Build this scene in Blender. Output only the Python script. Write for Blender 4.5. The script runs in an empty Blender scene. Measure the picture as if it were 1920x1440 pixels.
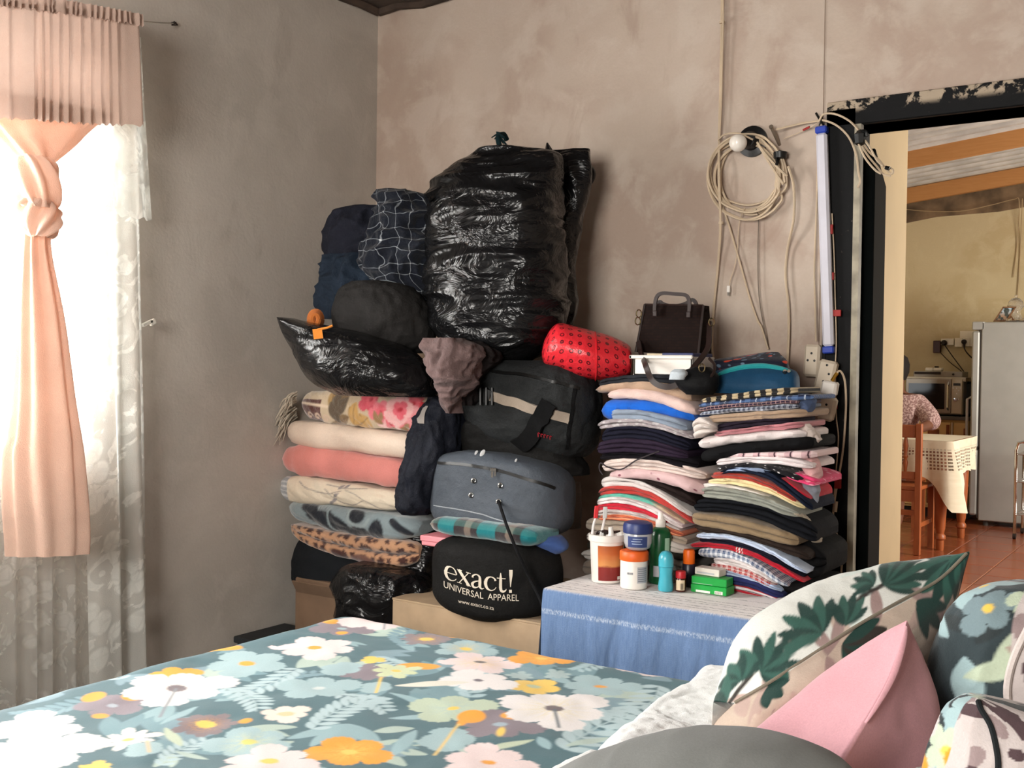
import bpy, math, random
import numpy as np
from mathutils import Vector, Matrix

random.seed(7)
RNG = np.random.default_rng(7)
SC = bpy.context.scene
COL = SC.collection

# ------------------------------------------------------------------ camera
# room axes: wall_back is the plane y=0 (room at y<0), wall_left is x=0 (room at x>0)
F_PX = 2000.0
CAM = np.array([3.187, -3.616, 1.2])
YAW, PITCH, ROLL = math.radians(34), math.radians(0.86), 0.014
_f = np.array([-math.sin(YAW), math.cos(YAW), 0.0])
_r = np.array([math.cos(YAW), math.sin(YAW), 0.0])
_z = np.array([0.0, 0.0, 1.0])
FWD = _f * math.cos(PITCH) - _z * math.sin(PITCH)
_u = _z * math.cos(PITCH) + _f * math.sin(PITCH)
RGT = _r * math.cos(ROLL) + _u * math.sin(ROLL)
UPV = _u * math.cos(ROLL) - _r * math.sin(ROLL)
cd = bpy.data.cameras.new('camera')
cd.sensor_width = 36
cd.lens = 36 * F_PX / 1920
cd.clip_start = 0.02
cam = bpy.data.objects.new('camera', cd)
COL.objects.link(cam)
cam.matrix_world = Matrix(((RGT[0], UPV[0], -FWD[0], CAM[0]), (RGT[1], UPV[1], -FWD[1], CAM[1]),
                           (RGT[2], UPV[2], -FWD[2], CAM[2]), (0, 0, 0, 1)))
SC.camera = cam

# ------------------------------------------------------------------ view, world, lights
SC.view_settings.view_transform = 'Standard'
SC.view_settings.look = 'None'
SC.view_settings.gamma = 1.0
SC.view_settings.exposure = -0.5
SC.view_settings.use_curve_mapping = False
W = bpy.data.worlds.new('sky')
SC.world = W
W.use_nodes = True
bg = W.node_tree.nodes['Background']
bg.inputs[0].default_value = (0.93, 0.97, 1.0, 1)
bg.inputs[1].default_value = 5.0


def area_light(name, loc, direction, sx, sy, power, col=(1, 1, 1)):
    l = bpy.data.lights.new(name, 'AREA')
    l.shape = 'RECTANGLE'
    l.size, l.size_y = sx, sy
    l.energy = power
    l.color = col
    o = bpy.data.objects.new(name, l)
    COL.objects.link(o)
    o.location = loc
    o.rotation_euler = Vector(direction).to_track_quat('-Z', 'Y').to_euler()
    return o


# daylight through bedroom and kitchen windows; rear light is added fill, its window unseen
area_light('daylight_window_left', (-0.30, -2.05, 1.55), (1, 0.1, 0.0), 1.25, 1.35, 385, (1.0, 0.985, 0.96))
area_light('fill_light_rear', (2.3, -4.95, 1.65), (-0.15, 1, -0.02), 1.3, 1.2, 190, (1.0, 0.95, 0.88))
area_light('daylight_window_kitchen', (4.75, 3.6, 1.6), (-1, -0.1, -0.1), 1.8, 1.5, 205, (1.0, 0.93, 0.82))


# ------------------------------------------------------------------ helpers
def ray(px, py):
    return FWD + RGT * ((px - 960) / F_PX) - UPV * ((py - 720) / F_PX)


def pix(px, py, x=None, y=None, z=None, d=None):
    """point on the sight line through a pixel that lies on the plane x, y or z, or d metres ahead"""
    v = ray(px, py)
    if d is not None:
        t = d
    elif y is not None:
        t = (y - CAM[1]) / v[1]
    elif x is not None:
        t = (x - CAM[0]) / v[0]
    else:
        t = (z - CAM[2]) / v[2]
    return CAM + v * t


def lin(c):
    c = np.asarray(c, float) / 255.0
    return np.where(c <= 0.04045, c / 12.92, ((c + 0.055) / 1.055) ** 2.4)


def lin4(c):
    l = lin(c)
    return (float(l[0]), float(l[1]), float(l[2]), 1.0)


def _hash(ix, iy, iz, seed):
    h = (ix * 374761393 + iy * 668265263 + iz * 2147483647 + seed * 974634777) & 0xFFFFFFFF
    h = ((h ^ (h >> 13)) * 1274126177) & 0xFFFFFFFF
    h = h ^ (h >> 16)
    return (h & 0xFFFF) / 32767.5 - 1.0


def vnoise(P, seed=0):
    P = np.asarray(P, float)
    I = np.floor(P).astype(np.int64)
    f = P - I
    w = f * f * (3 - 2 * f)
    out = 0
    for dx in (0, 1):
        for dy in (0, 1):
            for dz in (0, 1):
                hv = _hash(I[..., 0] + dx, I[..., 1] + dy, I[..., 2] + dz, seed)
                wx = w[..., 0] if dx else 1 - w[..., 0]
                wy = w[..., 1] if dy else 1 - w[..., 1]
                wz = w[..., 2] if dz else 1 - w[..., 2]
                out = out + hv * wx * wy * wz
    return out


def fbm(P, seed=0, octaves=3):
    P = np.asarray(P, float)
    a, s, o = 1.0, 0.0, 0.0
    for k in range(octaves):
        o = o + a * vnoise(P * 2 ** k, seed + k * 17)
        s += a
        a *= 0.5
    return o / s


def smooth01(x):
    x = np.clip(x, 0, 1)
    return x * x * (3 - 2 * x)


def crom(pts, n):
    """Catmull-Rom resample of a polyline to n points"""
    P = np.asarray(pts, float)
    m = len(P)
    if m == 2:
        t = np.linspace(0, 1, n)[:, None]
        return P[0] * (1 - t) + P[1] * t
    E = np.vstack([2 * P[0] - P[1], P, 2 * P[-1] - P[-2]])
    t = np.linspace(0, m - 1, n)
    i = np.minimum(t.astype(int), m - 2)
    f = (t - i)[:, None]
    p0, p1, p2, p3 = E[i], E[i + 1], E[i + 2], E[i + 3]
    return 0.5 * (2 * p1 + (p2 - p0) * f + (2 * p0 - 5 * p1 + 4 * p2 - p3) * f ** 2 + (3 * p1 - p0 - 3 * p2 + p3) * f ** 3)


class MB:
    """collects geometry for ONE mesh object"""

    def __init__(self):
        self.v, self.f, self.uv, self.n = [], [], None, 0

    def add(self, verts, faces):
        verts = np.asarray(verts, float).reshape(-1, 3)
        b = self.n
        self.v.append(verts)
        self.n += len(verts)
        for f in faces:
            self.f.append(tuple(int(i) + b for i in f))
        return self

    def box(self, lo, hi, bev=0.0):
        lo, hi = np.minimum(lo, hi), np.maximum(lo, hi)
        c, h = (lo + hi) / 2, (hi - lo) / 2
        return self.obox(c, (1, 0, 0), (0, 1, 0), (0, 0, 1), h, bev)

    def obox(self, c, ax, ay, az, h, bev=0.0):
        """oriented box; bev cuts the edges"""
        A = np.array([ax, ay, az], float)
        A /= np.linalg.norm(A, axis=1)[:, None]
        h = np.asarray(h, float)
        c = np.asarray(c, float)
        if bev <= 0:
            s = np.array([(i, j, k) for i in (-1, 1) for j in (-1, 1) for k in (-1, 1)], float) * h
            fs = [(0, 1, 3, 2), (4, 6, 7, 5), (0, 4, 5, 1), (2, 3, 7, 6), (0, 2, 6, 4), (1, 5, 7, 3)]
            return self.add(c + s @ A, fs)
        bev = min(bev, h.min() * 0.95)
        V, idx = [], {}
        for i in (-1, 1):
            for j in (-1, 1):
                for k in (-1, 1):
                    for a in range(3):
                        p = np.array([i, j, k], float) * (h - bev)
                        p[a] += (i, j, k)[a] * bev
                        idx[(i, j, k, a)] = len(V)
                        V.append(p)
        fs = []
        for a in range(3):
            b, d = (a + 1) % 3, (a + 2) % 3
            for s in (-1, 1):
                q = []
                for (sb, sd) in ((-1, -1), (1, -1), (1, 1), (-1, 1)):
                    t = [0, 0, 0]
                    t[a], t[b], t[d] = s, sb, sd
                    q.append(idx[(*t, a)])
                fs.append(q if s > 0 else q[::-1])
            for sb in (-1, 1):
                for sd in (-1, 1):
                    q = []
                    for (s, m) in ((-1, b), (1, b), (1, d), (-1, d)):
                        t = [0, 0, 0]
                        t[a], t[b], t[d] = s, sb, sd
                        q.append(idx[(*t, m)])
                    fs.append(q if sb * sd < 0 else q[::-1])
        for i in (-1, 1):
            for j in (-1, 1):
                for k in (-1, 1):
                    q = [idx[(i, j, k, a)] for a in range(3)]
                    fs.append(q if i * j * k > 0 else q[::-1])
        return self.add(c + np.array(V) @ A, fs)

    def grid(self, P, closeu=False, flip=False):
        """P: (nu, nv, 3) sheet; closeu joins the last column to the first"""
        P = np.asarray(P, float)
        nu, nv = P.shape[:2]
        b = self.n
        self.v.append(P.reshape(-1, 3))
        self.n += nu * nv
        for i in range(nu if closeu else nu - 1):
            i2 = (i + 1) % nu
            for j in range(nv - 1):
                q = (b + i * nv + j, b + i2 * nv + j, b + i2 * nv + j + 1, b + i * nv + j + 1)
                self.f.append(q[::-1] if flip else q)
        return self

    def tube(self, pts, r, n=6, sub=0, cap=True):
        P = np.asarray(pts, float)
        if sub:
            P = crom(P, sub)
        m = len(P)
        R = np.full(m, r, float) if np.isscalar(r) else np.interp(np.linspace(0, 1, m), np.linspace(0, 1, len(r)), r)
        T = np.gradient(P, axis=0)
        T /= np.linalg.norm(T, axis=1)[:, None] + 1e-12
        a = np.array([0, 0, 1.0]) if abs(T[0][2]) < 0.9 else np.array([1.0, 0, 0])
        N = np.cross(T[0], a)
        N /= np.linalg.norm(N)
        rings = []
        for i in range(m):
            N = N - T[i] * N.dot(T[i])
            N /= np.linalg.norm(N) + 1e-12
            B = np.cross(T[i], N)
            an = np.arange(n) * 2 * math.pi / n
            rings.append(P[i] + R[i] * (np.cos(an)[:, None] * N + np.sin(an)[:, None] * B))
        b = self.n
        self.v.append(np.array(rings).reshape(-1, 3))
        self.n += m * n
        for i in range(m - 1):
            for j in range(n):
                j2 = (j + 1) % n
                self.f.append((b + i * n + j, b + i * n + j2, b + (i + 1) * n + j2, b + (i + 1) * n + j))
        if cap:
            self.f.append(tuple(b + j for j in range(n))[::-1])
            self.f.append(tuple(b + (m - 1) * n + j for j in range(n)))
        return self

    def lathe(self, c, prof, n=24, axis=(0, 0, 1), squash=1.0):
        """prof: list of (radius, height)"""
        ax = np.array(axis, float)
        ax /= np.linalg.norm(ax)
        a = np.array([1.0, 0, 0]) if abs(ax[0]) < 0.9 else np.array([0, 1.0, 0])
        N = np.cross(ax, a)
        N /= np.linalg.norm(N)
        B = np.cross(ax, N)
        c = np.asarray(c, float)
        an = np.arange(n) * 2 * math.pi / n
        dirs = np.cos(an)[:, None] * N + np.sin(an)[:, None] * B * squash
        b = self.n
        V = [c + ax * h + dirs * r for (r, h) in prof]
        self.v.append(np.array(V).reshape(-1, 3))
        m = len(prof)
        self.n += m * n
        for i in range(m - 1):
            for j in range(n):
                j2 = (j + 1) % n
                self.f.append((b + i * n + j, b + i * n + j2, b + (i + 1) * n + j2, b + (i + 1) * n + j))
        if prof[0][0] > 1e-5:
            self.f.append(tuple(b + j for j in range(n))[::-1])
        if prof[-1][0] > 1e-5:
            self.f.append(tuple(b + (m - 1) * n + j for j in range(n)))
        return self

    def prism(self, poly, ext):
        """poly: (n,3) outline, pushed along the vector ext"""
        P = np.asarray(poly, float)
        n = len(P)
        Q = P + np.asarray(ext, float)
        fs = [tuple(range(n))[::-1], tuple(range(n, 2 * n))]
        fs += [(i, (i + 1) % n, n + (i + 1) % n, n + i) for i in range(n)]
        return self.add(np.vstack([P, Q]), fs)

    def build(self, name, mat, parent=None, smooth=True, uv=None, col=None, angle=40):
        me = bpy.data.meshes.new(name)
        V = np.vstack(self.v)
        me.from_pydata(V.tolist(), [], self.f)
        me.update()
        if uv is not None:
            ul = me.uv_layers.new(name='UVMap')
            li = np.empty(len(me.loops), np.int32)
            me.loops.foreach_get('vertex_index', li)
            ul.data.foreach_set('uv', np.asarray(uv, np.float32)[li].ravel())
        if col is not None:
            at = me.color_attributes.new('Col', 'FLOAT_COLOR', 'POINT')
            c4 = np.ones((len(V), 4), np.float32)
            c4[:, :3] = col
            at.data.foreach_set('color', c4.ravel())
        if smooth:
            me.polygons.foreach_set('use_smooth', np.ones(len(me.polygons), bool))
            if angle < 180:
                me.set_sharp_from_angle(angle=math.radians(angle))
        if mat is not None:
            me.materials.append(mat)
        o = bpy.data.objects.new(name, me)
        COL.objects.link(o)
        if parent is not None:
            o.parent = parent
            o.matrix_parent_inverse = Matrix.Translation(-_world(parent))
        return o


def _world(o):
    p = Vector((0, 0, 0))
    while o is not None:
        p = p + o.location
        if o.parent is not None:
            p = p + o.matrix_parent_inverse.translation
        o = o.parent
    return p


def tag(o, label=None, cat=None, group=None, kind=None):
    if label:
        o['label'] = label
    if cat:
        o['category'] = cat
    if group:
        o['group'] = group
    if kind:
        o['kind'] = kind
    return o


def thing(name, loc, label, cat, group=None):
    o = bpy.data.objects.new(name, None)
    o.empty_display_size = 0.05
    COL.objects.link(o)
    o.location = tuple(float(a) for a in loc)
    return tag(o, label, cat, group)


# ------------------------------------------------------------------ materials
class NT:
    def __init__(self, name):
        self.m = bpy.data.materials.new(name)
        self.m.use_nodes = True
        self.t = self.m.node_tree
        self.t.nodes.clear()
        self.out = self.t.nodes.new('ShaderNodeOutputMaterial')

    def node(self, typ, **kw):
        n = self.t.nodes.new(typ)
        for k, v in kw.items():
            setattr(n, k, v)
        return n

    def set(self, sock, v):
        if v is None:
            return
        if isinstance(v, bpy.types.NodeSocket):
            self.t.links.new(v, sock)
        elif isinstance(v, (tuple, list)) and len(v) == 3 and sock.type == 'RGBA':
            sock.default_value = (*v, 1)
        else:
            sock.default_value = v

    def math(self, op, a, b=None, c=None, clamp=False):
        n = self.node('ShaderNodeMath', operation=op, use_clamp=clamp)
        self.set(n.inputs[0], a)
        if b is not None:
            self.set(n.inputs[1], b)
        if c is not None:
            self.set(n.inputs[2], c)
        return n.outputs[0]

    def mix(self, fac, a, b, mode='MIX'):
        n = self.node('ShaderNodeMix', data_type='RGBA', blend_type=mode)
        self.set(n.inputs[0], fac)
        self.set(n.inputs[6], a)
        self.set(n.inputs[7], b)
        return n.outputs[2]

    def coord(self, what='Object', scale=(1, 1, 1), rot=(0, 0, 0), loc=(0, 0, 0)):
        t = self.node('ShaderNodeTexCoord')
        m = self.node('ShaderNodeMapping')
        m.inputs['Scale'].default_value = scale
        m.inputs['Rotation'].default_value = rot
        m.inputs['Location'].default_value = loc
        self.t.links.new(t.outputs[what], m.inputs[0])
        return m.outputs[0]

    def noise(self, vec, scale=5, detail=3, rough=0.5, dist=0.0):
        n = self.node('ShaderNodeTexNoise')
        self.set(n.inputs['Vector'], vec)
        n.inputs['Scale'].default_value = scale
        n.inputs['Detail'].default_value = detail
        n.inputs['Roughness'].default_value = rough
        n.inputs['Distortion'].default_value = dist
        return n.outputs['Fac']

    def voro(self, vec, scale=5, feature='F1', out='Distance', rnd=1.0):
        n = self.node('ShaderNodeTexVoronoi', feature=feature)
        self.set(n.inputs['Vector'], vec)
        n.inputs['Scale'].default_value = scale
        n.inputs['Randomness'].default_value = rnd
        return n.outputs[out]

    def ramp(self, fac, stops, interp='LINEAR'):
        n = self.node('ShaderNodeValToRGB')
        n.color_ramp.interpolation = interp
        e = n.color_ramp.elements
        while len(e) < len(stops):
            e.new(0.5)
        for el, (p, c) in zip(e, stops):
            el.position = p
            el.color = c if len(c) == 4 else (*c, 1)
        self.set(n.inputs[0], fac)
        return n.outputs[0]

    def step(self, a, edge, soft=0.02):
        n = self.node('ShaderNodeMapRange', clamp=True, interpolation_type='SMOOTHSTEP')
        self.set(n.inputs[0], a)
        n.inputs[1].default_value = edge - soft
        n.inputs[2].default_value = edge + soft
        return n.outputs[0]

    def xyz(self, vec):
        n = self.node('ShaderNodeSeparateXYZ')
        self.set(n.inputs[0], vec)
        return n.outputs

    def bump(self, h, strength=0.3, dist=0.01, normal=None):
        n = self.node('ShaderNodeBump')
        n.inputs['Strength'].default_value = strength
        n.inputs['Distance'].default_value = dist
        self.set(n.inputs['Height'], h)
        if normal is not None:
            self.set(n.inputs['Normal'], normal)
        return n.outputs[0]

    def bsdf(self, col, rough=0.8, spec=0.3, metal=0.0, normal=None, sheen=0.0, **kw):
        n = self.node('ShaderNodeBsdfPrincipled')
        self.set(n.inputs['Base Color'], col)
        self.set(n.inputs['Roughness'], rough)
        self.set(n.inputs['Specular IOR Level'], spec)
        n.inputs['Metallic'].default_value = metal
        if sheen:
            n.inputs['Sheen Weight'].default_value = sheen
        if normal is not None:
            self.set(n.inputs['Normal'], normal)
        for k, v in kw.items():
            self.set(n.inputs[k.replace('_', ' ')], v)
        return n.outputs[0]

    def done(self, shader):
        self.t.links.new(shader, self.out.inputs[0])
        return self.m


_MC = {}


def plain(name, rgb, rough=0.6, spec=0.4, metal=0.0, var=0.06, vs=8, bump=0.0, bs=60, sheen=0.0, **kw):
    """one colour with slight tonal variation and grain"""
    key = name
    if key in _MC:
        return _MC[key]
    t = NT(name)
    co = t.coord('Object')
    n1 = t.noise(co, vs, 4)
    c = t.mix(t.step(n1, 0.5, 0.25), lin4(np.clip(np.array(rgb) * (1 - var), 0, 255)), lin4(np.clip(np.array(rgb) * (1 + var), 0, 255)))
    nm = t.bump(t.noise(co, bs, 4), bump, 0.004) if bump else None
    _MC[key] = t.done(t.bsdf(c, rough, spec, metal, nm, sheen, **kw))
    return _MC[key]


def weave(t, co, strength=0.25, wr=0.5):
    a = t.noise(co, 28, 4, 0.6)
    b = t.noise(co, 420, 2)
    h = t.math('ADD', t.math('MULTIPLY', a, wr), t.math('MULTIPLY', b, 0.12))
    return t.bump(h, strength, 0.02)


def fabric(name, rgb, var=0.08, rough=0.9, sheen=0.15, wr=0.5, strength=0.3):
    if name in _MC:
        return _MC[name]
    if max(rgb) < 75:
        rgb = tuple(v * 0.76 for v in rgb)
    t = NT(name)
    co = t.coord('Object')
    c = t.mix(t.step(t.noise(co, 9, 4), 0.5, 0.3), lin4(np.array(rgb) * (1 - var)), lin4(np.clip(np.array(rgb) * (1 + var), 0, 255)))
    sheen = sheen * min(1.0, max(0.0, (max(rgb) - 60) / 90))
    fz = t.noise(co, 300, 2)
    c = t.mix(0.25, c, t.mix(fz, lin4(np.array(rgb) * 0.75), lin4(np.clip(np.array(rgb) * 1.2, 0, 255))))
    _MC[name] = t.done(t.bsdf(c, rough, 0.2 if max(rgb) > 75 else 0.12, 0, weave(t, co, strength, wr), sheen))
    return _MC[name]


def patterned(name, fn, rough=0.9, sheen=0.1, wr=0.5, strength=0.3):
    """fn(t, uv_xyz_outputs, uv_vector) gives the colour socket; UV is in metres"""
    if name in _MC:
        return _MC[name]
    t = NT(name)
    co = t.coord('Object')
    uv = t.coord('UV')
    c = fn(t, t.xyz(uv), uv)
    _MC[name] = t.done(t.bsdf(c, rough, 0.2, 0, weave(t, co, strength, wr), sheen))
    return _MC[name]


def frac_step(t, s, period, width, off=0.0, soft=0.02):
    """1 inside a stripe of `width` (share) repeating every `period` metres"""
    f = t.math('FRACT', t.math('ADD', t.math('MULTIPLY', s, 1.0 / period), off))
    d = t.math('ABSOLUTE', t.math('SUBTRACT', f, 0.5))
    return t.math('SUBTRACT', 1.0, t.step(d, width / 2, soft))


def stripes(c1, c2, period, width, axis=0, c3=None, w3=0.1):
    def fn(t, s, uv):
        c = t.mix(frac_step(t, s[axis], period, width), lin4(c1), lin4(c2))
        if c3 is not None:
            c = t.mix(frac_step(t, s[axis], period, w3, 0.37), c, lin4(c3))
        return c
    return fn


def plaid(base, c1, c2, p=0.05, w1=0.35, w2=0.08):
    def fn(t, s, uv):
        a = frac_step(t, s[0], p, w1)
        b = frac_step(t, s[1], p, w1)
        c = t.mix(t.math('MULTIPLY', t.math('ADD', a, b), 0.5), lin4(base), lin4(c1))
        l = t.math('MAXIMUM', frac_step(t, s[0], p, w2, 0.45), frac_step(t, s[1], p, w2, 0.45))
        return t.mix(t.math('MULTIPLY', l, 0.9), c, lin4(c2))
    return fn


def blobs(base, c1, scale=25, thr=0.35, c2=None, scale2=40, soft=0.05):
    def fn(t, s, uv):
        d = t.voro(uv, scale)
        c = t.mix(t.math('SUBTRACT', 1.0, t.step(d, thr, soft)), lin4(base), lin4(c1))
        if c2 is not None:
            d2 = t.voro(t.coord('UV', loc=(3.1, 1.7, 0)), scale2)
            c = t.mix(t.math('SUBTRACT', 1.0, t.step(d2, thr * 0.7, soft)), c, lin4(c2))
        return c
    return fn


def print_mat(name, rough=0.85, sheen=0.15, wr=0.4, strength=0.25):
    """cloth whose print is stored per vertex in the attribute Col"""
    if name in _MC:
        return _MC[name]
    t = NT(name)
    co = t.coord('Object')
    a = t.node('ShaderNodeAttribute', attribute_name='Col')
    fz = t.noise(co, 260, 2)
    c = t.mix(t.math('MULTIPLY', fz, 0.18), a.outputs['Color'], (0.25, 0.25, 0.25, 1), 'MULTIPLY')
    _MC[name] = t.done(t.bsdf(c, rough, 0.25, 0, weave(t, co, strength, wr), sheen))
    return _MC[name]


def plastic_bag_mat():
    t = NT('black_bin_liner')
    co = t.coord('Object', (1, 1, 1.7))
    n1 = t.noise(co, 7, 4, 0.55, 1.0)
    n2 = t.noise(co, 45, 5, 0.65, 0.8)
    r = t.voro(t.coord('Object', (1, 1, 2.2), (0.3, 0.2, 0.1)), 26, 'DISTANCE_TO_EDGE')
    b1 = t.bump(n1, 0.5, 0.05)
    b2 = t.bump(n2, 0.10, 0.006, b1)
    b3 = b2
    return t.done(t.bsdf((0.006, 0.006, 0.0065), t.math('ADD', 0.14, t.math('MULTIPLY', n2, 0.14)), 0.32, 0, b3))


# ------------------------------------------------------------------ shape generators
def sack_fn(rows, d, depth, theta=0.0, expo=2.4, noise=0.0, nscale=8, seed=0, squash=(1, 1, 1), ridge=0.8):
    """soft closed body. rows: (py, px_left, px_right[, depth_scale]) silhouette rows at d metres ahead;
    theta turns its long side from the picture plane towards wall_back's direction. Returns S(u, v)"""
    R = np.array([(r[0], r[1], r[2], (r[3] if len(r) > 3 else 1.0)) for r in rows], float)
    C = np.array([pix((r[1] + r[2]) / 2, r[0], d=d) for r in R])
    HW = (R[:, 2] - R[:, 1]) / 2 / F_PX * d
    HD = R[:, 3] * depth / 2
    st, ct = math.sin(theta), math.cos(theta)
    A = np.sqrt(np.maximum(HW ** 2 - (HD * st) ** 2, (0.25 * HW) ** 2)) / ct
    ax = _r * ct - _f * st
    ay = _f * ct + _r * st
    keys = np.concatenate([C, A[:, None], HD[:, None]], axis=1)

    def S(u, v):
        u = np.asarray(u, float)
        v = np.asarray(v, float)
        m = len(keys)
        t = np.clip(v, 0, 1) * (m - 1)
        i = np.minimum(t.astype(int), m - 2)
        f = (t - i)[..., None]
        E = np.vstack([2 * keys[0] - keys[1], keys, 2 * keys[-1] - keys[-2]])
        p0, p1, p2, p3 = E[i], E[i + 1], E[i + 2], E[i + 3]
        K = 0.5 * (2 * p1 + (p2 - p0) * f + (2 * p0 - 5 * p1 + 4 * p2 - p3) * f ** 2 + (3 * p1 - p0 - 3 * p2 + p3) * f ** 3)
        a = np.maximum(K[..., 3], 0.002)
        b = np.maximum(K[..., 4], 0.002)
        an = u * 2 * math.pi
        c, s = np.cos(an), np.sin(an)
        cx = np.sign(c) * np.abs(c) ** (2 / expo)
        cy = np.sign(s) * np.abs(s) ** (2 / expo)
        P = K[..., :3] + (a * cx)[..., None] * ax - (b * cy)[..., None] * ay
        if noise:
            Nn = (cx[..., None] * ax - cy[..., None] * ay)
            Nn = Nn / (np.linalg.norm(Nn, axis=-1)[..., None] + 1e-9)
            sq = np.array(squash)
            wp = np.stack([vnoise(P * 5, seed + 30), vnoise(P * 5, seed + 31), vnoise(P * 5, seed + 32)], -1)
            Q = (P + wp * 0.035) * nscale * sq
            h = fbm(Q, seed, 4) * (1.0 if ridge < 1 else 0.5)
            h = h + 0.6 * ridge * (1 - 2 * np.abs(vnoise(Q * 1.5, seed + 5))) + 0.35 * ridge * (1 - 2 * np.abs(vnoise(Q * 3.6, seed + 6)))
            P = P + Nn * (h * noise)[..., None]
        return P
    return S


def sack(name, mat, rows, d, depth, theta=0.0, expo=2.4, noise=0.0, nscale=8, seed=0, nu=48, nv=40, parent=None, paint=None, squash=(1, 1, 1), angle=180, ridge=0.8, zmin=None):
    S = sack_fn(rows, d, depth, theta, expo, noise, nscale, seed, squash, ridge)
    u = np.arange(nu) / nu
    v = np.linspace(0, 1, nv)
    U, V = np.meshgrid(u, v, indexing='ij')
    P = S(U, V)
    if zmin is not None:
        P[..., 2] = np.maximum(P[..., 2], zmin)
    mb = MB()
    mb.grid(P, closeu=True)
    b = mb.n
    top, bot = P[:, 0].mean(0), P[:, -1].mean(0)
    mb.v.append(np.array([top, bot]))
    mb.n += 2
    for i in range(nu):
        i2 = (i + 1) % nu
        mb.f.append((b, i2 * nv, i * nv))
        mb.f.append((b + 1, i * nv + nv - 1, i2 * nv + nv - 1))
    # metres along girth and height
    g = np.linalg.norm(np.roll(P, -1, 0) - P, axis=2).mean(1)
    gu = np.concatenate([[0], np.cumsum(g)[:-1]])
    hv = np.concatenate([[0], np.cumsum(np.linalg.norm(np.diff(P, axis=1), axis=2).mean(0))])
    uv = np.stack(np.broadcast_arrays(gu[:, None], hv[None, :]), -1).reshape(-1, 2)
    uv = np.vstack([uv, uv.mean(0, keepdims=True), uv.mean(0, keepdims=True)])
    col = paint(uv) if paint else None
    o = mb.build(name, mat, parent, uv=uv, col=col, angle=angle)
    return o, S


def quad3(a, b, c, s):
    """parabola through a (s=0), b (s=.5), c (s=1)"""
    return a * (1 - s) * (1 - 2 * s) + 4 * b * s * (1 - s) + c * s * (2 * s - 1)


def garment(name, mat, xl, xr, top, bot, yf, depth, lobes=1, wr=0.004, seed=0, n=44, rc=0.03, parent=None, endp=5.0, back_drop=0.0, paint=None, ns=None, lean=0.0):
    """folded cloth lying in a pile: the fold faces the room at y=yf. top/bot are (left, middle, right)
    heights of its edge, read on the plane y=yf"""
    s = np.linspace(0, 1, n)
    s = 0.5 - 0.5 * np.cos(s * math.pi) * (0.75 + 0.25 * np.abs(np.cos(s * math.pi)))
    s = (s - s[0]) / (s[-1] - s[0])
    px = xl + (xr - xl) * s
    T = np.array([pix(a, b, y=yf) for a, b in zip(px, quad3(top[0], top[1], top[2], s))])
    B = np.array([pix(a, b, y=yf) for a, b in zip(px, quad3(bot[0], bot[1], bot[2], s))])
    X = T[:, 0]
    q = np.abs(2 * s - 1)
    ef = np.maximum(1 - q ** endp, 0.0) ** (1 / 2.2)
    zc = (T[:, 2] + B[:, 2]) / 2
    hz = np.maximum((T[:, 2] - B[:, 2]) / 2, 0.002)
    wv = fbm(np.stack([X * 14, np.full(n, seed * 1.3), np.zeros(n)], 1), seed, 3)
    hz = hz * (0.25 + 0.75 * ef) * (1 + 0.14 * wv)
    zc = zc + 0.0022 * fbm(np.stack([X * 30, np.full(n, seed * 0.7), np.zeros(n)], 1), seed + 8, 3)
    nl = 7 if ns is None else ns
    prof = []
    L = lobes
    for k in range(L):
        for j in range(nl):
            a = math.pi * (j + (0.5 if nl == 1 else 0)) / (nl - 1)
            prof.append((math.cos(a) / L + 1 - (2 * k + 1) / L, math.sin(a), k))
    prof = np.array(prof)
    rows = []
    r0 = np.minimum(hz / L * 1.3, 0.035)
    rngl = np.random.default_rng(seed + 99)
    lo = rngl.uniform(-0.008, 0.006, L)
    for (hz_k, by, k) in prof:
        k = int(k)
        w2 = 0.7 * fbm(np.stack([X * 22 + hz_k * 0.8, np.full(n, k * 3.1 + seed), np.full(n, hz_k * 1.5)], 1), seed + 3, 3) + 0.6 * (1 - 2 * np.abs(vnoise(np.stack([X * 17 + hz_k * 1.1, np.full(n, k * 2.3 + seed), np.full(n, hz_k)], 1), seed + 4)))
        y = yf + r0 * (1 - by) + rc * q ** 7 + (w2 * wr) + (lo[k] if L > 1 else 0) - lean * hz_k * hz
        rows.append(np.stack([X, y, zc + hz * hz_k], 1))
    back_t = np.stack([X, np.full(n, yf + depth) - rc * q ** 7, zc + hz - back_drop], 1)
    back_b = np.stack([X, np.full(n, yf + depth) - rc * q ** 7, zc - hz - back_drop], 1)
    mid_t = (rows[0] * 0.5 + back_t * 0.5)
    mid_b = (rows[-1] * 0.5 + back_b * 0.5)
    ring = [back_t, mid_t] + rows + [mid_b, back_b]
    P = np.array(ring)
    m = len(P)
    mb = MB()
    mb.grid(P, closeu=True, flip=True)
    # end faces
    for e, rev in ((0, True), (n - 1, False)):
        q_ = tuple(i * n + e for i in range(m))
        mb.f.append(q_[::-1] if rev else q_)
    arc = np.concatenate([[0], np.cumsum(np.linalg.norm(np.diff(P[:, n // 2], axis=0), axis=1))])
    uv = np.stack(np.broadcast_arrays((X - X[0])[None, :], arc[:, None]), -1).reshape(-1, 2)
    col = paint(uv, arc, P) if paint else None
    return mb.build(name, mat, parent, uv=uv, col=col, angle=75)


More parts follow.
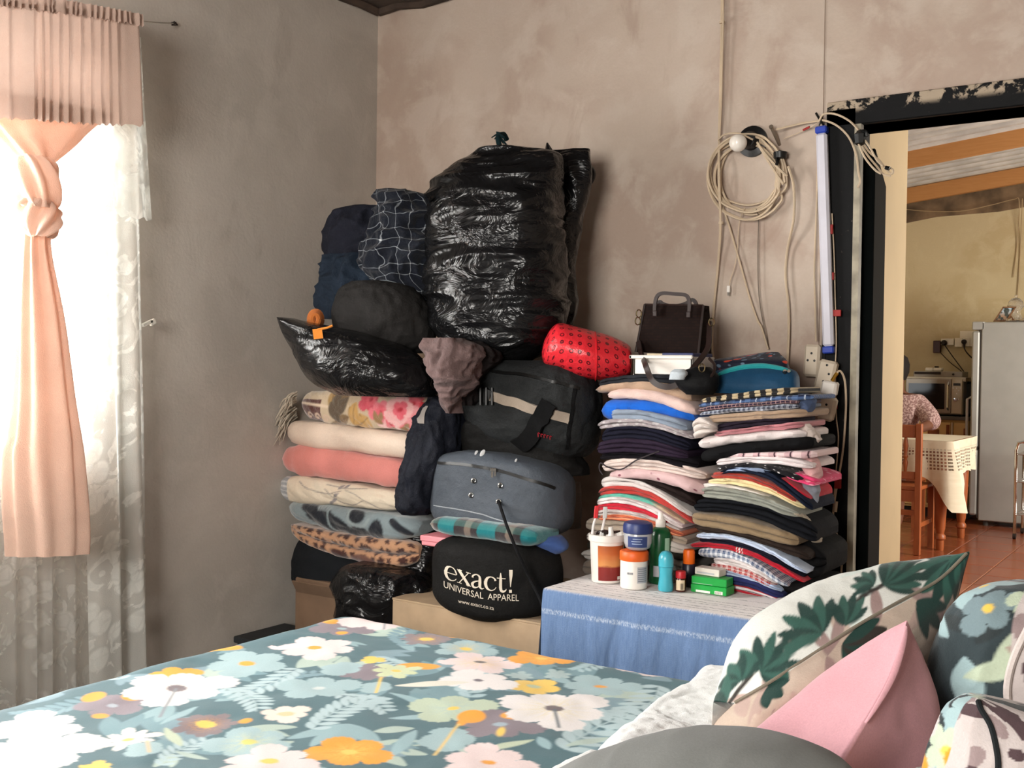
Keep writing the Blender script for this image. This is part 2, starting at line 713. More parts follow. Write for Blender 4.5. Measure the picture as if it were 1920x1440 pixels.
class Paint:
    """flat print evaluated at 2-D points (metres on the cloth)"""

    def __init__(self, pts, base, soft=0.0015):
        self.p = np.asarray(pts, float)
        self.c = np.tile(lin(base), (len(self.p), 1))
        self.soft = soft

    def _sel(self, c, r):
        return np.nonzero((np.abs(self.p[:, 0] - c[0]) < r) & (np.abs(self.p[:, 1] - c[1]) < r))[0]

    def _put(self, i, sd, col, soft=None, alpha=1.0):
        w = np.clip(0.5 - sd / (soft or self.soft) / 2, 0, 1)[:, None] * alpha
        self.c[i] = self.c[i] * (1 - w) + lin(col) * w

    def ell(self, c, rx, ry, rot, col, soft=None, alpha=1.0, rag=0.0):
        i = self._sel(c, max(rx, ry) * 1.3)
        if not len(i):
            return
        d = self.p[i] - c
        cr, sr = math.cos(rot), math.sin(rot)
        x, y = d[:, 0] * cr + d[:, 1] * sr, -d[:, 0] * sr + d[:, 1] * cr
        k = np.sqrt((x / rx) ** 2 + (y / ry) ** 2)
        if rag:
            k = k * (1 + rag * np.sin(np.arctan2(y, x) * 23))
        self._put(i, (k - 1) * min(rx, ry), col, soft, alpha)

    def flower(self, c, R, n, rot, col, core=None, corecol=None, deep=0.35, col2=None, alpha=1.0, rag=0.02, asp=1.0):
        c = np.asarray(c, float)
        i = self._sel(c, R * 1.25 * max(asp, 1))
        if not len(i):
            return
        d = self.p[i] - c
        cr, sr = math.cos(rot), math.sin(rot)
        x, y = (d[:, 0] * cr + d[:, 1] * sr) / asp, -d[:, 0] * sr + d[:, 1] * cr
        r, a = np.hypot(x, y), np.arctan2(y, x)
        pet = np.abs(np.cos(n * a / 2))
        idx = np.round(a / (2 * math.pi / n)).astype(int)
        rv = 1 + 0.13 * np.sin(idx * 2.7 + R * 100)
        lim = R * rv * ((1 - deep) + deep * pet ** 0.55) * (1 + rag * np.sin(a * 31) + 0.5 * rag * np.sin(a * 57))
        self._put(i, r - lim, col, None, alpha)
        if col2 is not None:
            st = 0.5 + 0.5 * np.sin(a * n * 6 + 3 * np.sin(a * 11))
            w = np.clip(1 - r / (R * 0.75), 0, 1) * st * (r < lim)
            self.c[i] = self.c[i] * (1 - 0.6 * w[:, None]) + lin(col2) * 0.6 * w[:, None]
        if core:
            self.ell(c, R * core * asp, R * core * 0.8, rot, corecol, rag=0.08)

    def leaf(self, p0, p1, w, col, alpha=1.0, vein=None, pw=0.8):
        p0, p1 = np.asarray(p0, float), np.asarray(p1, float)
        L = np.linalg.norm(p1 - p0)
        i = self._sel((p0 + p1) / 2, L * 0.6 + w)
        if not len(i):
            return
        t = (p1 - p0) / L
        d = self.p[i] - p0
        s = d @ t / L
        q = np.abs(d @ np.array([-t[1], t[0]]))
        wd = w * np.sin(np.clip(s, 0.0, 1) * math.pi * 0.97 + 0.03) ** pw
        sd = np.where((s < 0) | (s > 1), 0.01, q - wd)
        self._put(i, sd, col, None, alpha)
        if vein is not None:
            sd = np.where((s < 0.05) | (s > 0.9), 0.01, q - 0.0012)
            self._put(i, sd, vein, None, 0.8)

    def stroke(self, pts, w, col, alpha=1.0):
        P = np.asarray(pts, float)
        for a, b in zip(P[:-1], P[1:]):
            L = np.linalg.norm(b - a) + 1e-9
            i = self._sel((a + b) / 2, L * 0.6 + w * 2)
            if not len(i):
                continue
            d = self.p[i] - a
            t = (b - a) / L
            s = np.clip(d @ t, 0, L)
            self._put(i, np.linalg.norm(d - s[:, None] * t, axis=1) - w / 2, col, None, alpha)

    def fern(self, p0, p1, n, ln, w, col, curve=0.0, alpha=1.0, ang=0.9):
        p0, p1 = np.asarray(p0, float), np.asarray(p1, float)
        ax = p1 - p0
        nx = np.array([-ax[1], ax[0]])
        pts = [p0 + ax * s + nx * curve * math.sin(s * math.pi) for s in np.linspace(0, 1, n + 1)]
        self.stroke(pts, w * 0.35, col, alpha)
        t = ax / np.linalg.norm(ax)
        a0 = math.atan2(t[1], t[0])
        for k in range(n):
            l = ln * (0.55 + 0.45 * math.sin(math.pi * (k + 1) / (n + 1)))
            for sg in (-1, 1):
                a = a0 + sg * ang
                self.leaf(pts[k], pts[k] + l * np.array([math.cos(a), math.sin(a)]), w, col, alpha)


def proj(P):
    d = np.asarray(P, float) - CAM
    w = d @ FWD
    return 960 + F_PX * (d @ RGT) / w, 720 - F_PX * (d @ UPV) / w


# ================================================================== bedroom shell
def plaster(name, c1, c2, c3, stain):
    t = NT(name)
    co = t.coord('Object')
    a = t.noise(co, 1.6, 5, 0.55, 0.6)
    b = t.noise(co, 5.5, 5, 0.6, 0.4)
    g = t.noise(co, 90, 3)
    c = t.mix(t.step(a, 0.52, 0.10), lin4(c1), lin4(c2))
    c = t.mix(t.math('MULTIPLY', t.step(b, 0.56, 0.10), 0.6), c, lin4(c3))
    s = t.noise(t.coord('Object', (1, 1, 0.45), loc=(4, 2, 7)), 2.6, 6, 0.65, 1.2)
    c = t.mix(t.math('MULTIPLY', t.step(s, 0.66, 0.07), 0.5), c, lin4(stain))
    c = t.mix(t.math('MULTIPLY', g, 0.12), c, lin4(np.array(c1) * 0.6))
    h = t.math('ADD', t.math('MULTIPLY', b, 0.5), t.math('MULTIPLY', g, 0.10))
    return t.done(t.bsdf(c, 0.92, 0.15, 0, t.bump(h, 0.35, 0.02)))


m_wall_b = plaster('plaster_back', (190, 174, 160), (176, 156, 142), (200, 186, 173), (158, 134, 119))
m_wall_a = plaster('plaster_left', (192, 184, 174), (182, 174, 164), (198, 190, 180), (162, 152, 141))
m_wall_o = plaster('plaster_rest', (178, 164, 150), (166, 150, 136), (188, 174, 160), (150, 130, 114))
m_concrete = plain('screed_floor', (96, 86, 78), 0.8, var=0.15, vs=3, bump=0.2, bs=40)
m_ceiling = plain('sooty_ceiling_board', (66, 56, 50), 0.9, var=0.3, vs=6, bump=0.3, bs=20)
m_dark_wood = plain('dark_old_timber', (58, 47, 40), 0.85, var=0.35, vs=9, bump=0.4, bs=30)

WY0, WY1, WZ0, WZ1 = -2.62, -1.50, 0.92, 2.12
w = MB()
w.box((-0.15, -4.6, 0), (0, WY0, 2.9)).box((-0.15, WY1, 0), (0, 0.15, 2.9))
w.box((-0.15, WY0, 0), (0, WY1, WZ0)).box((-0.15, WY0, WZ1), (0, WY1, 2.9))
tag(w.build('wall_left', m_wall_a, smooth=False), kind='structure')
DX0, DX1, DZ = 2.085, 2.95, 2.03
xs = float(pix(1545, 100, y=0)[0])
w = MB()
w.box((0, 0, 0), (xs, 0.15, 2.9)).box((xs, 0.006, 0), (DX0, 0.15, 2.9))
w.box((DX0, 0.006, DZ), (DX1, 0.15, 2.9)).box((DX1, 0.006, 0), (4.4, 0.15, 2.9))
tag(w.build('wall_back', m_wall_b, smooth=False), kind='structure')
w = MB()
w.box((4.4, -4.6, 0), (4.55, 0.15, 2.9))
tag(w.build('wall_right', m_wall_o, smooth=False), kind='structure')
w = MB()
w.box((-0.15, -4.75, 0), (1.6, -4.6, 2.9)).box((3.0, -4.75, 0), (4.55, -4.6, 2.9))
w.box((1.6, -4.75, 0), (3.0, -4.6, 1.0)).box((1.6, -4.75, 2.3), (3.0, -4.6, 2.9))  # unseen opening made for the added rear fill light
tag(w.build('wall_front', m_wall_o, smooth=False), kind='structure')
tag(MB().box((-0.15, -4.75, -0.05), (4.55, 0.15, 0)).build('floor', m_concrete, smooth=False), kind='structure')
tag(MB().box((-0.15, -4.75, 2.78), (4.55, 0.15, 2.9)).build('ceiling', m_ceiling, smooth=False), kind='structure')
# rough timber wall plate where the ceiling meets the two walls
P = [(0.02 + 0.012 * math.sin(k * 2.1), -0.02 - k * 0.12, 2.772 + 0.008 * math.sin(k * 3.3)) for k in range(14)]
tag(MB().tube(P, 0.022, 6).build('trim_1', m_dark_wood), kind='structure')
P = [(0.02 + k * 0.12, -0.02 - 0.010 * math.sin(k * 2.6), 2.772 + 0.008 * math.sin(k * 1.9)) for k in range(7)]
tag(MB().tube(P, 0.022, 6).build('trim_2', m_dark_wood), kind='structure')

# window with steel frame and panes
m_frame_paint = plain('window_paint', (200, 196, 188), 0.5)
t = NT('window_glass')
gl = t.node('ShaderNodeBsdfGlossy')
gl.inputs['Roughness'].default_value = 0.03
tr = t.node('ShaderNodeBsdfTransparent')
mx = t.node('ShaderNodeMixShader')
mx.inputs[0].default_value = 0.07
t.t.links.new(tr.outputs[0], mx.inputs[1])
t.t.links.new(gl.outputs[0], mx.inputs[2])
m_pane = t.done(mx.outputs[0])
fr = MB()
xw = -0.09
for y in (WY0 + 0.02, (WY0 + WY1) / 2, WY1 - 0.02):
    fr.box((xw - 0.018, y - 0.02, WZ0), (xw + 0.018, y + 0.02, WZ1))
for z in (WZ0 + 0.02, 1.62, WZ1 - 0.02):
    fr.box((xw - 0.017, WY0, z - 0.02), (xw + 0.017, WY1, z + 0.02))
win = tag(fr.build('window_1', m_frame_paint, smooth=False), kind='structure')
for (a, b) in ((WY0 + 0.04, (WY0 + WY1) / 2 - 0.02), ((WY0 + WY1) / 2 + 0.02, WY1 - 0.04)):
    for (c, d_) in ((WZ0 + 0.04, 1.60), (1.64, WZ1 - 0.04)):
        MB().box((xw - 0.002, a, c), (xw + 0.002, b, d_)).build('pane', m_pane, win, smooth=False)

# door frame: black painted steel, worn along the lintel
t = NT('worn_black_paint')
co = t.coord('Object')
chip = t.step(t.noise(t.coord('Object', (1, 1, 1.0)), 16, 5, 0.65, 0.4), 0.50, 0.03)
hi = t.xyz(co)[2]
edge = t.step(hi, 2.078, 0.012)
c = t.mix(t.math('MULTIPLY', chip, edge), (0.0045, 0.0045, 0.005, 1), lin4((168, 152, 132)))
c = t.mix(t.math('MULTIPLY', t.step(t.noise(co, 60, 3), 0.72, 0.03), 0.25), c, lin4((120, 110, 100)))
m_black_frame = t.done(t.bsdf(c, 0.6, 0.14, 0, t.bump(t.noise(co, 40, 3), 0.2, 0.005)))
m_edge_strip = plain('bare_frame_edge', (150, 142, 124), 0.55, var=0.18, vs=14)
m_door = plain('black_green_door', (5, 9, 9), 0.85, spec=0.08, var=0.3, vs=4)
xj = float(pix(1597, 600, y=-0.012)[0])
fj = MB()
fj.box((DX0 - 0.055, -0.014, 0), (xj, 0.16, DZ + 0.055))
fj.box((DX0 - 0.055, -0.014, DZ - 0.0), (DX1 + 0.06, 0.16, DZ + 0.085), 0.003)
fj.box((DX1 - 0.01, -0.014, 0), (DX1 + 0.06, 0.16, DZ))
fj.box((DX0 - 0.055, -0.020, 0), (DX0 - 0.043, -0.010, DZ))
dfr = tag(fj.build('door_1', m_black_frame, smooth=False), kind='structure')
MB().box((xj, -0.020, 0), (xj + 0.021, 0.012, DZ)).build('frame_edge', m_edge_strip, dfr, smooth=False)
# door leaf standing open into the kitchen
hx, hy = xj + 0.03, 0.06
al = min((math.radians(a_ / 4) for a_ in range(20, 80)), key=lambda a_: abs(proj((hx - 0.78 * math.sin(a_) + 0.018, hy + 0.78 * math.cos(a_), 1.2))[0] - 1654))
ax = (-math.sin(al), math.cos(al), 0)
ay = (math.cos(al), math.sin(al), 0)
lf = MB().obox((hx + ax[0] * 0.39, hy + ax[1] * 0.39, 0.985), ax, ay, (0, 0, 1), (0.39, 0.018, 0.975), 0.004)
leaf = lf.build('door_leaf', m_door, dfr, smooth=False)
# ================================================================== curtains
def cloth_mat(name, rgb, trans=0.5, lace=None, rough=0.9, alpha=(0.55, 0.95), wv=0.3):
    t = NT(name)
    co = t.coord('UV')
    oc = t.coord('Object')
    n = t.noise(oc, 8, 4)
    c = t.mix(n, lin4(np.array(rgb) * 0.92), lin4(np.clip(np.array(rgb) * 1.06, 0, 255)))
    df = t.node('ShaderNodeBsdfDiffuse')
    tl = t.node('ShaderNodeBsdfTranslucent')
    nm = t.bump(t.math('ADD', t.noise(oc, 300, 2), t.math('MULTIPLY', t.noise(oc, 25, 3), 2.0)), wv, 0.006)
    for k in (df, tl):
        t.set(k.inputs['Color'], c)
        t.set(k.inputs['Normal'], nm)
    m1 = t.node('ShaderNodeMixShader')
    m1.inputs[0].default_value = trans
    t.t.links.new(df.outputs[0], m1.inputs[1])
    t.t.links.new(tl.outputs[0], m1.inputs[2])
    sh = m1.outputs[0]
    if lace:
        v = t.voro(co, lace)
        v2 = t.voro(t.coord('UV', (1, 1, 1), loc=(5, 3, 0)), lace * 2.4, 'DISTANCE_TO_EDGE')
        w2 = t.noise(co, lace * 0.9, 3, 0.5, 2.2)
        pat = t.math('MAXIMUM', t.math('SUBTRACT', 1.0, t.step(v, 0.36, 0.05)), t.step(w2, 0.57, 0.03))
        pat = t.math('MULTIPLY', pat, t.math('ADD', 0.75, t.math('MULTIPLY', t.step(v2, 0.08, 0.04), 0.25)))
        al_ = t.math('ADD', alpha[0], t.math('MULTIPLY', pat, alpha[1] - alpha[0]))
        tp = t.node('ShaderNodeBsdfTransparent')
        m2 = t.node('ShaderNodeMixShader')
        t.set(m2.inputs[0], al_)
        t.t.links.new(tp.outputs[0], m2.inputs[1])
        t.t.links.new(sh, m2.inputs[2])
        sh = m2.outputs[0]
    return t.done(sh)


m_peach = cloth_mat('peach_curtain', (216, 184, 166), 0.26)
m_peach_v = cloth_mat('peach_valance', (196, 170, 156), 0.12)
m_peach_k = cloth_mat('peach_curtain_thick', (226, 196, 178), 0.25)
m_lace_w = cloth_mat('white_window_lace', (238, 238, 234), 0.6, 11, alpha=(0.34, 0.66))
m_lace = cloth_mat('white_lace_drape', (226, 226, 220), 0.35, 9, alpha=(0.62, 0.97))


def drape(name, mat, top, bot, x0, folds, amp, nu=160, nv=30, seed=0, taper=0.4, hem=0.004, parent=None, phase=0.0):
    """hanging cloth in front of wall_left; top/bot are outlines read on the plane x=x0"""
    T = crom([pix(a, b, x=x0) for a, b in top], nu)
    B = crom([pix(a, b, x=x0) for a, b in bot], nu)
    v = np.linspace(0, 1, nv)[None, :, None]
    P = T[:, None] * (1 - v) + B[:, None] * v
    ln = np.concatenate([[0], np.cumsum(np.linalg.norm(np.diff(T, axis=0), axis=1))])
    s = ln / ln[-1]
    wob = fbm(np.stack([s * folds * 0.5, np.full(nu, seed), np.zeros(nu)], 1), seed, 2)
    ph = 2 * math.pi * (folds * s + 0.9 * wob) + phase
    vv = v[0, :, 0]
    A = amp * (taper + (1 - taper) * vv[None, :] ** 0.7)
    P[:, :, 0] += A * np.sin(ph)[:, None] * (1 + 0.35 * vnoise(np.stack(np.broadcast_arrays(s[:, None] * folds, vv[None, :] * 3, 0 * vv[None, :]), -1), seed + 4))
    P[:, :, 1] += 0.4 * A * np.cos(ph * 1.0)[:, None]
    P[:, -1, 2] += hem * np.sin(ph * 2.3)
    mb = MB().grid(P)
    uv = np.stack(np.broadcast_arrays(ln[:, None] * 1.3, -(vv * np.linalg.norm(B[0] - T[0]))[None, :]), -1).reshape(-1, 2)
    return mb.build(name, mat, parent, uv=uv, angle=180)


val = drape('curtain_valance', m_peach_v, [(-688, -112), (-300, -40), (0, 2), (150, 20), (262, 38)], [(-688, 245), (-300, 226), (0, 222), (150, 231), (271, 236)], 0.24, 36, 0.007, nu=420, seed=3, taper=0.75)
tag(val, 'peach gathered valance across the top of the window', 'curtain')
hd = drape('gathered_heading', m_peach_v, [(-688, -130), (-300, -58), (0, -18), (150, 4), (266, 26)], [(-688, -104), (-300, -32), (0, 10), (150, 29), (268, 48)], 0.25, 60, 0.008, nu=420, nv=6, seed=5, taper=1.0, parent=val)

lw = drape('window_lace_curtain', m_lace_w, [(-688, -100), (-200, -15), (0, 5), (178, 26)], [(-688, 1560), (-200, 1420), (0, 1345), (176, 1290)], 0.075, 15, 0.014, nu=260, nv=40, seed=8)
tag(lw, 'sheer white floral lace hanging over the bright window', 'curtain')
ld = drape('lace_drape', m_lace, [(142, 20), (200, 26), (262, 34)], [(174, 1345), (232, 1290), (284, 1235)], 0.10, 3.2, 0.022, nu=110, nv=60, seed=11, taper=0.6)
tag(ld, 'long white lace drape gathered at the right side of the window', 'curtain')
lv = drape('lace_overlay', m_lace, [(140, 60), (200, 66), (266, 70)], [(160, 396), (225, 404), (290, 414)], 0.135, 2.6, 0.012, nu=90, nv=24, seed=12, taper=0.5)
tag(lv, 'short lace flounce below the peach valance over the long drape', 'curtain')

# tied peach curtain: drop, knot, tail
def pleated(name, mat, rows, d, depth, pleats, amp, nu=120, nv=40, seed=1, parent=None, theta=-0.8, twist=0.0):
    S = sack_fn(rows, d, depth, theta, 2.0)
    U, V = np.meshgrid(np.arange(nu) / nu, np.linspace(0, 1, nv), indexing='ij')
    P = S(U, V)
    C = P.mean(0, keepdims=True)
    dirn = P - C
    rr = np.linalg.norm(dirn, axis=2)
    rad = dirn / (rr[..., None] + 1e-9)
    wob = vnoise(np.stack([U * 7, V * 2.2, U * 0 + seed], -1), seed)
    P = P + rad * (np.minimum(amp, rr * 0.3) * np.sin(2 * math.pi * (pleats * U + twist * V) + 2.0 * wob))[..., None]
    mb = MB().grid(P, closeu=True)
    uv = np.stack([U * 0.6, -V * 0.8], -1).reshape(-1, 2)
    return mb.build(name, mat, parent, uv=uv, angle=180)


tied = thing('tied_curtain', pix(70, 1030, d=3.15), 'peach curtain knotted in the middle and hanging before the window', 'curtain')
pleated('upper_drop', m_peach, [(190, -50, 165), (225, -26, 138), (265, 8, 118), (300, 34, 98), (325, 44, 90)], 3.24, 0.10, 9, 0.006, parent=tied)
pleated('tail', m_peach, [(420, 50, 92), (470, 46, 92), (600, 36, 116), (740, 30, 134), (820, 22, 146), (850, 14, 150), (940, 14, 158), (1000, 18, 161), (1040, 20, 160)], 3.22, 0.08, 9, 0.007, seed=4, parent=tied, theta=-0.25)
for rows_k, sd_, tw in (([(296, 42, 92), (306, 34, 100), (325, 28, 104), (355, 26, 108), (378, 34, 106), (392, 46, 98)], 5, 1.6), ([(376, 44, 92), (388, 32, 104), (402, 32, 110), (420, 40, 110), (436, 52, 104), (446, 62, 94)], 7, -1.4)):
    pleated('knot', m_peach_k, rows_k, 3.20, 0.11, 7, 0.009, 110, 40, sd_, tied, -0.2, tw)

m_wire = plain('pale_wire', (196, 190, 180), 0.5)
m_nail = plain('rusty_nail', (48, 40, 36), 0.6, metal=0.4)
wp = [pix(-600, -120, x=0.22), pix(-200, -30, x=0.22), pix(120, 14, x=0.22), pix(264, 39, x=0.2), pix(326, 44, x=0.006)]
tag(MB().tube(wp, 0.0022, 6, sub=40).build('curtain_wire', m_wire), 'thin white wire stretched from the valance to a nail', 'wire')
nl = MB().tube([pix(318, 44, x=-0.01), pix(330, 43, x=0.022)], 0.004, 6)
nl.tube([pix(326, 40, x=0.012), pix(333, 47, x=0.012), pix(322, 47, x=0.014)], 0.0025, 5)
tag(nl.build('wall_nail', m_nail), 'dark rusty nail in the left wall holding the curtain wire', 'nail')
cl = MB()
cl.obox(pix(276, 606, x=0.09), (0, 0.8, 0.35), (1, 0, 0), (0, -0.35, 0.8), (0.022, 0.006, 0.006), 0.002)
cl.obox(pix(286, 604, x=0.09), (0, 0.8, 0.35), (1, 0, 0), (0, -0.35, 0.8), (0.012, 0.006, 0.010), 0.002)
tag(cl.build('curtain_clip', plain('white_plastic_clip', (225, 220, 208), 0.5)), 'small white plastic clip at the edge of the long lace drape', 'clip')

# ================================================================== kitchen beyond the door
m_kwall = plaster('kitchen_paint', (206, 188, 150), (198, 178, 138), (214, 198, 160), (176, 154, 114))
m_partition = plain('cream_partition_paint', (196, 174, 136), 0.7, var=0.04, vs=2)
m_grout = plain('floor_grout', (150, 96, 70), 0.9)
t = NT('terracotta_tile')
co = t.coord('Object')
oi = t.node('ShaderNodeObjectInfo')
c = t.mix(t.noise(co, 6, 5, 0.6, 0.8), lin4((128, 66, 40)), lin4((168, 94, 60)))
c = t.mix(t.math('MULTIPLY', oi.outputs['Random'], 0.35), c, lin4((120, 60, 38)))
m_tile = t.done(t.bsdf(c, 0.22, 0.5, 0, t.bump(t.noise(co, 12, 3), 0.05, 0.01)))
m_zinc = plain('galvanised_sheet', (206, 206, 202), 0.4, metal=0.25, var=0.1, vs=5)
t = NT('pine_beam')
co = t.coord('Object')
gr = t.noise(t.coord('Object', (1.2, 14, 14)), 5, 5, 0.6, 0.6)
m_beam = t.done(t.bsdf(t.mix(gr, lin4((176, 120, 68)), lin4((202, 148, 94))), 0.7, 0.25))
m_soot = plain('unpainted_wall_top', (112, 92, 70), 0.9, var=0.3, vs=5)

KY = 6.3
kz = lambda x: 2.71 + 0.107 * (x - 0.788)
kw = lambda x: 2.53 + 0.12 * (x - 0.78)
kb = MB().prism([(-0.6, KY, 0), (4.6, KY, 0), (4.6, KY, kz(4.6) + 0.14), (-0.6, KY, kz(-0.6) + 0.14)], (0, 0.12, 0))
tag(kb.build('wall_kitchen_back', m_kwall, smooth=False), kind='structure')
kb = MB().prism([(-0.6, KY - 0.01, kw(-0.6) - 0.01), (1.0, KY - 0.01, kw(1.0) + 0.03), (1.5, KY - 0.01, kw(1.5) - 0.02), (4.6, KY - 0.01, kw(4.6)), (4.6, KY - 0.01, kz(4.6) + 0.12), (-0.6, KY - 0.01, kz(-0.6) + 0.12)], (0, 0.1, 0))
tag(kb.build('trim_3', m_soot, smooth=False), kind='structure')
tag(MB().box((-0.75, 0.15, 0), (-0.6, KY, 3.3)).build('wall_kitchen_left', m_kwall, smooth=False), kind='structure')
w = MB()
w.box((4.5, 0.15, 0), (4.62, 2.6, 3.6)).box((4.5, 4.6, 0), (4.62, KY, 3.6)).box((4.5, 2.6, 0), (4.62, 4.6, 0.8)).box((4.5, 2.6, 2.4), (4.62, 4.6, 3.6))
tag(w.build('wall_kitchen_right', m_kwall, smooth=False), kind='structure')
tag(MB().box((-0.6, 0.15, 2.9), (4.55, 0.2, 3.6)).build('wall_kitchen_front', m_kwall, smooth=False), kind='structure')
pe = 1.60
tag(MB().box((1.78, 0.15, 0), (1.90, pe, 3.2)).build('wall_partition', m_partition, smooth=False), kind='structure')
kf = tag(MB().box((-0.6, 0.15, -0.05), (4.6, KY, -0.006)).build('floor_kitchen', m_grout, smooth=False), kind='structure')
tm = MB().box((-0.1655, -0.1655, -0.006), (0.1655, 0.1655, 0.0), 0.003).build('tile', m_tile, kf, smooth=False)
k0 = True
for i in range(14):
    for j in range(18):
        x, y = -0.2 + 0.3355 * i, 0.4 + 0.3355 * j
        if x > 4.3 or y > KY - 0.2:
            continue
        if k0:
            tm.location = (x, y, 0)
            k0 = False
        else:
            c_ = tm.copy()
            COL.objects.link(c_)
            c_.location = (x, y, 0)
# corrugated roof sheets, ridges running up the slope
nx, ny = 2, 700
ys = np.linspace(0.15, KY + 0.1, ny)
P = np.zeros((2, ny, 3))
for i, x in enumerate((-0.75, 4.65)):
    P[i, :, 0] = x
    P[i, :, 1] = ys
    P[i, :, 2] = kz(x) + 0.15 + 0.03 * np.tanh(2.2 * np.sin(ys * 2 * math.pi / 0.17))
tag(MB().grid(P).build('ceiling_kitchen', m_zinc, angle=180), kind='structure')


def beam(y, h, thick, zoff):
    x0, x1 = -0.6, 4.5
    A = np.array([(x0, y, kz(x0) + zoff), (x1, y, kz(x1) + zoff), (x1, y, kz(x1) + zoff + h), (x0, y, kz(x0) + zoff + h)])
    return MB().prism(A, (0, thick, 0))


for (yb, h, nm) in ((2.9, 0.13, 'pine roof beam hidden mostly by the lintel'), (4.7, 0.13, 'pine roof beam crossing before the fridge'), (KY - 0.14, 0.13, 'pine roof beam lying against the kitchen back wall')):
    tag(beam(yb, h, 0.05, 0.0).build('roof_beam', m_beam, smooth=False), nm, 'beam', 'roof beams over the kitchen')

# ---------------- fridge (front towards the left, side towards the viewer)
m_fridge = plain('silver_fridge_paint', (178, 178, 172), 0.35, spec=0.5, metal=0.3, var=0.02)
m_gasket = plain('grey_gasket', (78, 76, 72), 0.8)
m_chrome = plain('chrome', (200, 200, 198), 0.15, metal=1.0)
fx, fy = 1.535, 5.48
g = thing('fridge', (fx + 0.3, fy + 0.3, 0), 'tall silver grey fridge beside the kitchen cabinets', 'fridge')
MB().box((fx, fy, 0.04), (fx + 0.64, fy + 0.6, 1.615), 0.008).build('body', m_fridge, g, smooth=False)
MB().box((fx - 0.012, fy + 0.01, 0.06), (fx, fy + 0.59, 1.55)).build('gasket', m_gasket, g, smooth=False)
d1 = MB().box((fx - 0.07, fy, 0.62), (fx - 0.012, fy + 0.6, 1.545), 0.012).build('door', m_fridge, g, smooth=False)
d2 = MB().box((fx - 0.07, fy, 0.08), (fx - 0.012, fy + 0.6, 0.605), 0.012).build('door', m_fridge, g, smooth=False)
for dd, (z0, z1) in ((d1, (0.66, 1.02)), (d2, (0.30, 0.58))):
    MB().tube([(fx - 0.07, fy + 0.05, z0), (fx - 0.105, fy + 0.05, z0 + 0.02), (fx - 0.105, fy + 0.05, z1 - 0.02), (fx - 0.07, fy + 0.05, z1)], 0.011, 8).build('handle', m_fridge, dd)
MB().box((fx - 0.06, fy + 0.01, 0.598), (fx + 0.01, fy + 0.05, 0.628), 0.003).build('hinge', m_gasket, g, smooth=False)
MB().box((fx - 0.07, fy, 1.555), (fx + 0.02, fy + 0.6, 1.62), 0.006).build('top_panel', m_fridge, g, smooth=False)
for (x, y) in ((fx + 0.05, fy + 0.05), (fx + 0.58, fy + 0.05), (fx + 0.05, fy + 0.55), (fx + 0.58, fy + 0.55)):
    MB().lathe((x, y, 0), [(0.02, 0), (0.02, 0.045)], 12).build('foot', m_gasket, g)

# photo frame and jug on the fridge
zt = 1.622
pf = thing('photo_frame', (1.62, 5.62, zt), 'small wooden photo frame leaning back on top of the fridge', 'photo frame')
p0 = pix(1862, 598, y=5.55)
ux = np.array([0.85, 0.25, 0.0])
ux /= np.linalg.norm(ux)
vz = np.array([0.38, 0.25, 0.72])
vz /= np.linalg.norm(vz)
nn = np.cross(ux, vz)
p0[2] = zt
m_fwood = plain('frame_wood', (112, 76, 44), 0.5)
fm = MB()
for (a, b, c_, d_) in ((0, 0.10, 0, 0.012), (0, 0.10, 0.128, 0.14), (0, 0.012, 0, 0.14), (0.088, 0.10, 0, 0.14)):
    fm.obox(p0 + ux * (a + b) / 2 + vz * (c_ + d_) / 2, ux, vz, nn, ((b - a) / 2, (d_ - c_) / 2, 0.006))
fm.build('frame', m_fwood, pf, smooth=False)
t = NT('landscape_photo')
z_ = t.xyz(t.coord('Object'))[2]
m_photo = t.done(t.bsdf(t.mix(t.step(t.noise(t.coord('Object'), 30, 3), 0.52, 0.06), t.mix(t.step(z_, zt + 0.07, 0.03), lin4((150, 120, 96)), lin4((176, 196, 206))), lin4((60, 66, 62))), 0.3))
MB().obox(p0 + ux * 0.05 + vz * 0.07 - nn * 0.002, ux, vz, nn, (0.042, 0.062, 0.002)).build('photo', m_photo, pf, smooth=False)
MB().obox(p0 + ux * 0.05 + vz * 0.05 + np.array([0.05, 0.04, -0.01]), (0.5, 0.4, -0.75), ux, nn, (0.05, 0.012, 0.002)).build('stand', m_fwood, pf, smooth=False)
t = NT('jug_glass')
m_jug = t.done(t.bsdf((0.98, 0.97, 0.95), 0.03, 0.5, 0, None, 0, Transmission_Weight=0.92, IOR=1.3))
jc = pix(1904, 598, y=5.68)
jc[2] = zt + 0.012
jg = thing('glass_jug', jc, 'clear glass jug with a lid on the fridge top tray', 'jug')
MB().lathe(jc, [(0.035, 0), (0.05, 0.004), (0.048, 0.03), (0.036, 0.06), (0.040, 0.085), (0.062, 0.115), (0.064, 0.12), (0.060, 0.115), (0.036, 0.085), (0.032, 0.06), (0.044, 0.03), (0.04, 0.008)], 24).build('vessel', m_jug, jg)
MB().lathe(jc, [(0.058, 0.12), (0.052, 0.15), (0.030, 0.175), (0.008, 0.182), (0.012, 0.20), (0.0, 0.205)], 24).build('lid', m_jug, jg)
ty = MB().box((1.70, 5.52, zt - 0.004), (2.1, 5.9, zt + 0.006), 0.003)
for k in range(14):
    ty.lathe((1.71 + k * 0.03, 5.525, zt + 0.006), [(0.006, 0), (0.006, 0.016), (0.0, 0.02)], 8)
tag(ty.build('metal_tray', m_chrome, smooth=False), 'shiny studded metal tray under the glass jug on the fridge', 'tray')

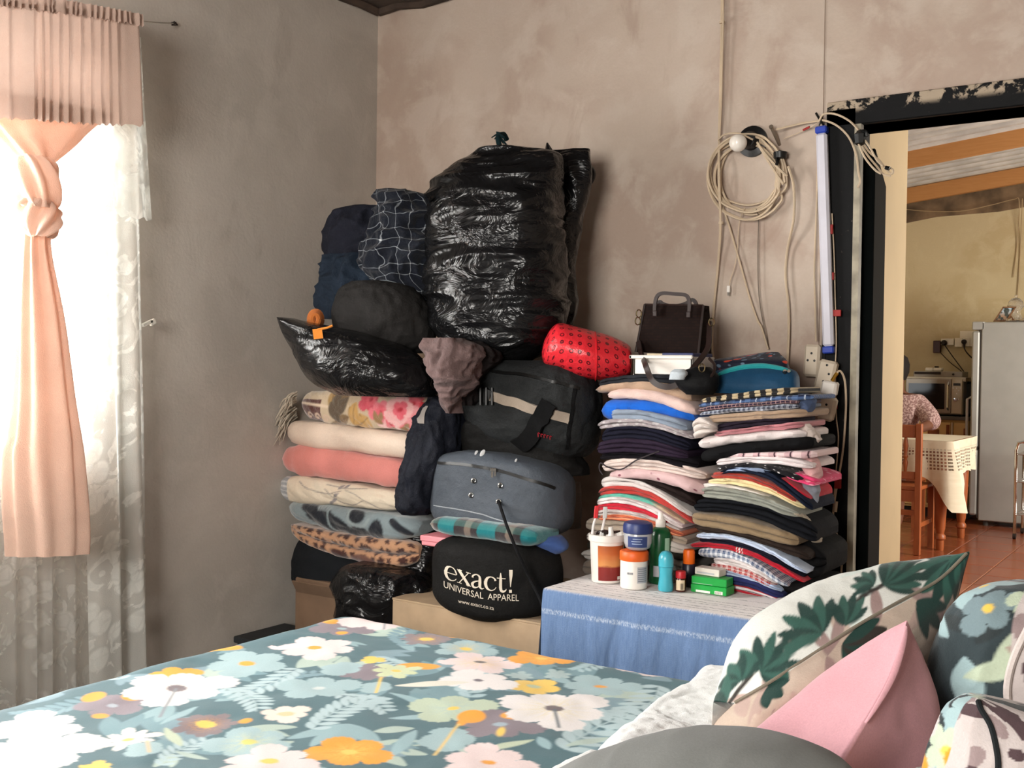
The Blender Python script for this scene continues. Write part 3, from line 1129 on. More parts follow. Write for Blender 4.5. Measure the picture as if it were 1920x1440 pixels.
# ---------------- cabinets, worktop, microwave
m_cab = plain('cream_cabinet', (206, 172, 112), 0.5, var=0.04)
m_cabwood = plain('cabinet_wood_inlay', (122, 66, 34), 0.5, var=0.12, vs=20)
m_dark = plain('plinth_dark', (34, 26, 22), 0.7)
CY = 5.75
cb = thing('kitchen_cabinet', (1.0, CY + 0.25, 0), 'cream kitchen cabinet with brown wood inlays and drawers under the microwave', 'cabinet')
MB().box((0.45, CY, 0.08), (1.405, CY + 0.5, 0.82)).build('body', m_cab, cb, smooth=False)
MB().box((0.47, CY + 0.03, 0), (1.39, CY + 0.48, 0.08)).build('plinth', m_dark, cb, smooth=False)
xa = float(pix(1786, 800, y=CY)[0])
dr = MB().box((0.47, CY - 0.018, 0.10), (xa - 0.012, CY, 0.80), 0.004).build('door', m_cab, cb, smooth=False)
MB().box((xa - 0.19, CY - 0.024, 0.12), (xa - 0.10, CY - 0.017, 0.74), 0.002).build('inlay', m_cabwood, dr, smooth=False)
MB().box((xa - 0.045, CY - 0.024, 0.12), (xa - 0.020, CY - 0.017, 0.78), 0.002).build('handle', m_cabwood, dr, smooth=False)
MB().box((xa - 0.006, CY - 0.02, 0.1), (xa + 0.004, CY, 0.80)).build('divider', plain('white_edging', (220, 208, 184), 0.5), cb, smooth=False)
for k, (z0, z1) in enumerate(((0.62, 0.80), (0.44, 0.605), (0.27, 0.425), (0.10, 0.255))):
    d_ = MB().box((xa + 0.012, CY - 0.018, z0), (1.40, CY, z1), 0.004).build('drawer', m_cab, cb, smooth=False)
    MB().box((xa + 0.09, CY - 0.024, (z0 + z1) / 2 - 0.01), (1.40, CY - 0.017, (z0 + z1) / 2 + 0.045), 0.002).build('inlay', m_cabwood, d_, smooth=False)
tag(MB().box((0.43, CY - 0.03, 0.82), (1.412, CY + 0.52, 0.85), 0.004).build('worktop', plain('grey_worktop', (96, 92, 86), 0.4), smooth=False), 'grey worktop on the cream cabinet under the microwave', 'worktop')
tag(MB().box((1.30, CY + 0.16, 0.852), (1.405, CY + 0.44, 1.14), 0.02).build('black_appliance', plain('black_gloss_box', (12, 12, 12), 0.3), smooth=False), 'black appliance in the gap between microwave and fridge', 'appliance')

m_steel = plain('brushed_steel', (168, 160, 148), 0.32, metal=0.7, var=0.04)
m_blackglass = plain('black_glass', (8, 8, 8), 0.12, spec=0.6)
MX0, MX1, MY = float(pix(1698, 740, y=CY + 0.02)[0]), float(pix(1806, 740, y=CY + 0.02)[0]), CY + 0.02
MZ0, MZ1 = 0.853, 1.17
mw = thing('microwave', ((MX0 + MX1) / 2, MY + 0.18, MZ0), 'stainless steel microwave oven on the worktop', 'microwave')
MB().box((MX0, MY, MZ0 + 0.01), (MX1, MY + 0.36, MZ1), 0.006).build('body', m_steel, mw, smooth=False)
xm = MX0 + (MX1 - MX0) * 0.80
md = MB().box((MX0 + 0.005, MY - 0.02, MZ0 + 0.02), (xm, MY, MZ1 - 0.01), 0.004).build('door', m_steel, mw, smooth=False)
MB().box((MX0 + 0.03, MY - 0.024, MZ0 + 0.055), (xm - 0.05, MY - 0.019, MZ1 - 0.05)).build('window', m_blackglass, md, smooth=False)
MB().tube([(xm - 0.02, MY - 0.02, MZ0 + 0.05), (xm - 0.02, MY - 0.045, MZ0 + 0.07), (xm - 0.02, MY - 0.045, MZ1 - 0.06), (xm - 0.02, MY - 0.02, MZ1 - 0.04)], 0.008, 8).build('handle', m_chrome, md)
cp = MB().box((xm + 0.004, MY - 0.02, MZ0 + 0.02), (MX1 - 0.004, MY, MZ1 - 0.01), 0.003).build('control_panel', plain('panel_beige', (186, 172, 146), 0.4, metal=0.3), mw, smooth=False)
pw = MX1 - xm
MB().box((xm + pw * 0.2, MY - 0.024, MZ1 - 0.065), (MX1 - pw * 0.2, MY - 0.019, MZ1 - 0.045)).build('display', m_blackglass, cp, smooth=False)
for (a, b) in ((0.2, 0.085), (0.5, 0.085), (0.8, 0.085), (0.33, 0.105), (0.66, 0.105), (0.5, 0.13), (0.8, 0.15), (0.65, 0.175)):
    MB().lathe((xm + pw * a, MY - 0.02, MZ1 - b), [(0.004, 0), (0.004, 0.004)], 10, axis=(0, -1, 0)).build('button', m_chrome, cp)
MB().lathe((xm + pw * 0.4, MY - 0.02, MZ1 - 0.18), [(0.016, 0), (0.014, 0.018), (0.0, 0.019)], 18, axis=(0, -1, 0)).build('dial', m_chrome, cp)
for x in (MX0 + 0.04, MX1 - 0.04):
    MB().lathe((x, MY + 0.05, 0.85), [(0.012, 0), (0.012, 0.015)], 10).build('foot', m_dark, mw)
# scalloped lace mat over the microwave
m_doily = fabric('white_lace_mat', (196, 188, 172))
dm = MB()
xs_ = np.linspace(MX0 - 0.03, MX1 + 0.02, 60)
top = np.stack([xs_, np.full(60, MY + 0.3), np.full(60, MZ1 + 0.003)], 1)
edg = np.stack([xs_, np.full(60, MY - 0.004), np.full(60, MZ1 + 0.004)], 1)
fall = np.stack([xs_, np.full(60, MY - 0.012), MZ1 - 0.008 - 0.022 * np.abs(np.sin(np.linspace(0, 3.5 * math.pi, 60)))], 1)
dm.grid(np.array([top, edg, fall]).transpose(1, 0, 2))
o = dm.build('lace_mat', m_doily, angle=180)
o.modifiers.new('th', 'SOLIDIFY').thickness = 0.002
tag(o, 'white scalloped lace mat covering the microwave top', 'mat')
dv = thing('media_player', (MX0 + 0.3, MY + 0.12, MZ1 + 0.006), 'flat silver media player lying on top of the microwave', 'media player')
MB().box((MX0 + 0.06, MY + 0.0, MZ1 + 0.006), (MX1 - 0.01, MY + 0.24, MZ1 + 0.052), 0.004).build('body', plain('silver_plastic', (150, 144, 132), 0.4), dv, smooth=False)
MB().box((MX0 + 0.07, MY - 0.004, MZ1 + 0.026), (MX0 + 0.28, MY + 0.0, MZ1 + 0.046)).build('fascia', m_dark, dv, smooth=False)
MB().lathe((MX1 - 0.08, MY, MZ1 + 0.028), [(0.009, 0), (0.009, 0.008)], 14, axis=(0, -1, 0)).build('knob', m_dark, dv)
rt = thing('white_router', (MX0 + 0.2, MY + 0.1, MZ1 + 0.053), 'small white box on top of the silver media player', 'router')
MB().box((MX0 + 0.145, MY + 0.04, MZ1 + 0.053), (MX0 + 0.275, MY + 0.13, MZ1 + 0.082), 0.006).build('shell', plain('white_plastic', (232, 226, 212), 0.4), rt, smooth=False)
MB().box((MX0 + 0.208, MY + 0.038, MZ1 + 0.054), (MX0 + 0.211, MY + 0.131, MZ1 + 0.083)).build('seam', m_gasket, rt, smooth=False)
tag(MB().box((MX0 + 0.215, MY + 0.06, MZ1 + 0.083), (MX0 + 0.245, MY + 0.10, MZ1 + 0.095), 0.003).build('black_adapter', m_dark, smooth=False), 'tiny black adapter on the white box above the microwave', 'adapter')

# ---------------- sockets and plugs on the kitchen wall
KW = KY - 0.004
m_sock = plain('socket_white', (226, 216, 194), 0.4)


def wallbox(px0, py0, px1, py1, th, name, mat, parent=None, bev=0.004, y=KW):
    a, b = pix(px0, py0, y=y), pix(px1, py1, y=y)
    return MB().box((a[0], y - th, b[2]), (b[0], y, a[2]), bev).build(name, mat, parent, smooth=False)


ws = thing('wall_socket', pix(1812, 640, y=KW), 'white double wall socket left of the fridge', 'socket')
wallbox(1801, 621, 1829, 650, 0.03, 'plate', m_sock, ws)
wallbox(1829, 625, 1836, 650, 0.02, 'side_box', plain('socket_brown', (110, 84, 58), 0.6), ws)
ad = thing('multi_adapter', pix(1782, 642, y=KW), 'white multi plug adapter strip on the kitchen wall', 'adapter')
wallbox(1766, 635, 1790, 647, 0.04, 'block', m_sock, ad)
wallbox(1792, 634, 1806, 651, 0.045, 'block', m_sock, ad)
wallbox(1810, 633, 1820, 650, 0.05, 'block', m_sock, ad)
tag(wallbox(1752, 639, 1765, 662, 0.05, 'brown_timer_plug', plain('brown_plastic', (60, 26, 20), 0.4)), 'dark brown plug-in box at the left end of the socket strip', 'plug')
bp = thing('black_round_plug', pix(1771, 643, y=KW), 'round black plug with a cable running down behind the microwave', 'plug')
MB().lathe(pix(1771, 643, y=KW - 0.04), [(0.024, 0), (0.024, 0.03), (0.014, 0.045), (0, 0.046)], 16, axis=(0, -1, 0)).build('head', m_dark, bp)
MB().tube([pix(1772, 648, y=KW - 0.06), pix(1786, 668, y=KW - 0.05), pix(1806, 695, y=KW - 0.05), pix(1814, 708, y=KW - 0.06)], 0.005, 6, sub=16).build('cable', m_dark, bp)
MB().tube([pix(1764, 662, y=KW - 0.03), pix(1782, 680, y=KW - 0.03), pix(1800, 694, y=KW - 0.04), pix(1812, 706, y=KW - 0.05)], 0.004, 6, sub=16).build('cable', m_dark, bp)
bp = thing('black_plug', pix(1808, 641, y=KW), 'black three-pin plug with a cable running towards the fridge', 'plug')
MB().lathe(pix(1808, 641, y=KW - 0.05), [(0.022, 0), (0.020, 0.03), (0.0, 0.04)], 12, axis=(0, -1, 0)).build('head', m_dark, bp)
MB().tube([pix(1808, 645, y=KW - 0.07), pix(1809, 655, y=KW - 0.07), pix(1818, 667, y=KW - 0.06), pix(1834, 680, y=KW - 0.05)], [0.010, 0.005, 0.006, 0.006], 6, sub=16).build('cable', m_dark, bp)
for k, (pts, lb) in enumerate((([(1693, 392), (1740, 396), (1800, 396), (1860, 384), (1900, 374), (1911, 378), (1908, 450), (1900, 520)], 'thin pale cable sagging along the top of the kitchen wall'),
                               ([(1917, 372), (1914, 450), (1906, 590)], 'thin pale cable dropping straight down behind the jug'))):
    tag(MB().tube([pix(a, b, y=KW - 0.06 if b < 400 else KW - 0.008) for a, b in pts], 0.0035, 5, sub=40).build('wall_cable', plain('old_cable', (172, 148, 112), 0.7)), lb, 'cable')

# ---------------- chrome trolley at the right edge
tr_ = thing('chrome_trolley', pix(1915, 985, y=4.6), 'chrome tube trolley with a rounded frame before the fridge', 'trolley')
ty0 = 4.9
a = pix(1902, 1000, y=ty0)
b = pix(1902, 845, y=ty0)
c_ = pix(1912, 828, y=ty0)
x1 = a[0] + 0.45
MB().tube([(a[0], ty0, 0.04), (a[0], ty0, b[2]), (a[0] + 0.015, ty0, c_[2] - 0.01), (a[0] + 0.06, ty0, c_[2]), (x1 - 0.06, ty0, c_[2]), (x1 - 0.015, ty0, c_[2] - 0.01), (x1, ty0, b[2]), (x1, ty0, 0.04)], 0.011, 8).build('frame', m_chrome, tr_)
MB().tube([(a[0], ty0 + 0.35, 0.04), (a[0], ty0 + 0.35, c_[2] - 0.1), (x1, ty0 + 0.35, c_[2] - 0.1), (x1, ty0 + 0.35, 0.04)], 0.011, 8).build('frame', m_chrome, tr_)
for z in (0.18, 0.42, 0.62):
    sh = MB()
    for k in range(8):
        sh.tube([(a[0], ty0 + 0.05 * k, z), (x1, ty0 + 0.05 * k, z)], 0.004, 5)
    sh.tube([(a[0], ty0, z), (a[0], ty0 + 0.35, z)], 0.006, 6).tube([(x1, ty0, z), (x1, ty0 + 0.35, z)], 0.006, 6)
    sh.build('shelf', m_chrome, tr_)
for (x, y) in ((a[0], ty0), (x1, ty0), (a[0], ty0 + 0.35), (x1, ty0 + 0.35)):
    MB().lathe((x - 0.01, y, 0.022), [(0.022, 0), (0.022, 0.02)], 14, axis=(1, 0, 0)).build('castor', m_dark, tr_)

# ---------------- dining table, lace cloth, chair
t = NT('orange_pine')
gr = t.noise(t.coord('Object', (9, 9, 1.5)), 6, 5, 0.6, 0.5)
m_pine = t.done(t.bsdf(t.mix(gr, lin4((140, 72, 34)), lin4((178, 98, 52))), 0.4, 0.45))
TY = 3.97
lx = float(pix(1762, 1000, y=TY + 0.05)[0])
TX1, TX0, TY1, TZ = lx + 0.07, 0.25, TY + 0.80, 0.745
tb = thing('dining_table', ((TX0 + TX1) / 2, TY + 0.4, 0), 'orange pine dining table with turned legs under the lace cloth', 'table')
MB().box((TX0, TY, TZ - 0.03), (TX1, TY1, TZ), 0.006).build('top', m_pine, tb, smooth=False)
MB().box((TX0 + 0.06, TY + 0.05, TZ - 0.13), (TX1 - 0.06, TY + 0.075, TZ - 0.03)).box((TX0 + 0.06, TY1 - 0.075, TZ - 0.13), (TX1 - 0.06, TY1 - 0.05, TZ - 0.03)).box((TX1 - 0.085, TY + 0.05, TZ - 0.13), (TX1 - 0.06, TY1 - 0.05, TZ - 0.03)).build('apron', m_pine, tb, smooth=False)
lp = [(0.022, 0), (0.026, 0.02), (0.026, 0.07), (0.036, 0.08), (0.036, 0.10), (0.024, 0.115), (0.032, 0.15), (0.042, 0.35), (0.046, 0.5), (0.040, 0.54), (0.028, 0.56), (0.040, 0.575), (0.040, 0.60), (0.034, 0.605), (0.034, TZ - 0.03)]
for (x, y) in ((lx, TY + 0.06), (TX0 + 0.07, TY + 0.06), (lx, TY1 - 0.06), (TX0 + 0.07, TY1 - 0.06)):
    MB().lathe((x, y, 0), lp, 18).build('leg', m_pine, tb)
t = NT('crochet_cloth')
uv = t.coord('UV')
s = t.xyz(uv)
gx = t.math('ABSOLUTE', t.math('SUBTRACT', t.math('FRACT', t.math('MULTIPLY', s[0], 45)), 0.5))
gy = t.math('ABSOLUTE', t.math('SUBTRACT', t.math('FRACT', t.math('MULTIPLY', s[1], 45)), 0.5))
hole = t.math('MULTIPLY', t.math('SUBTRACT', 1.0, t.step(gx, 0.30, 0.04)), t.math('SUBTRACT', 1.0, t.step(gy, 0.30, 0.04)))
band = t.math('MULTIPLY', t.step(s[1], 0.06, 0.01), t.math('SUBTRACT', 1.0, t.step(s[1], 0.20, 0.01)))
vor = t.step(t.voro(uv, 5), 0.42, 0.02)
hole = t.math('MULTIPLY', t.math('MULTIPLY', hole, band), vor)
df = t.bsdf(t.mix(t.noise(uv, 30, 3), lin4((214, 200, 172)), lin4((236, 226, 204))), 0.9, 0.2)
tp = t.node('ShaderNodeBsdfTransparent')
mx = t.node('ShaderNodeMixShader')
t.set(mx.inputs[0], t.math('MULTIPLY', hole, 0.85))
t.t.links.new(df, mx.inputs[1])
t.t.links.new(tp.outputs[0], mx.inputs[2])
m_crochet = t.done(mx.outputs[0])
tc = MB()
n1, n2 = 110, 14
# top sheet
tc.grid(np.array([[(x, y, TZ + 0.004) for y in (TY - 0.004, TY1 + 0.004)] for x in (TX0 - 0.004, TX1 + 0.004)]))
uvs = [(0, -0.5)] * 4
# front and right falls with a scalloped hem; the corner hangs longest
per = np.concatenate([np.stack([np.linspace(TX0, TX1, 80), np.full(80, TY - 0.006)], 1), np.stack([np.full(50, TX1 + 0.006), np.linspace(TY, TY1, 50)], 1)])
ln = np.concatenate([[0], np.cumsum(np.linalg.norm(np.diff(per, axis=0), axis=1))])
cor = ln[79]
drop = 0.225 + 0.24 * np.exp(-((ln - cor) / 0.10) ** 2) + 0.012 * np.abs(np.sin(ln * 22))
P = np.zeros((130, n2, 3))
for j in range(n2):
    f = j / (n2 - 1)
    out = 0.012 + 0.05 * f * np.exp(-((ln - cor) / 0.16) ** 2) + 0.016 * f * np.sin(ln * 34)
    dirx = np.where(ln < cor, 0.0, 1.0)
    P[:, j, 0] = per[:, 0] + dirx * out + 0.05 * f * np.exp(-((ln - cor) / 0.1) ** 2)
    P[:, j, 1] = per[:, 1] - (1 - dirx) * out
    P[:, j, 2] = TZ + 0.004 - drop * f
tc.grid(P)
uvs = np.vstack([np.array(uvs, float), np.stack([np.repeat(ln, n2), (np.tile(np.linspace(0, 1, n2), 130) * np.repeat(drop, n2))], 1)])
o = tc.build('lace_tablecloth', m_crochet, uv=uvs, angle=180)
tag(o, 'cream crochet lace cloth with scalloped hem over the dining table', 'tablecloth')

CHY = 3.72
pr = float(pix(1722, 900, y=CHY)[0])
pl = pr - 0.42
ch = thing('dining_chair', ((pr + pl) / 2, CHY + 0.2, 0), 'orange pine dining chair with its back to the bedroom door', 'chair')
for x in (pl, pr):
    MB().box((x - 0.02, CHY - 0.018, 0), (x + 0.02, CHY + 0.018, 0.87), 0.004).build('back_post', m_pine, ch, smooth=False)
MB().box((pl + 0.02, CHY - 0.012, 0.775), (pr - 0.02, CHY + 0.012, 0.86), 0.004).build('top_rail', m_pine, ch, smooth=False)
MB().box((pl + 0.02, CHY - 0.012, 0.50), (pr - 0.02, CHY + 0.012, 0.55), 0.004).build('lower_rail', m_pine, ch, smooth=False)
for k in range(4):
    x = pr - 0.085 - k * 0.083
    MB().lathe((x, CHY, 0.55), [(0.010, 0), (0.013, 0.03), (0.017, 0.06), (0.010, 0.085), (0.017, 0.10), (0.010, 0.115), (0.014, 0.15), (0.018, 0.17), (0.010, 0.225)], 12).build('spindle', m_pine, ch)
MB().box((pl - 0.01, CHY - 0.01, 0.425), (pr + 0.01, CHY + 0.40, 0.45), 0.006).build('seat', m_pine, ch, smooth=False)
MB().box((pl + 0.02, CHY - 0.01, 0.35), (pr - 0.02, CHY + 0.012, 0.425)).build('seat_rail', m_pine, ch, smooth=False)
MB().box((pl + 0.02, CHY - 0.01, 0.26), (pr - 0.02, CHY + 0.012, 0.295)).build('stretcher', m_pine, ch, smooth=False)
for x in (pl, pr):
    MB().box((x - 0.018, CHY + 0.36, 0), (x + 0.018, CHY + 0.395, 0.425)).build('front_leg', m_pine, ch, smooth=False)
    MB().box((x - 0.010, CHY + 0.0, 0.18), (x + 0.010, CHY + 0.38, 0.21)).build('stretcher', m_pine, ch, smooth=False)

# ---------------- seated person behind the table
def skin_body(name, joints, edges, mat, parent=None, sub=2):
    me = bpy.data.meshes.new(name)
    me.from_pydata([j[:3] for j in joints], edges, [])
    o = bpy.data.objects.new(name, me)
    COL.objects.link(o)
    sk = o.modifiers.new('skin', 'SKIN')
    for i, j in enumerate(joints):
        sv = me.skin_vertices[0].data[i]
        sv.radius = (j[3], j[4] if len(j) > 4 else j[3])
        sv.use_root = (i == 0)
    ss = o.modifiers.new('sub', 'SUBSURF')
    ss.levels = ss.render_levels = sub
    me.materials.append(mat)
    me.polygons.foreach_set('use_smooth', np.ones(len(me.polygons), bool))
    sk.use_smooth_shade = True
    if parent is not None:
        o.parent = parent
        o.matrix_parent_inverse = Matrix.Translation(-_world(parent))
    return o


m_skin = plain('brown_skin', (112, 70, 50), 0.55)
pxw, pyw = 1.0, 5.12
per_ = thing('person', (pxw, pyw, 0), 'person in a pale pink lace blouse seated behind the dining table', 'person')
J = [(pxw, pyw, 0.52, 0.13), (pxw, pyw - 0.01, 0.72, 0.12), (pxw, pyw - 0.03, 0.92, 0.13), (pxw, pyw - 0.04, 1.04, 0.055), (pxw + 0.0, pyw - 0.07, 1.11, 0.055),
     (pxw - 0.01, pyw - 0.09, 1.19, 0.085), (pxw - 0.01, pyw - 0.08, 1.27, 0.085),
     (pxw + 0.17, pyw - 0.03, 0.98, 0.06), (pxw + 0.28, pyw - 0.10, 0.82, 0.048), (pxw + 0.24, pyw - 0.33, 0.785, 0.038), (pxw + 0.19, pyw - 0.42, 0.775, 0.025),
     (pxw - 0.17, pyw - 0.03, 0.98, 0.06), (pxw - 0.25, pyw - 0.10, 0.80, 0.048), (pxw - 0.20, pyw - 0.33, 0.785, 0.038), (pxw - 0.19, pyw - 0.42, 0.775, 0.025),
     (pxw + 0.10, pyw - 0.10, 0.52, 0.095), (pxw + 0.12, pyw - 0.48, 0.50, 0.07), (pxw + 0.12, pyw - 0.44, 0.10, 0.045), (pxw + 0.12, pyw - 0.58, 0.04, 0.036),
     (pxw - 0.10, pyw - 0.10, 0.52, 0.095), (pxw - 0.12, pyw - 0.48, 0.50, 0.07), (pxw - 0.12, pyw - 0.44, 0.10, 0.045), (pxw - 0.12, pyw - 0.58, 0.04, 0.036)]
E = [(0, 1), (1, 2), (2, 3), (3, 4), (4, 5), (5, 6), (2, 7), (7, 8), (8, 9), (9, 10), (2, 11), (11, 12), (12, 13), (13, 14), (0, 15), (15, 16), (16, 17), (17, 18), (0, 19), (19, 20), (20, 21), (21, 22)]
skin_body('body', J, E, m_skin, per_)
t = NT('pink_lace_blouse')
co = t.coord('Object')
m_blouse = t.done(t.bsdf(t.mix(t.step(t.noise(co, 70, 3), 0.52, 0.05), lin4((150, 116, 112)), lin4((206, 176, 170))), 0.85, 0.2, 0, t.bump(t.noise(co, 90, 3), 0.5, 0.01)))
JB = [(pxw, pyw, 0.56, 0.155), (pxw, pyw - 0.01, 0.74, 0.145), (pxw, pyw - 0.03, 0.92, 0.155), (pxw, pyw - 0.04, 1.025, 0.085),
      (pxw + 0.16, pyw - 0.03, 0.965, 0.088), (pxw + 0.27, pyw - 0.08, 0.85, 0.085), (pxw + 0.30, pyw - 0.20, 0.80, 0.07),
      (pxw - 0.16, pyw - 0.03, 0.965, 0.088), (pxw - 0.25, pyw - 0.10, 0.82, 0.078), (pxw - 0.235, pyw - 0.22, 0.80, 0.07)]
skin_body('blouse', JB, [(0, 1), (1, 2), (2, 3), (2, 4), (4, 5), (5, 6), (2, 7), (7, 8), (8, 9)], m_blouse, per_)
hr = MB().lathe((pxw - 0.01, pyw - 0.06, 1.15), [(0.02, -0.02), (0.075, 0.0), (0.098, 0.06), (0.102, 0.12), (0.085, 0.175), (0.045, 0.205), (0.0, 0.21)], 24)
hr.build('hair', plain('dark_hair', (26, 18, 15), 0.8, bump=0.6, bs=80), per_)
fa = MB()
fc = np.array([pxw - 0.01, pyw - 0.165, 1.2])
fa.lathe(fc + (0, -0.012, 0.0), [(0.0, -0.03), (0.014, -0.024), (0.010, 0.0), (0.006, 0.03), (0.0, 0.034)], 10)
fa.lathe(fc + (0, 0.004, -0.05), [(0.0, -0.008), (0.024, -0.002), (0.024, 0.002), (0.0, 0.008)], 12, squash=0.5)
fa.build('face_features', m_skin, per_)
for s_ in (-1, 1):
    MB().lathe(fc + (s_ * 0.032, 0.008, 0.02), [(0.0, -0.008), (0.010, -0.004), (0.010, 0.004), (0.0, 0.008)], 10).build('eye', plain('eye_dark', (30, 24, 22), 0.3), per_)
    for q in range(4):
        hx_, hy_ = pxw + s_ * 0.19 + (q - 1.5) * 0.018, pyw - 0.42
        MB().tube([(hx_, hy_, 0.775), (hx_ * 1.0, hy_ - 0.035, 0.782), (hx_, hy_ - 0.065 - 0.008 * (1.5 - abs(q - 1.5)), 0.765)], [0.010, 0.009, 0.006], 8, sub=8).build('finger', m_skin, per_)
    hx_ = pxw + s_ * 0.19
    MB().tube([(hx_ - s_ * 0.02, pyw - 0.39, 0.775), (hx_ - s_ * 0.05, pyw - 0.43, 0.772), (hx_ - s_ * 0.06, pyw - 0.455, 0.766)], [0.011, 0.010, 0.007], 8, sub=8).build('thumb', m_skin, per_)
st = thing('kitchen_stool', (pxw, pyw + 0.02, 0), 'wooden stool under the person behind the dining table', 'stool')
MB().box((pxw - 0.2, pyw - 0.14, 0.36), (pxw + 0.2, pyw + 0.18, 0.40), 0.006).build('seat', m_pine, st, smooth=False)
for (a, b) in ((-0.16, -0.11), (0.16, -0.11), (-0.16, 0.15), (0.16, 0.15)):
    MB().box((pxw + a - 0.018, pyw + b - 0.018, 0), (pxw + a + 0.018, pyw + b + 0.018, 0.36)).build('leg', m_pine, st, smooth=False)

# ================================================================== bed
BX0, BX1, BY1, BY0, BZ = 1.17, 3.36, -1.43, -2.95, 0.53
m_matt = fabric('mattress_ticking', (190, 184, 176))
m_bedwood = plain('bed_base_wood', (84, 58, 40), 0.6, var=0.15, vs=12)
bd = thing('bed', ((BX0 + BX1) / 2, (BY0 + BY1) / 2, 0), 'double bed under a floral quilt in the foreground', 'bed')
MB().box((BX0 + 0.05, BY0 + 0.05, 0.27), (BX1 - 0.03, BY1 - 0.05, BZ - 0.035), 0.03).build('mattress', m_matt, bd, smooth=False)
MB().box((BX0 + 0.06, BY0 + 0.06, 0.10), (BX1 - 0.02, BY1 - 0.06, 0.27), 0.01).build('base', m_bedwood, bd, smooth=False)
MB().box((BX1 - 0.02, BY0, 0.05), (BX1 + 0.03, BY1, 0.62), 0.01).build('headboard', m_bedwood, bd, smooth=False)
for (x, y) in ((BX0 + 0.1, BY0 + 0.1), (BX0 + 0.1, BY1 - 0.1), (BX1 - 0.1, BY0 + 0.1), (BX1 - 0.1, BY1 - 0.1)):
    MB().lathe((x, y, 0), [(0.03, 0), (0.035, 0.1)], 12).build('leg', m_bedwood, bd)

# quilt
TEAL, PBLUE, WHITE, PINKW, ORA, YEL, MAUVE, PGREEN = (70, 104, 112), (160, 186, 190), (236, 230, 228), (234, 214, 212), (238, 160, 44), (240, 200, 92), (132, 120, 128), (188, 202, 178)


def fold_edge(a, r):
    th = np.clip((r - a) / r, 0, math.pi / 2)
    pos = np.where(a >= r, a, r - r * np.sin(th))
    hang = np.maximum(0, (r - math.pi * r / 2) - a)
    return pos, r * (1 - np.cos(th)) * (a < r) + hang


st_ = 0.0034
A = np.arange(-0.34, 1.62, st_)
Bq = np.arange(-0.34, 1.34, st_)
AA, BB = np.meshgrid(A, Bq, indexing='ij')
xa_, ha = fold_edge(AA, 0.09)
yb_, hb = fold_edge(BB, 0.09)
cr = np.exp(-((AA - 0.1) ** 2 + (BB - 0.1) ** 2) / 0.02)
N0 = np.stack([AA * 2.6, BB * 2.6, AA * 0], -1)
z = BZ - np.minimum(ha + hb, 0.42 + 0.1 * ha) + 0.012 * fbm(N0, 4, 3) + 0.004 * fbm(N0 * 5, 9, 2)
x = BX0 + xa_ + 0.012 * fbm(np.stack([BB * 6, z * 5, 0 * z], -1), 12, 2) * (ha > 0.02)
y = BY1 - yb_ - 0.014 * fbm(np.stack([AA * 6, z * 5, 0 * z], -1), 13, 2) * (hb > 0.02)
mb = MB().grid(np.stack([x, y, z], -1), flip=True)
pt = Paint(np.stack([AA, -BB], -1).reshape(-1, 2), TEAL, 0.0024)


def qp(px, py):
    p = pix(px, py, z=BZ)
    return np.array([p[0] - BX0, p[1] - BY1])


def qw(px, py, w):
    p = pix(px, py, z=BZ)
    return w / 2 * ((p - CAM) @ FWD) / F_PX


def FL(px, py, w, col, n=6, rot=0.3, core=None, cc=None, deep=0.35, col2=None):
    pt.flower(qp(px, py), qw(px, py, w) * 1.05, n, rot, col, core, cc, deep, col2)


def FE(p0, p1, n=9, k=0.17, w=0.10, col=(176, 198, 202), curve=0.12):
    a, b = qp(*p0), qp(*p1)
    L = np.linalg.norm(b - a)
    pt.fern(a, b, n, L * k * 1.5, L * w * 0.42, col, curve)


def LV(p0, p1, w, col, vein=None):
    a, b = qp(*p0), qp(*p1)
    pt.leaf(a, b, qw(*p0, w), col, 1.0, vein)


# scattered ground leaves first
rq = np.random.default_rng(21)
for k in range(150):
    c0 = np.array([rq.uniform(-0.3, 1.6), -rq.uniform(-0.3, 1.3)])
    a = rq.uniform(0, 6.28)
    l = rq.uniform(0.05, 0.13)
    col = [(112, 146, 154), (142, 172, 178), (176, 194, 182), (122, 150, 160)][rq.integers(4)]
    for q in range(rq.integers(2, 5)):
        aa = a + (q - 1.2) * 0.5
        pt.leaf(c0, c0 + l * np.array([math.cos(aa), math.sin(aa)]), l * 0.16, col)
for k in range(26):
    c0 = np.array([rq.uniform(-0.2, 1.5), -rq.uniform(-0.2, 1.2)])
    a = rq.uniform(0, 6.28)
    l = rq.uniform(0.14, 0.22)
    pt.fern(c0, c0 + l * np.array([math.cos(a), math.sin(a)]), 9, l * 0.26, l * 0.045, [(168, 194, 200), (120, 152, 162)][k % 2], 0.15)
FE((560, 1255), (424, 1300)); FE((424, 1290), (480, 1335), 8); FE((585, 1365), (720, 1310), 10); FE((1236, 1286), (1132, 1347), 9)
FE((623, 1301), (724, 1336), 9); FE((1060, 1400), (1250, 1330), 9); FE((300, 1430), (400, 1380), 8)
for (a, b, w) in (((840, 1330), (730, 1302), 22), ((840, 1340), (728, 1345), 26), ((700, 1372), (776, 1362), 34), ((780, 1366), (735, 1415), 30), ((850, 1395), (960, 1440), 30),
                  ((300, 1360), (370, 1325), 22), ((310, 1365), (340, 1395), 24), ((390, 1420), (330, 1405), 20), ((1060, 1395), (1140, 1375), 26), ((1010, 1380), (1030, 1400), 24),
                  ((860, 1190), (950, 1196), 12), ((1100, 1215), (1180, 1240), 14), ((470, 1196), (560, 1180), 14), ((1030, 1262), (1070, 1280), 28), ((540, 1420), (440, 1435), 24), ((900, 1405), (1000, 1385), 22)):
    LV(a, b, w, [(150, 180, 186), (178, 196, 186), (196, 208, 182)][(a[0] // 7) % 3])
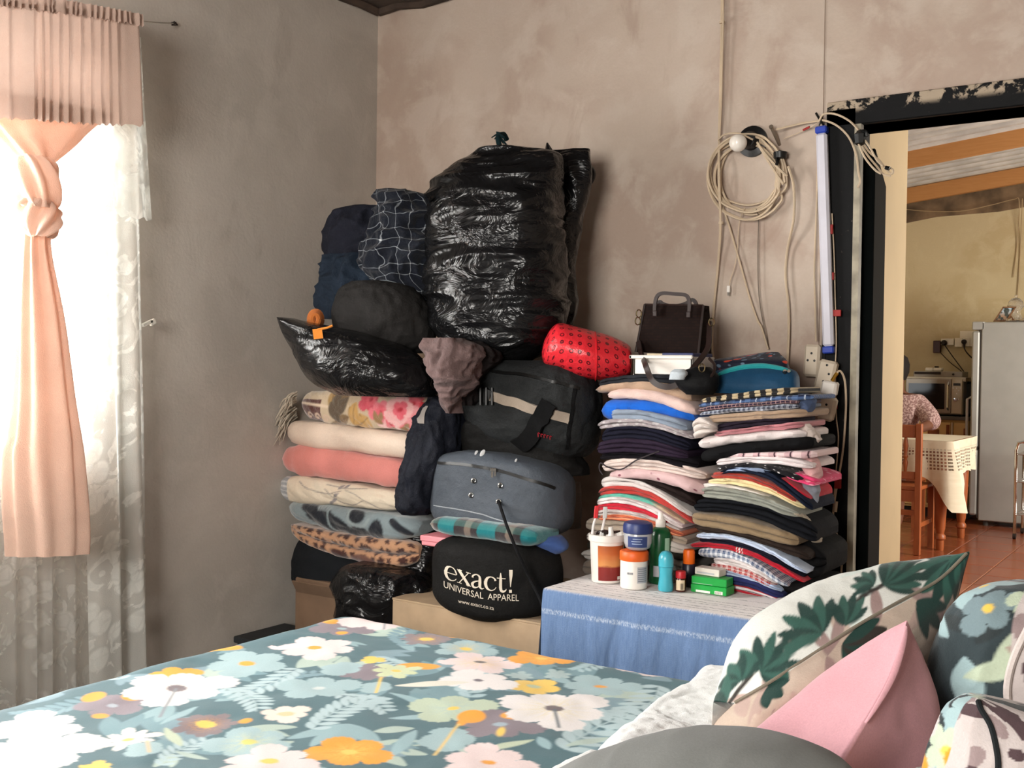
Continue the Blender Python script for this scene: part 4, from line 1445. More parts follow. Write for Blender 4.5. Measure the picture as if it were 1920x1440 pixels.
# big flowers, as they lie on the bed
FL(463, 1246, 150, PBLUE, 5, 0.2, 0.2, ORA); FL(598, 1290, 140, PBLUE, 5, 1.0, 0.16, (206, 214, 212)); FL(874, 1216, 110, PBLUE, 6, 0.2, 0.2, YEL, col2=YEL)
FL(1126, 1284, 134, PBLUE, 6, 0.5, 0.17, ORA); FL(850, 1328, 150, PGREEN, 5, 0.9, 0.14, YEL, col2=PBLUE); FL(467, 1390, 150, PBLUE, 5, 0.1, 0.2, (214, 204, 110), col2=(220, 214, 150))
FL(211, 1322, 120, MAUVE, 5, 0.1, 0.16, (170, 176, 186)); FL(641, 1178, 110, MAUVE, 5, 0.4, 0.16, PBLUE); FL(938, 1358, 150, MAUVE, 6, 0.3, 0.18, (160, 176, 188), 0.35)
FL(386, 1357, 110, (128, 112, 114), 12, 0.2, 0.35, YEL, 0.2, ORA); FL(800, 1197, 90, (136, 122, 124), 12, 0.5, 0.3, YEL, 0.2, ORA); FL(690, 1262, 95, (128, 116, 124), 10, 0.4, None, None, 0.25)
for (a, b, w, h, c) in ((176, 1308, 40, 36, ORA), (250, 1306, 42, 30, ORA), (188, 1340, 30, 20, ORA), (620, 1168, 30, 22, ORA), (668, 1165, 34, 22, ORA), (641, 1186, 22, 16, ORA),
                        (884, 1342, 54, 44, ORA), (965, 1342, 54, 30, ORA), (866, 1352, 18, 24, ORA), (939, 1372, 16, 34, YEL), (851, 1192, 16, 16, ORA), (460, 1352, 24, 20, ORA), (405, 1216, 100, 40, ORA), (785, 1250, 82, 30, ORA)):
    pt.ell(qp(a, b), qw(a, b, w), qw(a, b, h) * 1.5, 0.5, c)
FL(330, 1268, 96, ORA, 5, 0.2); FL(1001, 1285, 100, YEL, 5, 0.3, 0.25, (188, 196, 160))
FL(332, 1290, 196, WHITE, 6, 0.1, 0.2, (120, 108, 112), 0.3, (226, 214, 196)); FL(1039, 1328, 205, WHITE, 6, 0.2, 0.17, (108, 96, 98), 0.3, (232, 214, 150))
FL(60, 1362, 170, WHITE, 6, 0.4, None, None, 0.3, PINKW); FL(60, 1410, 230, (240, 236, 230), 5, 0.0, None, None, 0.3); FL(240, 1385, 110, (230, 224, 214), 9, 0.4, 0.2, YEL, 0.6)
FL(723, 1160, 165, PINKW, 6, 0.1, 0.12, (170, 166, 160), 0.3); FL(590, 1217, 150, PINKW, 6, 0.4, 0.17, ORA, 0.35); FL(904, 1187, 90, PINKW, 6, 0.2, 0.3, (240, 216, 190))
FL(900, 1243, 140, PINKW, 6, 0.5, 0.15, (110, 100, 96), 0.4, YEL); FL(897, 1278, 135, WHITE, 5, 0.1, 0.14, (108, 98, 108), 0.3); LV((740, 1287), (880, 1282), 34, (226, 222, 208))
FL(1016, 1232, 112, ORA, 5, 0.3, 0.18, YEL, 0.3, YEL); FL(743, 1259, 90, (206, 214, 172), 7, 0.2, 0.2, YEL, 0.55); FL(700, 1238, 50, YEL, 5, 0.1)
FL(1213, 1245, 150, PINKW, 6, 0.2, 0.16, ORA, 0.35); FL(536, 1339, 90, (238, 220, 208), 6, 0.4, 0.35, (232, 196, 150), 0.3); FL(655, 1408, 150, ORA, 5, 0.2, 0.2, YEL, 0.3, YEL)
FL(505, 1428, 170, PINKW, 6, 0.3, 0.2, YEL, 0.35); FL(916, 1424, 165, PINKW, 6, 0.3, 0.16, ORA, 0.3); FL(839, 1384, 110, PBLUE, 4, 0.6, None, None, 0.18); FL(270, 1404, 72, PBLUE, 4, 0.3, None, None, 0.15)
FL(705, 1290, 62, PBLUE, 4, 0.2, None, None, 0.15); FL(640, 1255, 80, PBLUE, 4, 0.2, None, None, 0.2); FL(179, 1436, 60, YEL, 6, 0.2); FL(975, 1264, 50, (170, 190, 190), 7, 0.2, None, None, 0.5); FL(1045, 1262, 50, (170, 190, 190), 7, 0.8, None, None, 0.5)
for (p0, p1, c) in (((330, 1290), (300, 1345), (128, 132, 136)), ((1040, 1330), (1048, 1362), (90, 100, 108)), ((723, 1160), (720, 1180), (140, 146, 150)), ((860, 1355), (815, 1412), (230, 196, 120)), ((705, 1300), (715, 1272), YEL), ((280, 1410), (276, 1390), (220, 190, 150))):
    pt.stroke([qp(*p0), qp(*p1)], 0.006, c)
# motif repeats further over the part of the bed outside the picture
for k in range(26):
    c0 = np.array([rq.uniform(-0.3, 1.55), -rq.uniform(0.9, 1.32)])
    if qp(0, 1440)[1] - 0.02 < c0[1]:
        continue
    cc = [(WHITE, (110, 98, 100)), (ORA, YEL), (PBLUE, ORA), (PINKW, ORA)][k % 4]
    pt.flower(c0, rq.uniform(0.06, 0.11), 6, rq.uniform(0, 3), cc[0], 0.18, cc[1], 0.33)
m_quilt = print_mat('floral_quilt_cotton', 0.75, 0.1, 0.25, 0.12)
q_ = mb.build('floral_quilt', m_quilt, col=pt.c, angle=180)
tag(q_, 'teal quilt printed with white, blue and orange flowers over the bed', 'quilt')

# white fleece blanket over the right half of the bed
E0, E1 = pix(1298, 1256, z=0.56), pix(1030, 1448, z=0.56)
e = (E1 - E0) / np.linalg.norm(E1 - E0)
nq = np.array([-e[1], e[0], 0.0])
if nq @ np.array([1, 1, 0]) < 0:
    nq = -nq
pp, qq = np.meshgrid(np.linspace(-0.30, 1.0, 330), np.concatenate([[-0.0], np.linspace(0.0, 0.95, 239)]), indexing='ij')
wob = 0.018 * fbm(np.stack([pp * 7, pp * 0, pp * 0], -1), 31, 3)
base = E0 + e * pp[..., None] + nq * (qq + wob)[..., None]
soft = 1 - np.exp(-qq / 0.018)
fold = fbm(np.stack([pp * 6 + qq * 3, qq * 4.0, qq * 0], -1), 33, 4)
rid = 1 - np.abs(vnoise(np.stack([pp * 5 - qq * 4, qq * 6 + pp * 2, qq * 0], -1), 35)) * 2
z = BZ + 0.006 + soft * (0.036 + 0.016 * fold + 0.016 * np.maximum(rid, 0) ** 0.7) + 0.0035 * fbm(np.stack([pp * 60, qq * 60, qq * 0], -1), 36, 2) * soft
z[:, 0] = BZ - 0.01
base[..., 2] = z
over = np.maximum(0, base[..., 1] + 1.47)
base[..., 1] = np.minimum(base[..., 1], -1.47) + np.minimum(over, 0.06) * 0.9
base[..., 2] -= np.where(over > 0, 0.9 * over ** 1.15, 0)
base[..., 0] = np.minimum(base[..., 0], BX1 - 0.03)
t = NT('white_plush_fleece')
co = t.coord('Object')
hgt = t.math('ADD', t.noise(co, 55, 4, 0.7), t.math('MULTIPLY', t.noise(co, 380, 3), 0.5))
m_fleece = t.done(t.bsdf(t.mix(t.noise(co, 18, 4), lin4((196, 197, 196)), lin4((214, 215, 213))), 1.0, 0.05, 0, t.bump(hgt, 0.35, 0.010), 0.5))
fl = MB().grid(base).build('fleece_blanket', m_fleece, angle=180)
tag(fl, 'fluffy white fleece blanket turned back over the floral quilt', 'blanket')


def loft(name, mat, curves, n=60, m=48, parent=None, paint=None, bumpn=0.0, seed=0, crease=True, zmin=None):
    """closed soft body through curves of (px, py, metres ahead); returns object and the first curve"""
    Cs = np.array([crom([pix(a, b, d=c) for a, b, c in cv], n) for cv in curves])
    K = len(Cs)
    k = np.linspace(0, K, m, endpoint=False)
    i = k.astype(int)
    f = (k - i)[:, None, None]
    p0, p1, p2, p3 = Cs[(i - 1) % K], Cs[i % K], Cs[(i + 1) % K], Cs[(i + 2) % K]
    if crease:
        p0 = np.where((i % K == 0)[:, None, None], 2 * p1 - p2, p0)
        p3 = np.where(((i + 1) % K == 0)[:, None, None], 2 * p2 - p1, p3)
    P = 0.5 * (2 * p1 + (p2 - p0) * f + (2 * p0 - 5 * p1 + 4 * p2 - p3) * f ** 2 + (3 * p1 - p0 - 3 * p2 + p3) * f ** 3)
    if bumpn:
        C = P.mean(0, keepdims=True)
        dn = P - C
        dn = dn / (np.linalg.norm(dn, axis=2)[..., None] + 1e-6)
        P = P + dn * (bumpn * fbm(P * 14, seed, 3))[..., None]
    if zmin is not None:
        P[..., 2] = np.maximum(P[..., 2], zmin)
    mb = MB().grid(P, closeu=True)
    for ecap, rev in ((0, False), (n - 1, True)):
        q = tuple(a * n + ecap for a in range(m))
        mb.f.append(q[::-1] if rev else q)
    # s along, t across (signed from the first curve)
    sl = np.concatenate([[0], np.cumsum(np.linalg.norm(np.diff(Cs[0], axis=0), axis=1))])
    tw = np.linalg.norm(np.roll(P, -1, 0) - P, axis=2)
    tl = np.concatenate([np.zeros((1, n)), np.cumsum(tw, 0)[:-1]])
    tot = tw.sum(0)
    tl = np.where(tl > tot / 2, tl - tot, tl)
    uv = np.stack([np.broadcast_to(sl, (m, n)), tl], -1).reshape(-1, 2)
    col = paint(uv) if paint else None
    return mb.build(name, mat, parent, uv=uv, col=col, angle=180), Cs[0]


DG, MG, BR = (24, 56, 50), (44, 84, 74), (44, 38, 33)


def palm_paint(uv):
    p = Paint(uv, (212, 213, 207), 0.002)
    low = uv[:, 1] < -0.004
    p.c[low] = lin((186, 168, 153))  # front side beige: soft print colour with its shade painted in
    r = np.random.default_rng(3)
    for k in range(26):
        c0 = np.array([r.uniform(0, 0.55), -r.uniform(0.01, 0.2)])
        a = r.uniform(0.6, 2.4)
        p.leaf(c0, c0 + 0.10 * np.array([math.cos(a), math.sin(a)]), 0.014, [(176, 152, 142), (150, 126, 122), (190, 170, 156)][k % 3])
    for k in range(10):
        c0 = np.array([r.uniform(0, 0.55), r.uniform(0.02, 0.2)])
        a = r.uniform(0, 6)
        p.leaf(c0, c0 + 0.09 * np.array([math.cos(a), math.sin(a)]), 0.012, (206, 216, 210))

    def fan(c, R, a0, spread, n, w, cols=(DG, MG)):
        for k in range(n):
            a = a0 + spread * (k / (n - 1) - 0.5)
            l = R * (0.72 + 0.28 * math.sin(math.pi * (k + 0.5) / n))
            p.leaf(c, np.array(c) + l * np.array([math.cos(a), math.sin(a)]), w, cols[k % 2], pw=0.7)
    p.stroke([(0.0, 0.02), (0.08, 0.05), (0.2, 0.055), (0.33, 0.06), (0.5, 0.05)], 0.011, BR)
    fan((0.07, 0.035), 0.085, 0.4, 3.4, 9, 0.011)
    fan((0.035, 0.045), 0.06, 1.5, 2.6, 7, 0.010)
    fan((0.20, 0.03), 0.10, 1.9, 2.0, 6, 0.014)
    fan((0.25, 0.02), 0.075, 0.9, 1.5, 5, 0.012)
    fan((0.36, 0.06), 0.11, 0.25, 2.0, 9, 0.012)
    fan((0.34, 0.07), 0.06, 2.2, 1.6, 5, 0.010)
    fan((0.53, 0.02), 0.10, 3.0, 3.0, 9, 0.016)
    fan((0.56, 0.0), 0.05, 3.1, 5.0, 9, 0.014)
    fan((0.24, -0.02), 0.11, -0.5, 1.2, 5, 0.017, (DG, BR))
    fan((0.07, -0.01), 0.06, -0.8, 1.0, 3, 0.012, (DG, DG))
    fan((0.42, -0.015), 0.09, -1.0, 0.9, 3, 0.013, (DG, DG))
    fan((0.0, 0.03), 0.08, 2.2, 2.2, 6, 0.010, (MG, DG))
    return p.c


rim = [(1378, 1318, 1.86), (1440, 1282, 1.84), (1520, 1230, 1.86), (1600, 1178, 1.90), (1680, 1132, 1.94), (1760, 1088, 1.99), (1817, 1034, 2.02)]
top_ = [(1338, 1318, 1.95), (1380, 1192, 2.0), (1462, 1124, 2.03), (1560, 1082, 2.06), (1650, 1060, 2.06), (1750, 1047, 2.05), (1817, 1033, 2.02)]
back = [(1345, 1330, 2.1), (1400, 1240, 2.2), (1480, 1190, 2.25), (1570, 1150, 2.25), (1660, 1110, 2.2), (1750, 1070, 2.13), (1818, 1035, 2.03)]
under = [(1345, 1385, 2.0), (1420, 1380, 2.05), (1500, 1350, 2.1), (1600, 1310, 2.1), (1690, 1250, 2.1), (1770, 1150, 2.08), (1818, 1037, 2.03)]
flow = [(1333, 1372, 1.88), (1400, 1400, 1.84), (1500, 1390, 1.85), (1600, 1350, 1.9), (1700, 1285, 1.95), (1772, 1195, 2.0), (1816, 1045, 2.02)]
fmid = [(1345, 1350, 1.86), (1420, 1345, 1.80), (1510, 1300, 1.81), (1600, 1250, 1.85), (1690, 1195, 1.90), (1774, 1130, 1.97), (1818, 1038, 2.02)]
pil = thing('palm_pillow', pix(1580, 1390, d=2.0), 'white pillow printed with dark green palm leaves on the fleece', 'pillow')
_, rc_ = loft('cover', print_mat('palm_print_cotton'), [rim, top_, back, under, flow, fmid], 220, 220, pil, palm_paint, 0.006, 3, zmin=BZ + 0.035)
MB().tube(rc_[::6] + np.array([0, 0, 0.001]), 0.003, 6).build('piping', fabric('palm_piping', (120, 112, 98)), pil)

seam = [(1700, 1164, 1.70), (1690, 1205, 1.66), (1668, 1270, 1.62), (1636, 1330, 1.58), (1600, 1388, 1.55), (1560, 1455, 1.54), (1500, 1560, 1.55)]
left = [(1700, 1164, 1.70), (1636, 1198, 1.73), (1566, 1246, 1.75), (1500, 1296, 1.74), (1432, 1352, 1.72), (1380, 1400, 1.70), (1330, 1500, 1.70)]
bk1 = [(1700, 1165, 1.70), (1660, 1215, 1.80), (1610, 1280, 1.84), (1560, 1340, 1.84), (1520, 1400, 1.82), (1480, 1470, 1.80), (1440, 1550, 1.78)]
bk2 = [(1701, 1165, 1.70), (1705, 1215, 1.78), (1715, 1280, 1.82), (1715, 1340, 1.82), (1700, 1420, 1.80), (1690, 1500, 1.78), (1660, 1560, 1.76)]
right = [(1701, 1165, 1.70), (1718, 1202, 1.72), (1745, 1262, 1.73), (1762, 1322, 1.72), (1764, 1400, 1.71), (1758, 1480, 1.70), (1740, 1580, 1.70)]
pk = thing('pink_pillow', pix(1600, 1480, d=1.6), 'plain pink pillow standing on its edge in the foreground', 'pillow')
lf_m = [(1700, 1165, 1.70), (1664, 1202, 1.70), (1618, 1258, 1.685), (1566, 1314, 1.66), (1512, 1372, 1.64), (1464, 1430, 1.62), (1410, 1530, 1.62)]
rt_m = [(1701, 1165, 1.70), (1706, 1204, 1.69), (1712, 1266, 1.675), (1706, 1326, 1.65), (1690, 1394, 1.63), (1666, 1468, 1.62), (1625, 1570, 1.62)]
_, sc_ = loft('cover', fabric('pink_cotton', (200, 150, 158), 0.03, wr=0.25, strength=0.18), [seam, lf_m, left, bk1, bk2, right, rt_m], 80, 90, pk, None, 0.004, 9, zmin=BZ + 0.035)
flp = MB()
Sm = sc_[3:46]
w_ = 0.007 * np.sin(np.linspace(0, 1, len(Sm)) * math.pi)[:, None] ** 0.6
flp.grid(np.stack([Sm - RGT * 0.001, Sm - FWD * (0.004 + w_ * 0.4) - RGT * w_ * 0.5, Sm - FWD * 0.006 + RGT * w_ * 0.9, Sm + RGT * w_ * 1.5], 1))
flp.build('seam_flap', fabric('pink_cotton', (200, 150, 158)), pk, angle=180)


def floral_paint(seed, base=(50, 62, 66), frill=None):  # default ground darkened, the cushion's shade put into its colour
    def fn(uv):
        p = Paint(uv, base, 0.002)
        r = np.random.default_rng(seed)
        u0, u1, v0, v1 = uv[:, 0].min(), uv[:, 0].max(), uv[:, 1].min(), uv[:, 1].max()
        cols = [PBLUE, (30, 40, 44), (196, 190, 186), (44, 52, 54), PGREEN, (206, 196, 194), (170, 150, 140)]
        for k in range(90):
            c0 = (r.uniform(u0, u1), r.uniform(v0, v1))
            a = r.uniform(0, 6.28)
            p.leaf(c0, np.array(c0) + 0.09 * np.array([math.cos(a), math.sin(a)]), r.uniform(0.012, 0.024), cols[k % len(cols)])
        for k in range(34):
            c0 = (r.uniform(u0, u1), r.uniform(v0, v1))
            cl_, cc = [((206, 198, 196), (90, 80, 84)), ((220, 150, 44), YEL), (PBLUE, YEL), ((196, 180, 178), (60, 50, 54)), ((36, 46, 50), (60, 70, 70)), (PGREEN, YEL), ((120, 140, 146), YEL)][k % 7]
            p.flower(c0, r.uniform(0.035, 0.06), 5, r.uniform(0, 3), cl_, 0.2, cc, 0.4)
        if frill:
            (a0, a1) = frill
            m_ = (uv[:, 0] > a0) & (uv[:, 0] < a1)
            p.c[m_] = lin((200, 190, 188))
            idx = np.nonzero(m_)[0]
            nz = vnoise(np.stack([uv[idx, 0] * 45, uv[idx, 1] * 28, uv[idx, 0] * 0], -1), seed)
            p.c[idx[nz > 0.42]] = lin((84, 66, 70))
            nz2 = vnoise(np.stack([uv[idx, 0] * 25, uv[idx, 1] * 18, uv[idx, 0] * 0], -1), seed + 9)
            p.c[idx[(nz2 > 0.35) & (nz <= 0.42)]] = lin((156, 138, 138))
        return p.c
    return fn


m_flor = print_mat('floral_cushion_cotton', 0.85, 0.15, 0.5, 0.3)
fc1 = thing('floral_cushion', pix(1900, 1420, d=1.9), 'floral cushion behind the pink pillow at the right edge', 'cushion', 'floral cushions')
o, S1 = sack('cover', m_flor, [(1092, 1900, 1990, 0.25), (1104, 1848, 2060, 0.5), (1140, 1796, 2110, 0.75), (1200, 1768, 2140, 0.95), (1290, 1748, 2160, 1.0), (1400, 1738, 2170, 1.0), (1500, 1738, 2170, 0.8), (1530, 1760, 2140, 0.5)],
             1.84, 0.22, 0.0, 2.2, 0.008, 9, 4, 220, 150, fc1, floral_paint(5, frill=(0.08, 0.295)), zmin=BZ + 0.035)
U_ = 0.32 - 0.02 * np.sin(np.linspace(0, 9, 50))
MB().tube(S1(U_, np.linspace(0.04, 0.95, 50)) - FWD * 0.003, 0.006, 6).build('piping', fabric('cushion_piping', (206, 196, 192)), fc1)
fc2 = thing('floral_cushion', pix(1850, 1500, d=1.5), 'floral cushion in the bottom right corner before the other one', 'cushion', 'floral cushions')
o, S2 = sack('cover', m_flor, [(1306, 1815, 1850, 0.2), (1318, 1796, 1900, 0.4), (1345, 1778, 1985, 0.65), (1390, 1760, 2050, 0.85), (1440, 1742, 2080, 0.95), (1510, 1732, 2090, 1.0), (1590, 1745, 2080, 0.8)],
             1.47, 0.17, 0.0, 2.2, 0.007, 9, 8, 200, 120, fc2, floral_paint(11, (150, 176, 182), frill=(0.05, 0.228)), zmin=BZ + 0.035)
MB().tube(S2(np.full(40, 0.33), np.linspace(0.02, 0.95, 40)) - FWD * 0.002, 0.004, 6).build('piping', fabric('cushion_seam', (40, 44, 46)), fc2)

m_grey = fabric('grey_smooth_fleece', (112, 114, 112), 0.05, wr=0.2, strength=0.15)
gm, _ = sack('grey_cushion', m_grey, [(1378, 1340, 1420, 0.2), (1384, 1270, 1472, 0.4), (1400, 1200, 1526, 0.6), (1424, 1130, 1572, 0.8), (1456, 1060, 1612, 0.95), (1510, 975, 1650, 1.1), (1600, 920, 1680, 1.2), (1680, 940, 1660, 1.0)],
             1.40, 0.22, 0.0, 2.0, 0.010, 5, 5, 140, 100, zmin=BZ + 0.035, ridge=1.1, squash=(1.6, 0.7, 1.0))
tag(gm, 'smooth dark grey cushion mounded at the bottom edge', 'cushion')

# ================================================================== piles against the back wall
m_liner = plastic_bag_mat()
m_card = plain('cardboard', (168, 144, 116), 0.85, var=0.06, vs=10, bump=0.1, bs=50)
m_blackcloth = fabric('black_nylon', (24, 24, 26), 0.1, rough=0.7, sheen=0.0)
m_bag_black = fabric('black_bag_cloth', (30, 29, 28), 0.1, rough=0.75, sheen=0.05, wr=0.8, strength=0.4)
m_navy = fabric('navy_jersey', (38, 42, 54), 0.12)

# ---- long cardboard box carrying the bags
bx0, bx1 = float(pix(735, 1140, y=-0.74)[0]), float(pix(1022, 1190, y=-0.74)[0])
zb = 0.385
cbx = thing('cardboard_box', ((bx0 + bx1) / 2, -0.4, 0), 'long brown cardboard box under the black drum bag', 'box')
MB().box((bx0, -0.74, 0), (bx1, -0.06, zb - 0.006), 0.004).build('body', m_card, cbx, smooth=False)
MB().obox(((bx0 + bx1) / 2, -0.57, zb - 0.002), (1, 0, 0.0), (0, 1, 0.01), (0, -0.01, 1), ((bx1 - bx0) / 2, 0.17, 0.0035), 0.001).build('flap', m_card, cbx, smooth=False)
MB().obox(((bx0 + bx1) / 2, -0.23, zb - 0.002), (1, 0, 0.0), (0, 1, 0.0), (0, 0, 1), ((bx1 - bx0) / 2, 0.165, 0.0035), 0.001).build('flap', m_card, cbx, smooth=False)
dbx = thing('dark_crate', pix(505, 1200, y=-0.75), 'low dark grey box on the floor beside the left wall', 'box')
a = pix(470, 1166, y=-0.78)
MB().box((0.02, -0.80, 0), (0.36, -0.55, 0.13), 0.006).build('body', plain('dark_grey_plastic', (40, 43, 46), 0.6), dbx, smooth=False)
MB().box((0.012, -0.81, 0.125), (0.368, -0.54, 0.15), 0.004).build('lid', plain('dark_grey_plastic', (40, 43, 46), 0.6), dbx, smooth=False)

# ---- things under the blankets: black sacks, a brown carton
cn = thing('brown_carton', (0.30, -0.45, 0), 'small brown carton between the black sacks at floor level', 'box')
MB().box((0.13, -0.60, 0), (0.45, -0.32, 0.36), 0.004).build('body', plain('dull_cardboard', (122, 98, 78), 0.9), cn, smooth=False)
MB().obox((0.29, -0.595, 0.30), (1, 0, 0), (0, -0.5, 0.85), (0, 0.85, 0.5), (0.15, 0.06, 0.003)).build('flap', plain('dull_cardboard', (122, 98, 78), 0.9), cn, smooth=False)
o, _ = sack('dark_cloth_sack', fabric('charcoal_cloth', (38, 41, 45)), [(1004, 575, 650, 0.6), (1018, 556, 690, 0.9), (1050, 548, 705, 1.0), (1100, 550, 690, 0.9), (1128, 570, 640, 0.7), (1140, 585, 615, 0.4)], 4.26, 0.20, 0.5, 2.4, 0.018, 7, 3, 60, 44)
tag(o, 'charcoal cloth sack below the blanket pile next to the left wall', 'sack')
for (rows, d_, dp, sd, lb) in (([(1058, 665, 735, 0.6), (1070, 636, 790, 0.9), (1100, 624, 812, 1.0), (1150, 632, 800, 1.0), (1200, 640, 790, 0.9), (1250, 660, 770, 0.7)], 3.96, 0.26, 12, 'crumpled glossy black bin bag on the floor under the blankets'),
                               ([(985, 770, 812, 0.5), (1010, 757, 830, 0.8), (1060, 755, 838, 1.0), (1110, 762, 838, 1.0), (1128, 780, 830, 0.7)], 4.05, 0.2, 15, 'black bin bag squeezed between the blankets and the drum bag')):
    o, _ = sack('black_bin_bag', m_liner, rows, d_, dp, 0.4, 2.3, 0.022, 6, sd, 140, 110, ridge=1.0)
    tag(o, lb, 'bin bag', 'black bin bags')

# ---- blanket pile
YB = -0.60


def rose_paint(uv, arc, P):
    w = uv[:, 0].max()
    p = Paint(uv * np.array([1, 1]), (196, 176, 148), 0.004)
    f0 = arc[2]
    H = arc[-3] - f0
    y = lambda f: f0 + H * f
    m_ = (uv[:, 0] < 0.22 * w / 0.7 * 0.7) & (uv[:, 1] > y(0.30)) & (uv[:, 1] < y(1.2))
    p.c[m_] = lin((92, 52, 46))
    p.stroke([(0.0, y(0.42)), (0.24, y(0.48))], 0.012, (220, 200, 176))
    r = np.random.default_rng(2)
    for k in range(5):
        c0 = (0.03 + k * 0.05, y(0.8))
        p.stroke([(c0[0] + 0.016 * math.cos(a) * a / 5, c0[1] + 0.018 * math.sin(a) * a / 5) for a in np.linspace(0.5, 6, 12)], 0.007, (206, 178, 156))
    for k in range(12):
        c0 = np.array([r.uniform(0.2, 0.44), y(r.uniform(0.0, 1.0))])
        a = r.uniform(0, 6.28)
        p.leaf(c0, c0 + 0.10 * np.array([math.cos(a), math.sin(a)]), 0.025, [(134, 108, 76), (168, 134, 84), (96, 82, 66), (196, 154, 92)][k % 4], vein=(92, 66, 48))
    for (cx, cy, R, c1) in ((0.40, 0.22, 0.05, (206, 84, 98)), (0.60, 0.25, 0.06, (206, 48, 58)), (0.50, 0.78, 0.055, (236, 196, 192)), (0.57, 0.85, 0.05, (234, 186, 182)), (0.63, 0.62, 0.05, (226, 150, 152)), (0.46, 0.5, 0.05, (226, 120, 130)), (0.55, 0.42, 0.065, (234, 176, 174))):
        p.flower((cx, y(cy)), R, 5, cx * 9, c1, None, None, 0.25, (206, 48, 62))
        p.flower((cx + 0.01, y(cy)), R * 0.55, 5, cx * 5, (220, 96, 108), 0.3, (178, 40, 54), 0.3)
    for k in range(10):
        c0 = np.array([r.uniform(0.42, 0.7), y(r.uniform(0.75, 1.1))])
        a = r.uniform(0, 6.28)
        p.leaf(c0, c0 + 0.05 * np.array([math.cos(a), math.sin(a)]), 0.012, (150, 116, 78))
    return p.c


rb = thing('rose_blanket', pix(680, 805, y=YB), 'brown plush blanket with pink roses on top of the blanket pile', 'blanket', 'folded blankets')
garment('folded_blanket', print_mat('rose_plush', 0.95, 0.5, 1.0, 0.5), 546, 812, (730, 738, 745), (786, 802, 812), YB, 0.5, 1, 0.008, 1, 200, 0.06, rb, 7, paint=rose_paint, ns=60)
fr_ = MB()
rr = np.random.default_rng(4)
for k in range(46):
    a = pix(552 + rr.uniform(-12, 6), 735 + k * 1.1, y=YB + 0.02 + 0.002 * k)
    b_ = pix(512 + rr.uniform(-8, 22) + max(0, 20 - k), 752 + k * 1.75 + rr.uniform(-5, 5), y=YB + 0.0 + rr.uniform(-0.02, 0.03))
    b_[0] = max(b_[0], 0.012)
    fr_.tube([a, (a + b_) / 2 + np.array([0, -0.01, 0.008]), b_], [0.004, 0.003, 0.0015], 4, sub=7)
fr_.build('fringe', fabric('grey_fringe', (176, 164, 148)), rb)


def bl(name, mat, xl, xr, top, bot, label, seed, lobes=1, wr=0.007, rc=0.05, endp=6, paint=None, n=60, ns=None):
    o = garment(name, mat, xl, xr, top, bot, YB, 0.5, lobes, wr, seed, n, rc, None, endp, paint=paint, ns=ns)
    return tag(o, label, 'blanket', 'folded blankets')


bl('satin_quilt', fabric('cream_satin', (222, 200, 182), 0.04, rough=0.42, sheen=0.1, wr=0.8, strength=0.35), 520, 776, (783, 800, 816), (838, 848, 868), 'shiny cream satin quilt under the rose blanket', 2)
bl('pink_blanket', fabric('salmon_fleece', (206, 128, 120), 0.04, sheen=0.4, wr=0.6), 513, 756, (830, 846, 868), (892, 902, 922), 'salmon pink fleece blanket in the middle of the blanket pile', 3)


def twig_paint(uv, arc, P):
    p = Paint(uv, (226, 212, 190), 0.002)
    f0 = arc[2]
    H = arc[-3] - f0
    y = lambda f: f0 + H * f
    for (pts) in ([(0.15, 0.25), (0.22, 0.45), (0.32, 0.5), (0.38, 0.35)], [(0.30, 0.35), (0.36, 0.7), (0.44, 0.8), (0.5, 0.6)], [(0.40, 0.3), (0.48, 0.5), (0.56, 0.8), (0.64, 0.9)], [(0.3, 0.2), (0.42, 0.25), (0.5, 0.15)]):
        p.stroke([(a, y(b)) for a, b in crom(pts, 16)], 0.0035, (150, 140, 132))
    for (a, b) in ((0.33, 0.8), (0.36, 0.3), (0.39, 0.25), (0.31, 0.9), (0.345, 0.6)):
        p.leaf((a, y(b)), (a + 0.03, y(b) - 0.02), 0.007, (150, 142, 140))
    m_ = uv[:, 0] < 0.085
    p.c[m_] = lin((168, 170, 174))
    p.c[m_ & (np.sin(uv[:, 1] * 320) > 0.35)] = lin((206, 206, 206))
    return p.c


bl('twig_sheet', print_mat('twig_print_cotton', 0.85, 0.1, 0.7, 0.35), 507, 754, (888, 906, 924), (944, 950, 966), 'cream duvet cover printed with grey twigs in the blanket pile', 4, paint=twig_paint, n=150, ns=40)


def inkblot_paint(uv, arc, P):
    p = Paint(uv, (132, 146, 150), 0.004)
    f0 = arc[2]
    H = arc[-3] - f0
    y = lambda f: f0 + H * f
    for (a, b, rx, ry, r_) in ((0.22, 0.45, 0.08, 0.042, 0.1), (0.31, 0.75, 0.09, 0.045, 0.4), (0.40, 0.25, 0.045, 0.03, 0.0), (0.42, 0.85, 0.05, 0.04, 0.2), (0.50, 0.75, 0.035, 0.06, 0.3), (0.16, 0.2, 0.05, 0.03, 0)):
        p.ell((a, y(b)), rx, ry, r_, (30, 34, 42), rag=0.03)
    p.leaf((0.57, y(0.2)), (0.66, y(0.75)), 0.016, (30, 34, 42), pw=0.3)
    p.stroke([(a, y(b)) for a, b in crom([(0.36, 0.1), (0.37, 0.45), (0.44, 0.55), (0.47, 0.3)], 14)], 0.011, (150, 162, 164))
    p.stroke([(a, y(b)) for a, b in crom([(0.26, 0.2), (0.265, 0.6), (0.30, 0.95)], 10)], 0.007, (140, 154, 156))
    for k in range(5):
        p.leaf((0.21 + k * 0.012, y(0.3)), (0.20 + k * 0.018, y(0.02)), 0.005, (150, 160, 162))
    return p.c


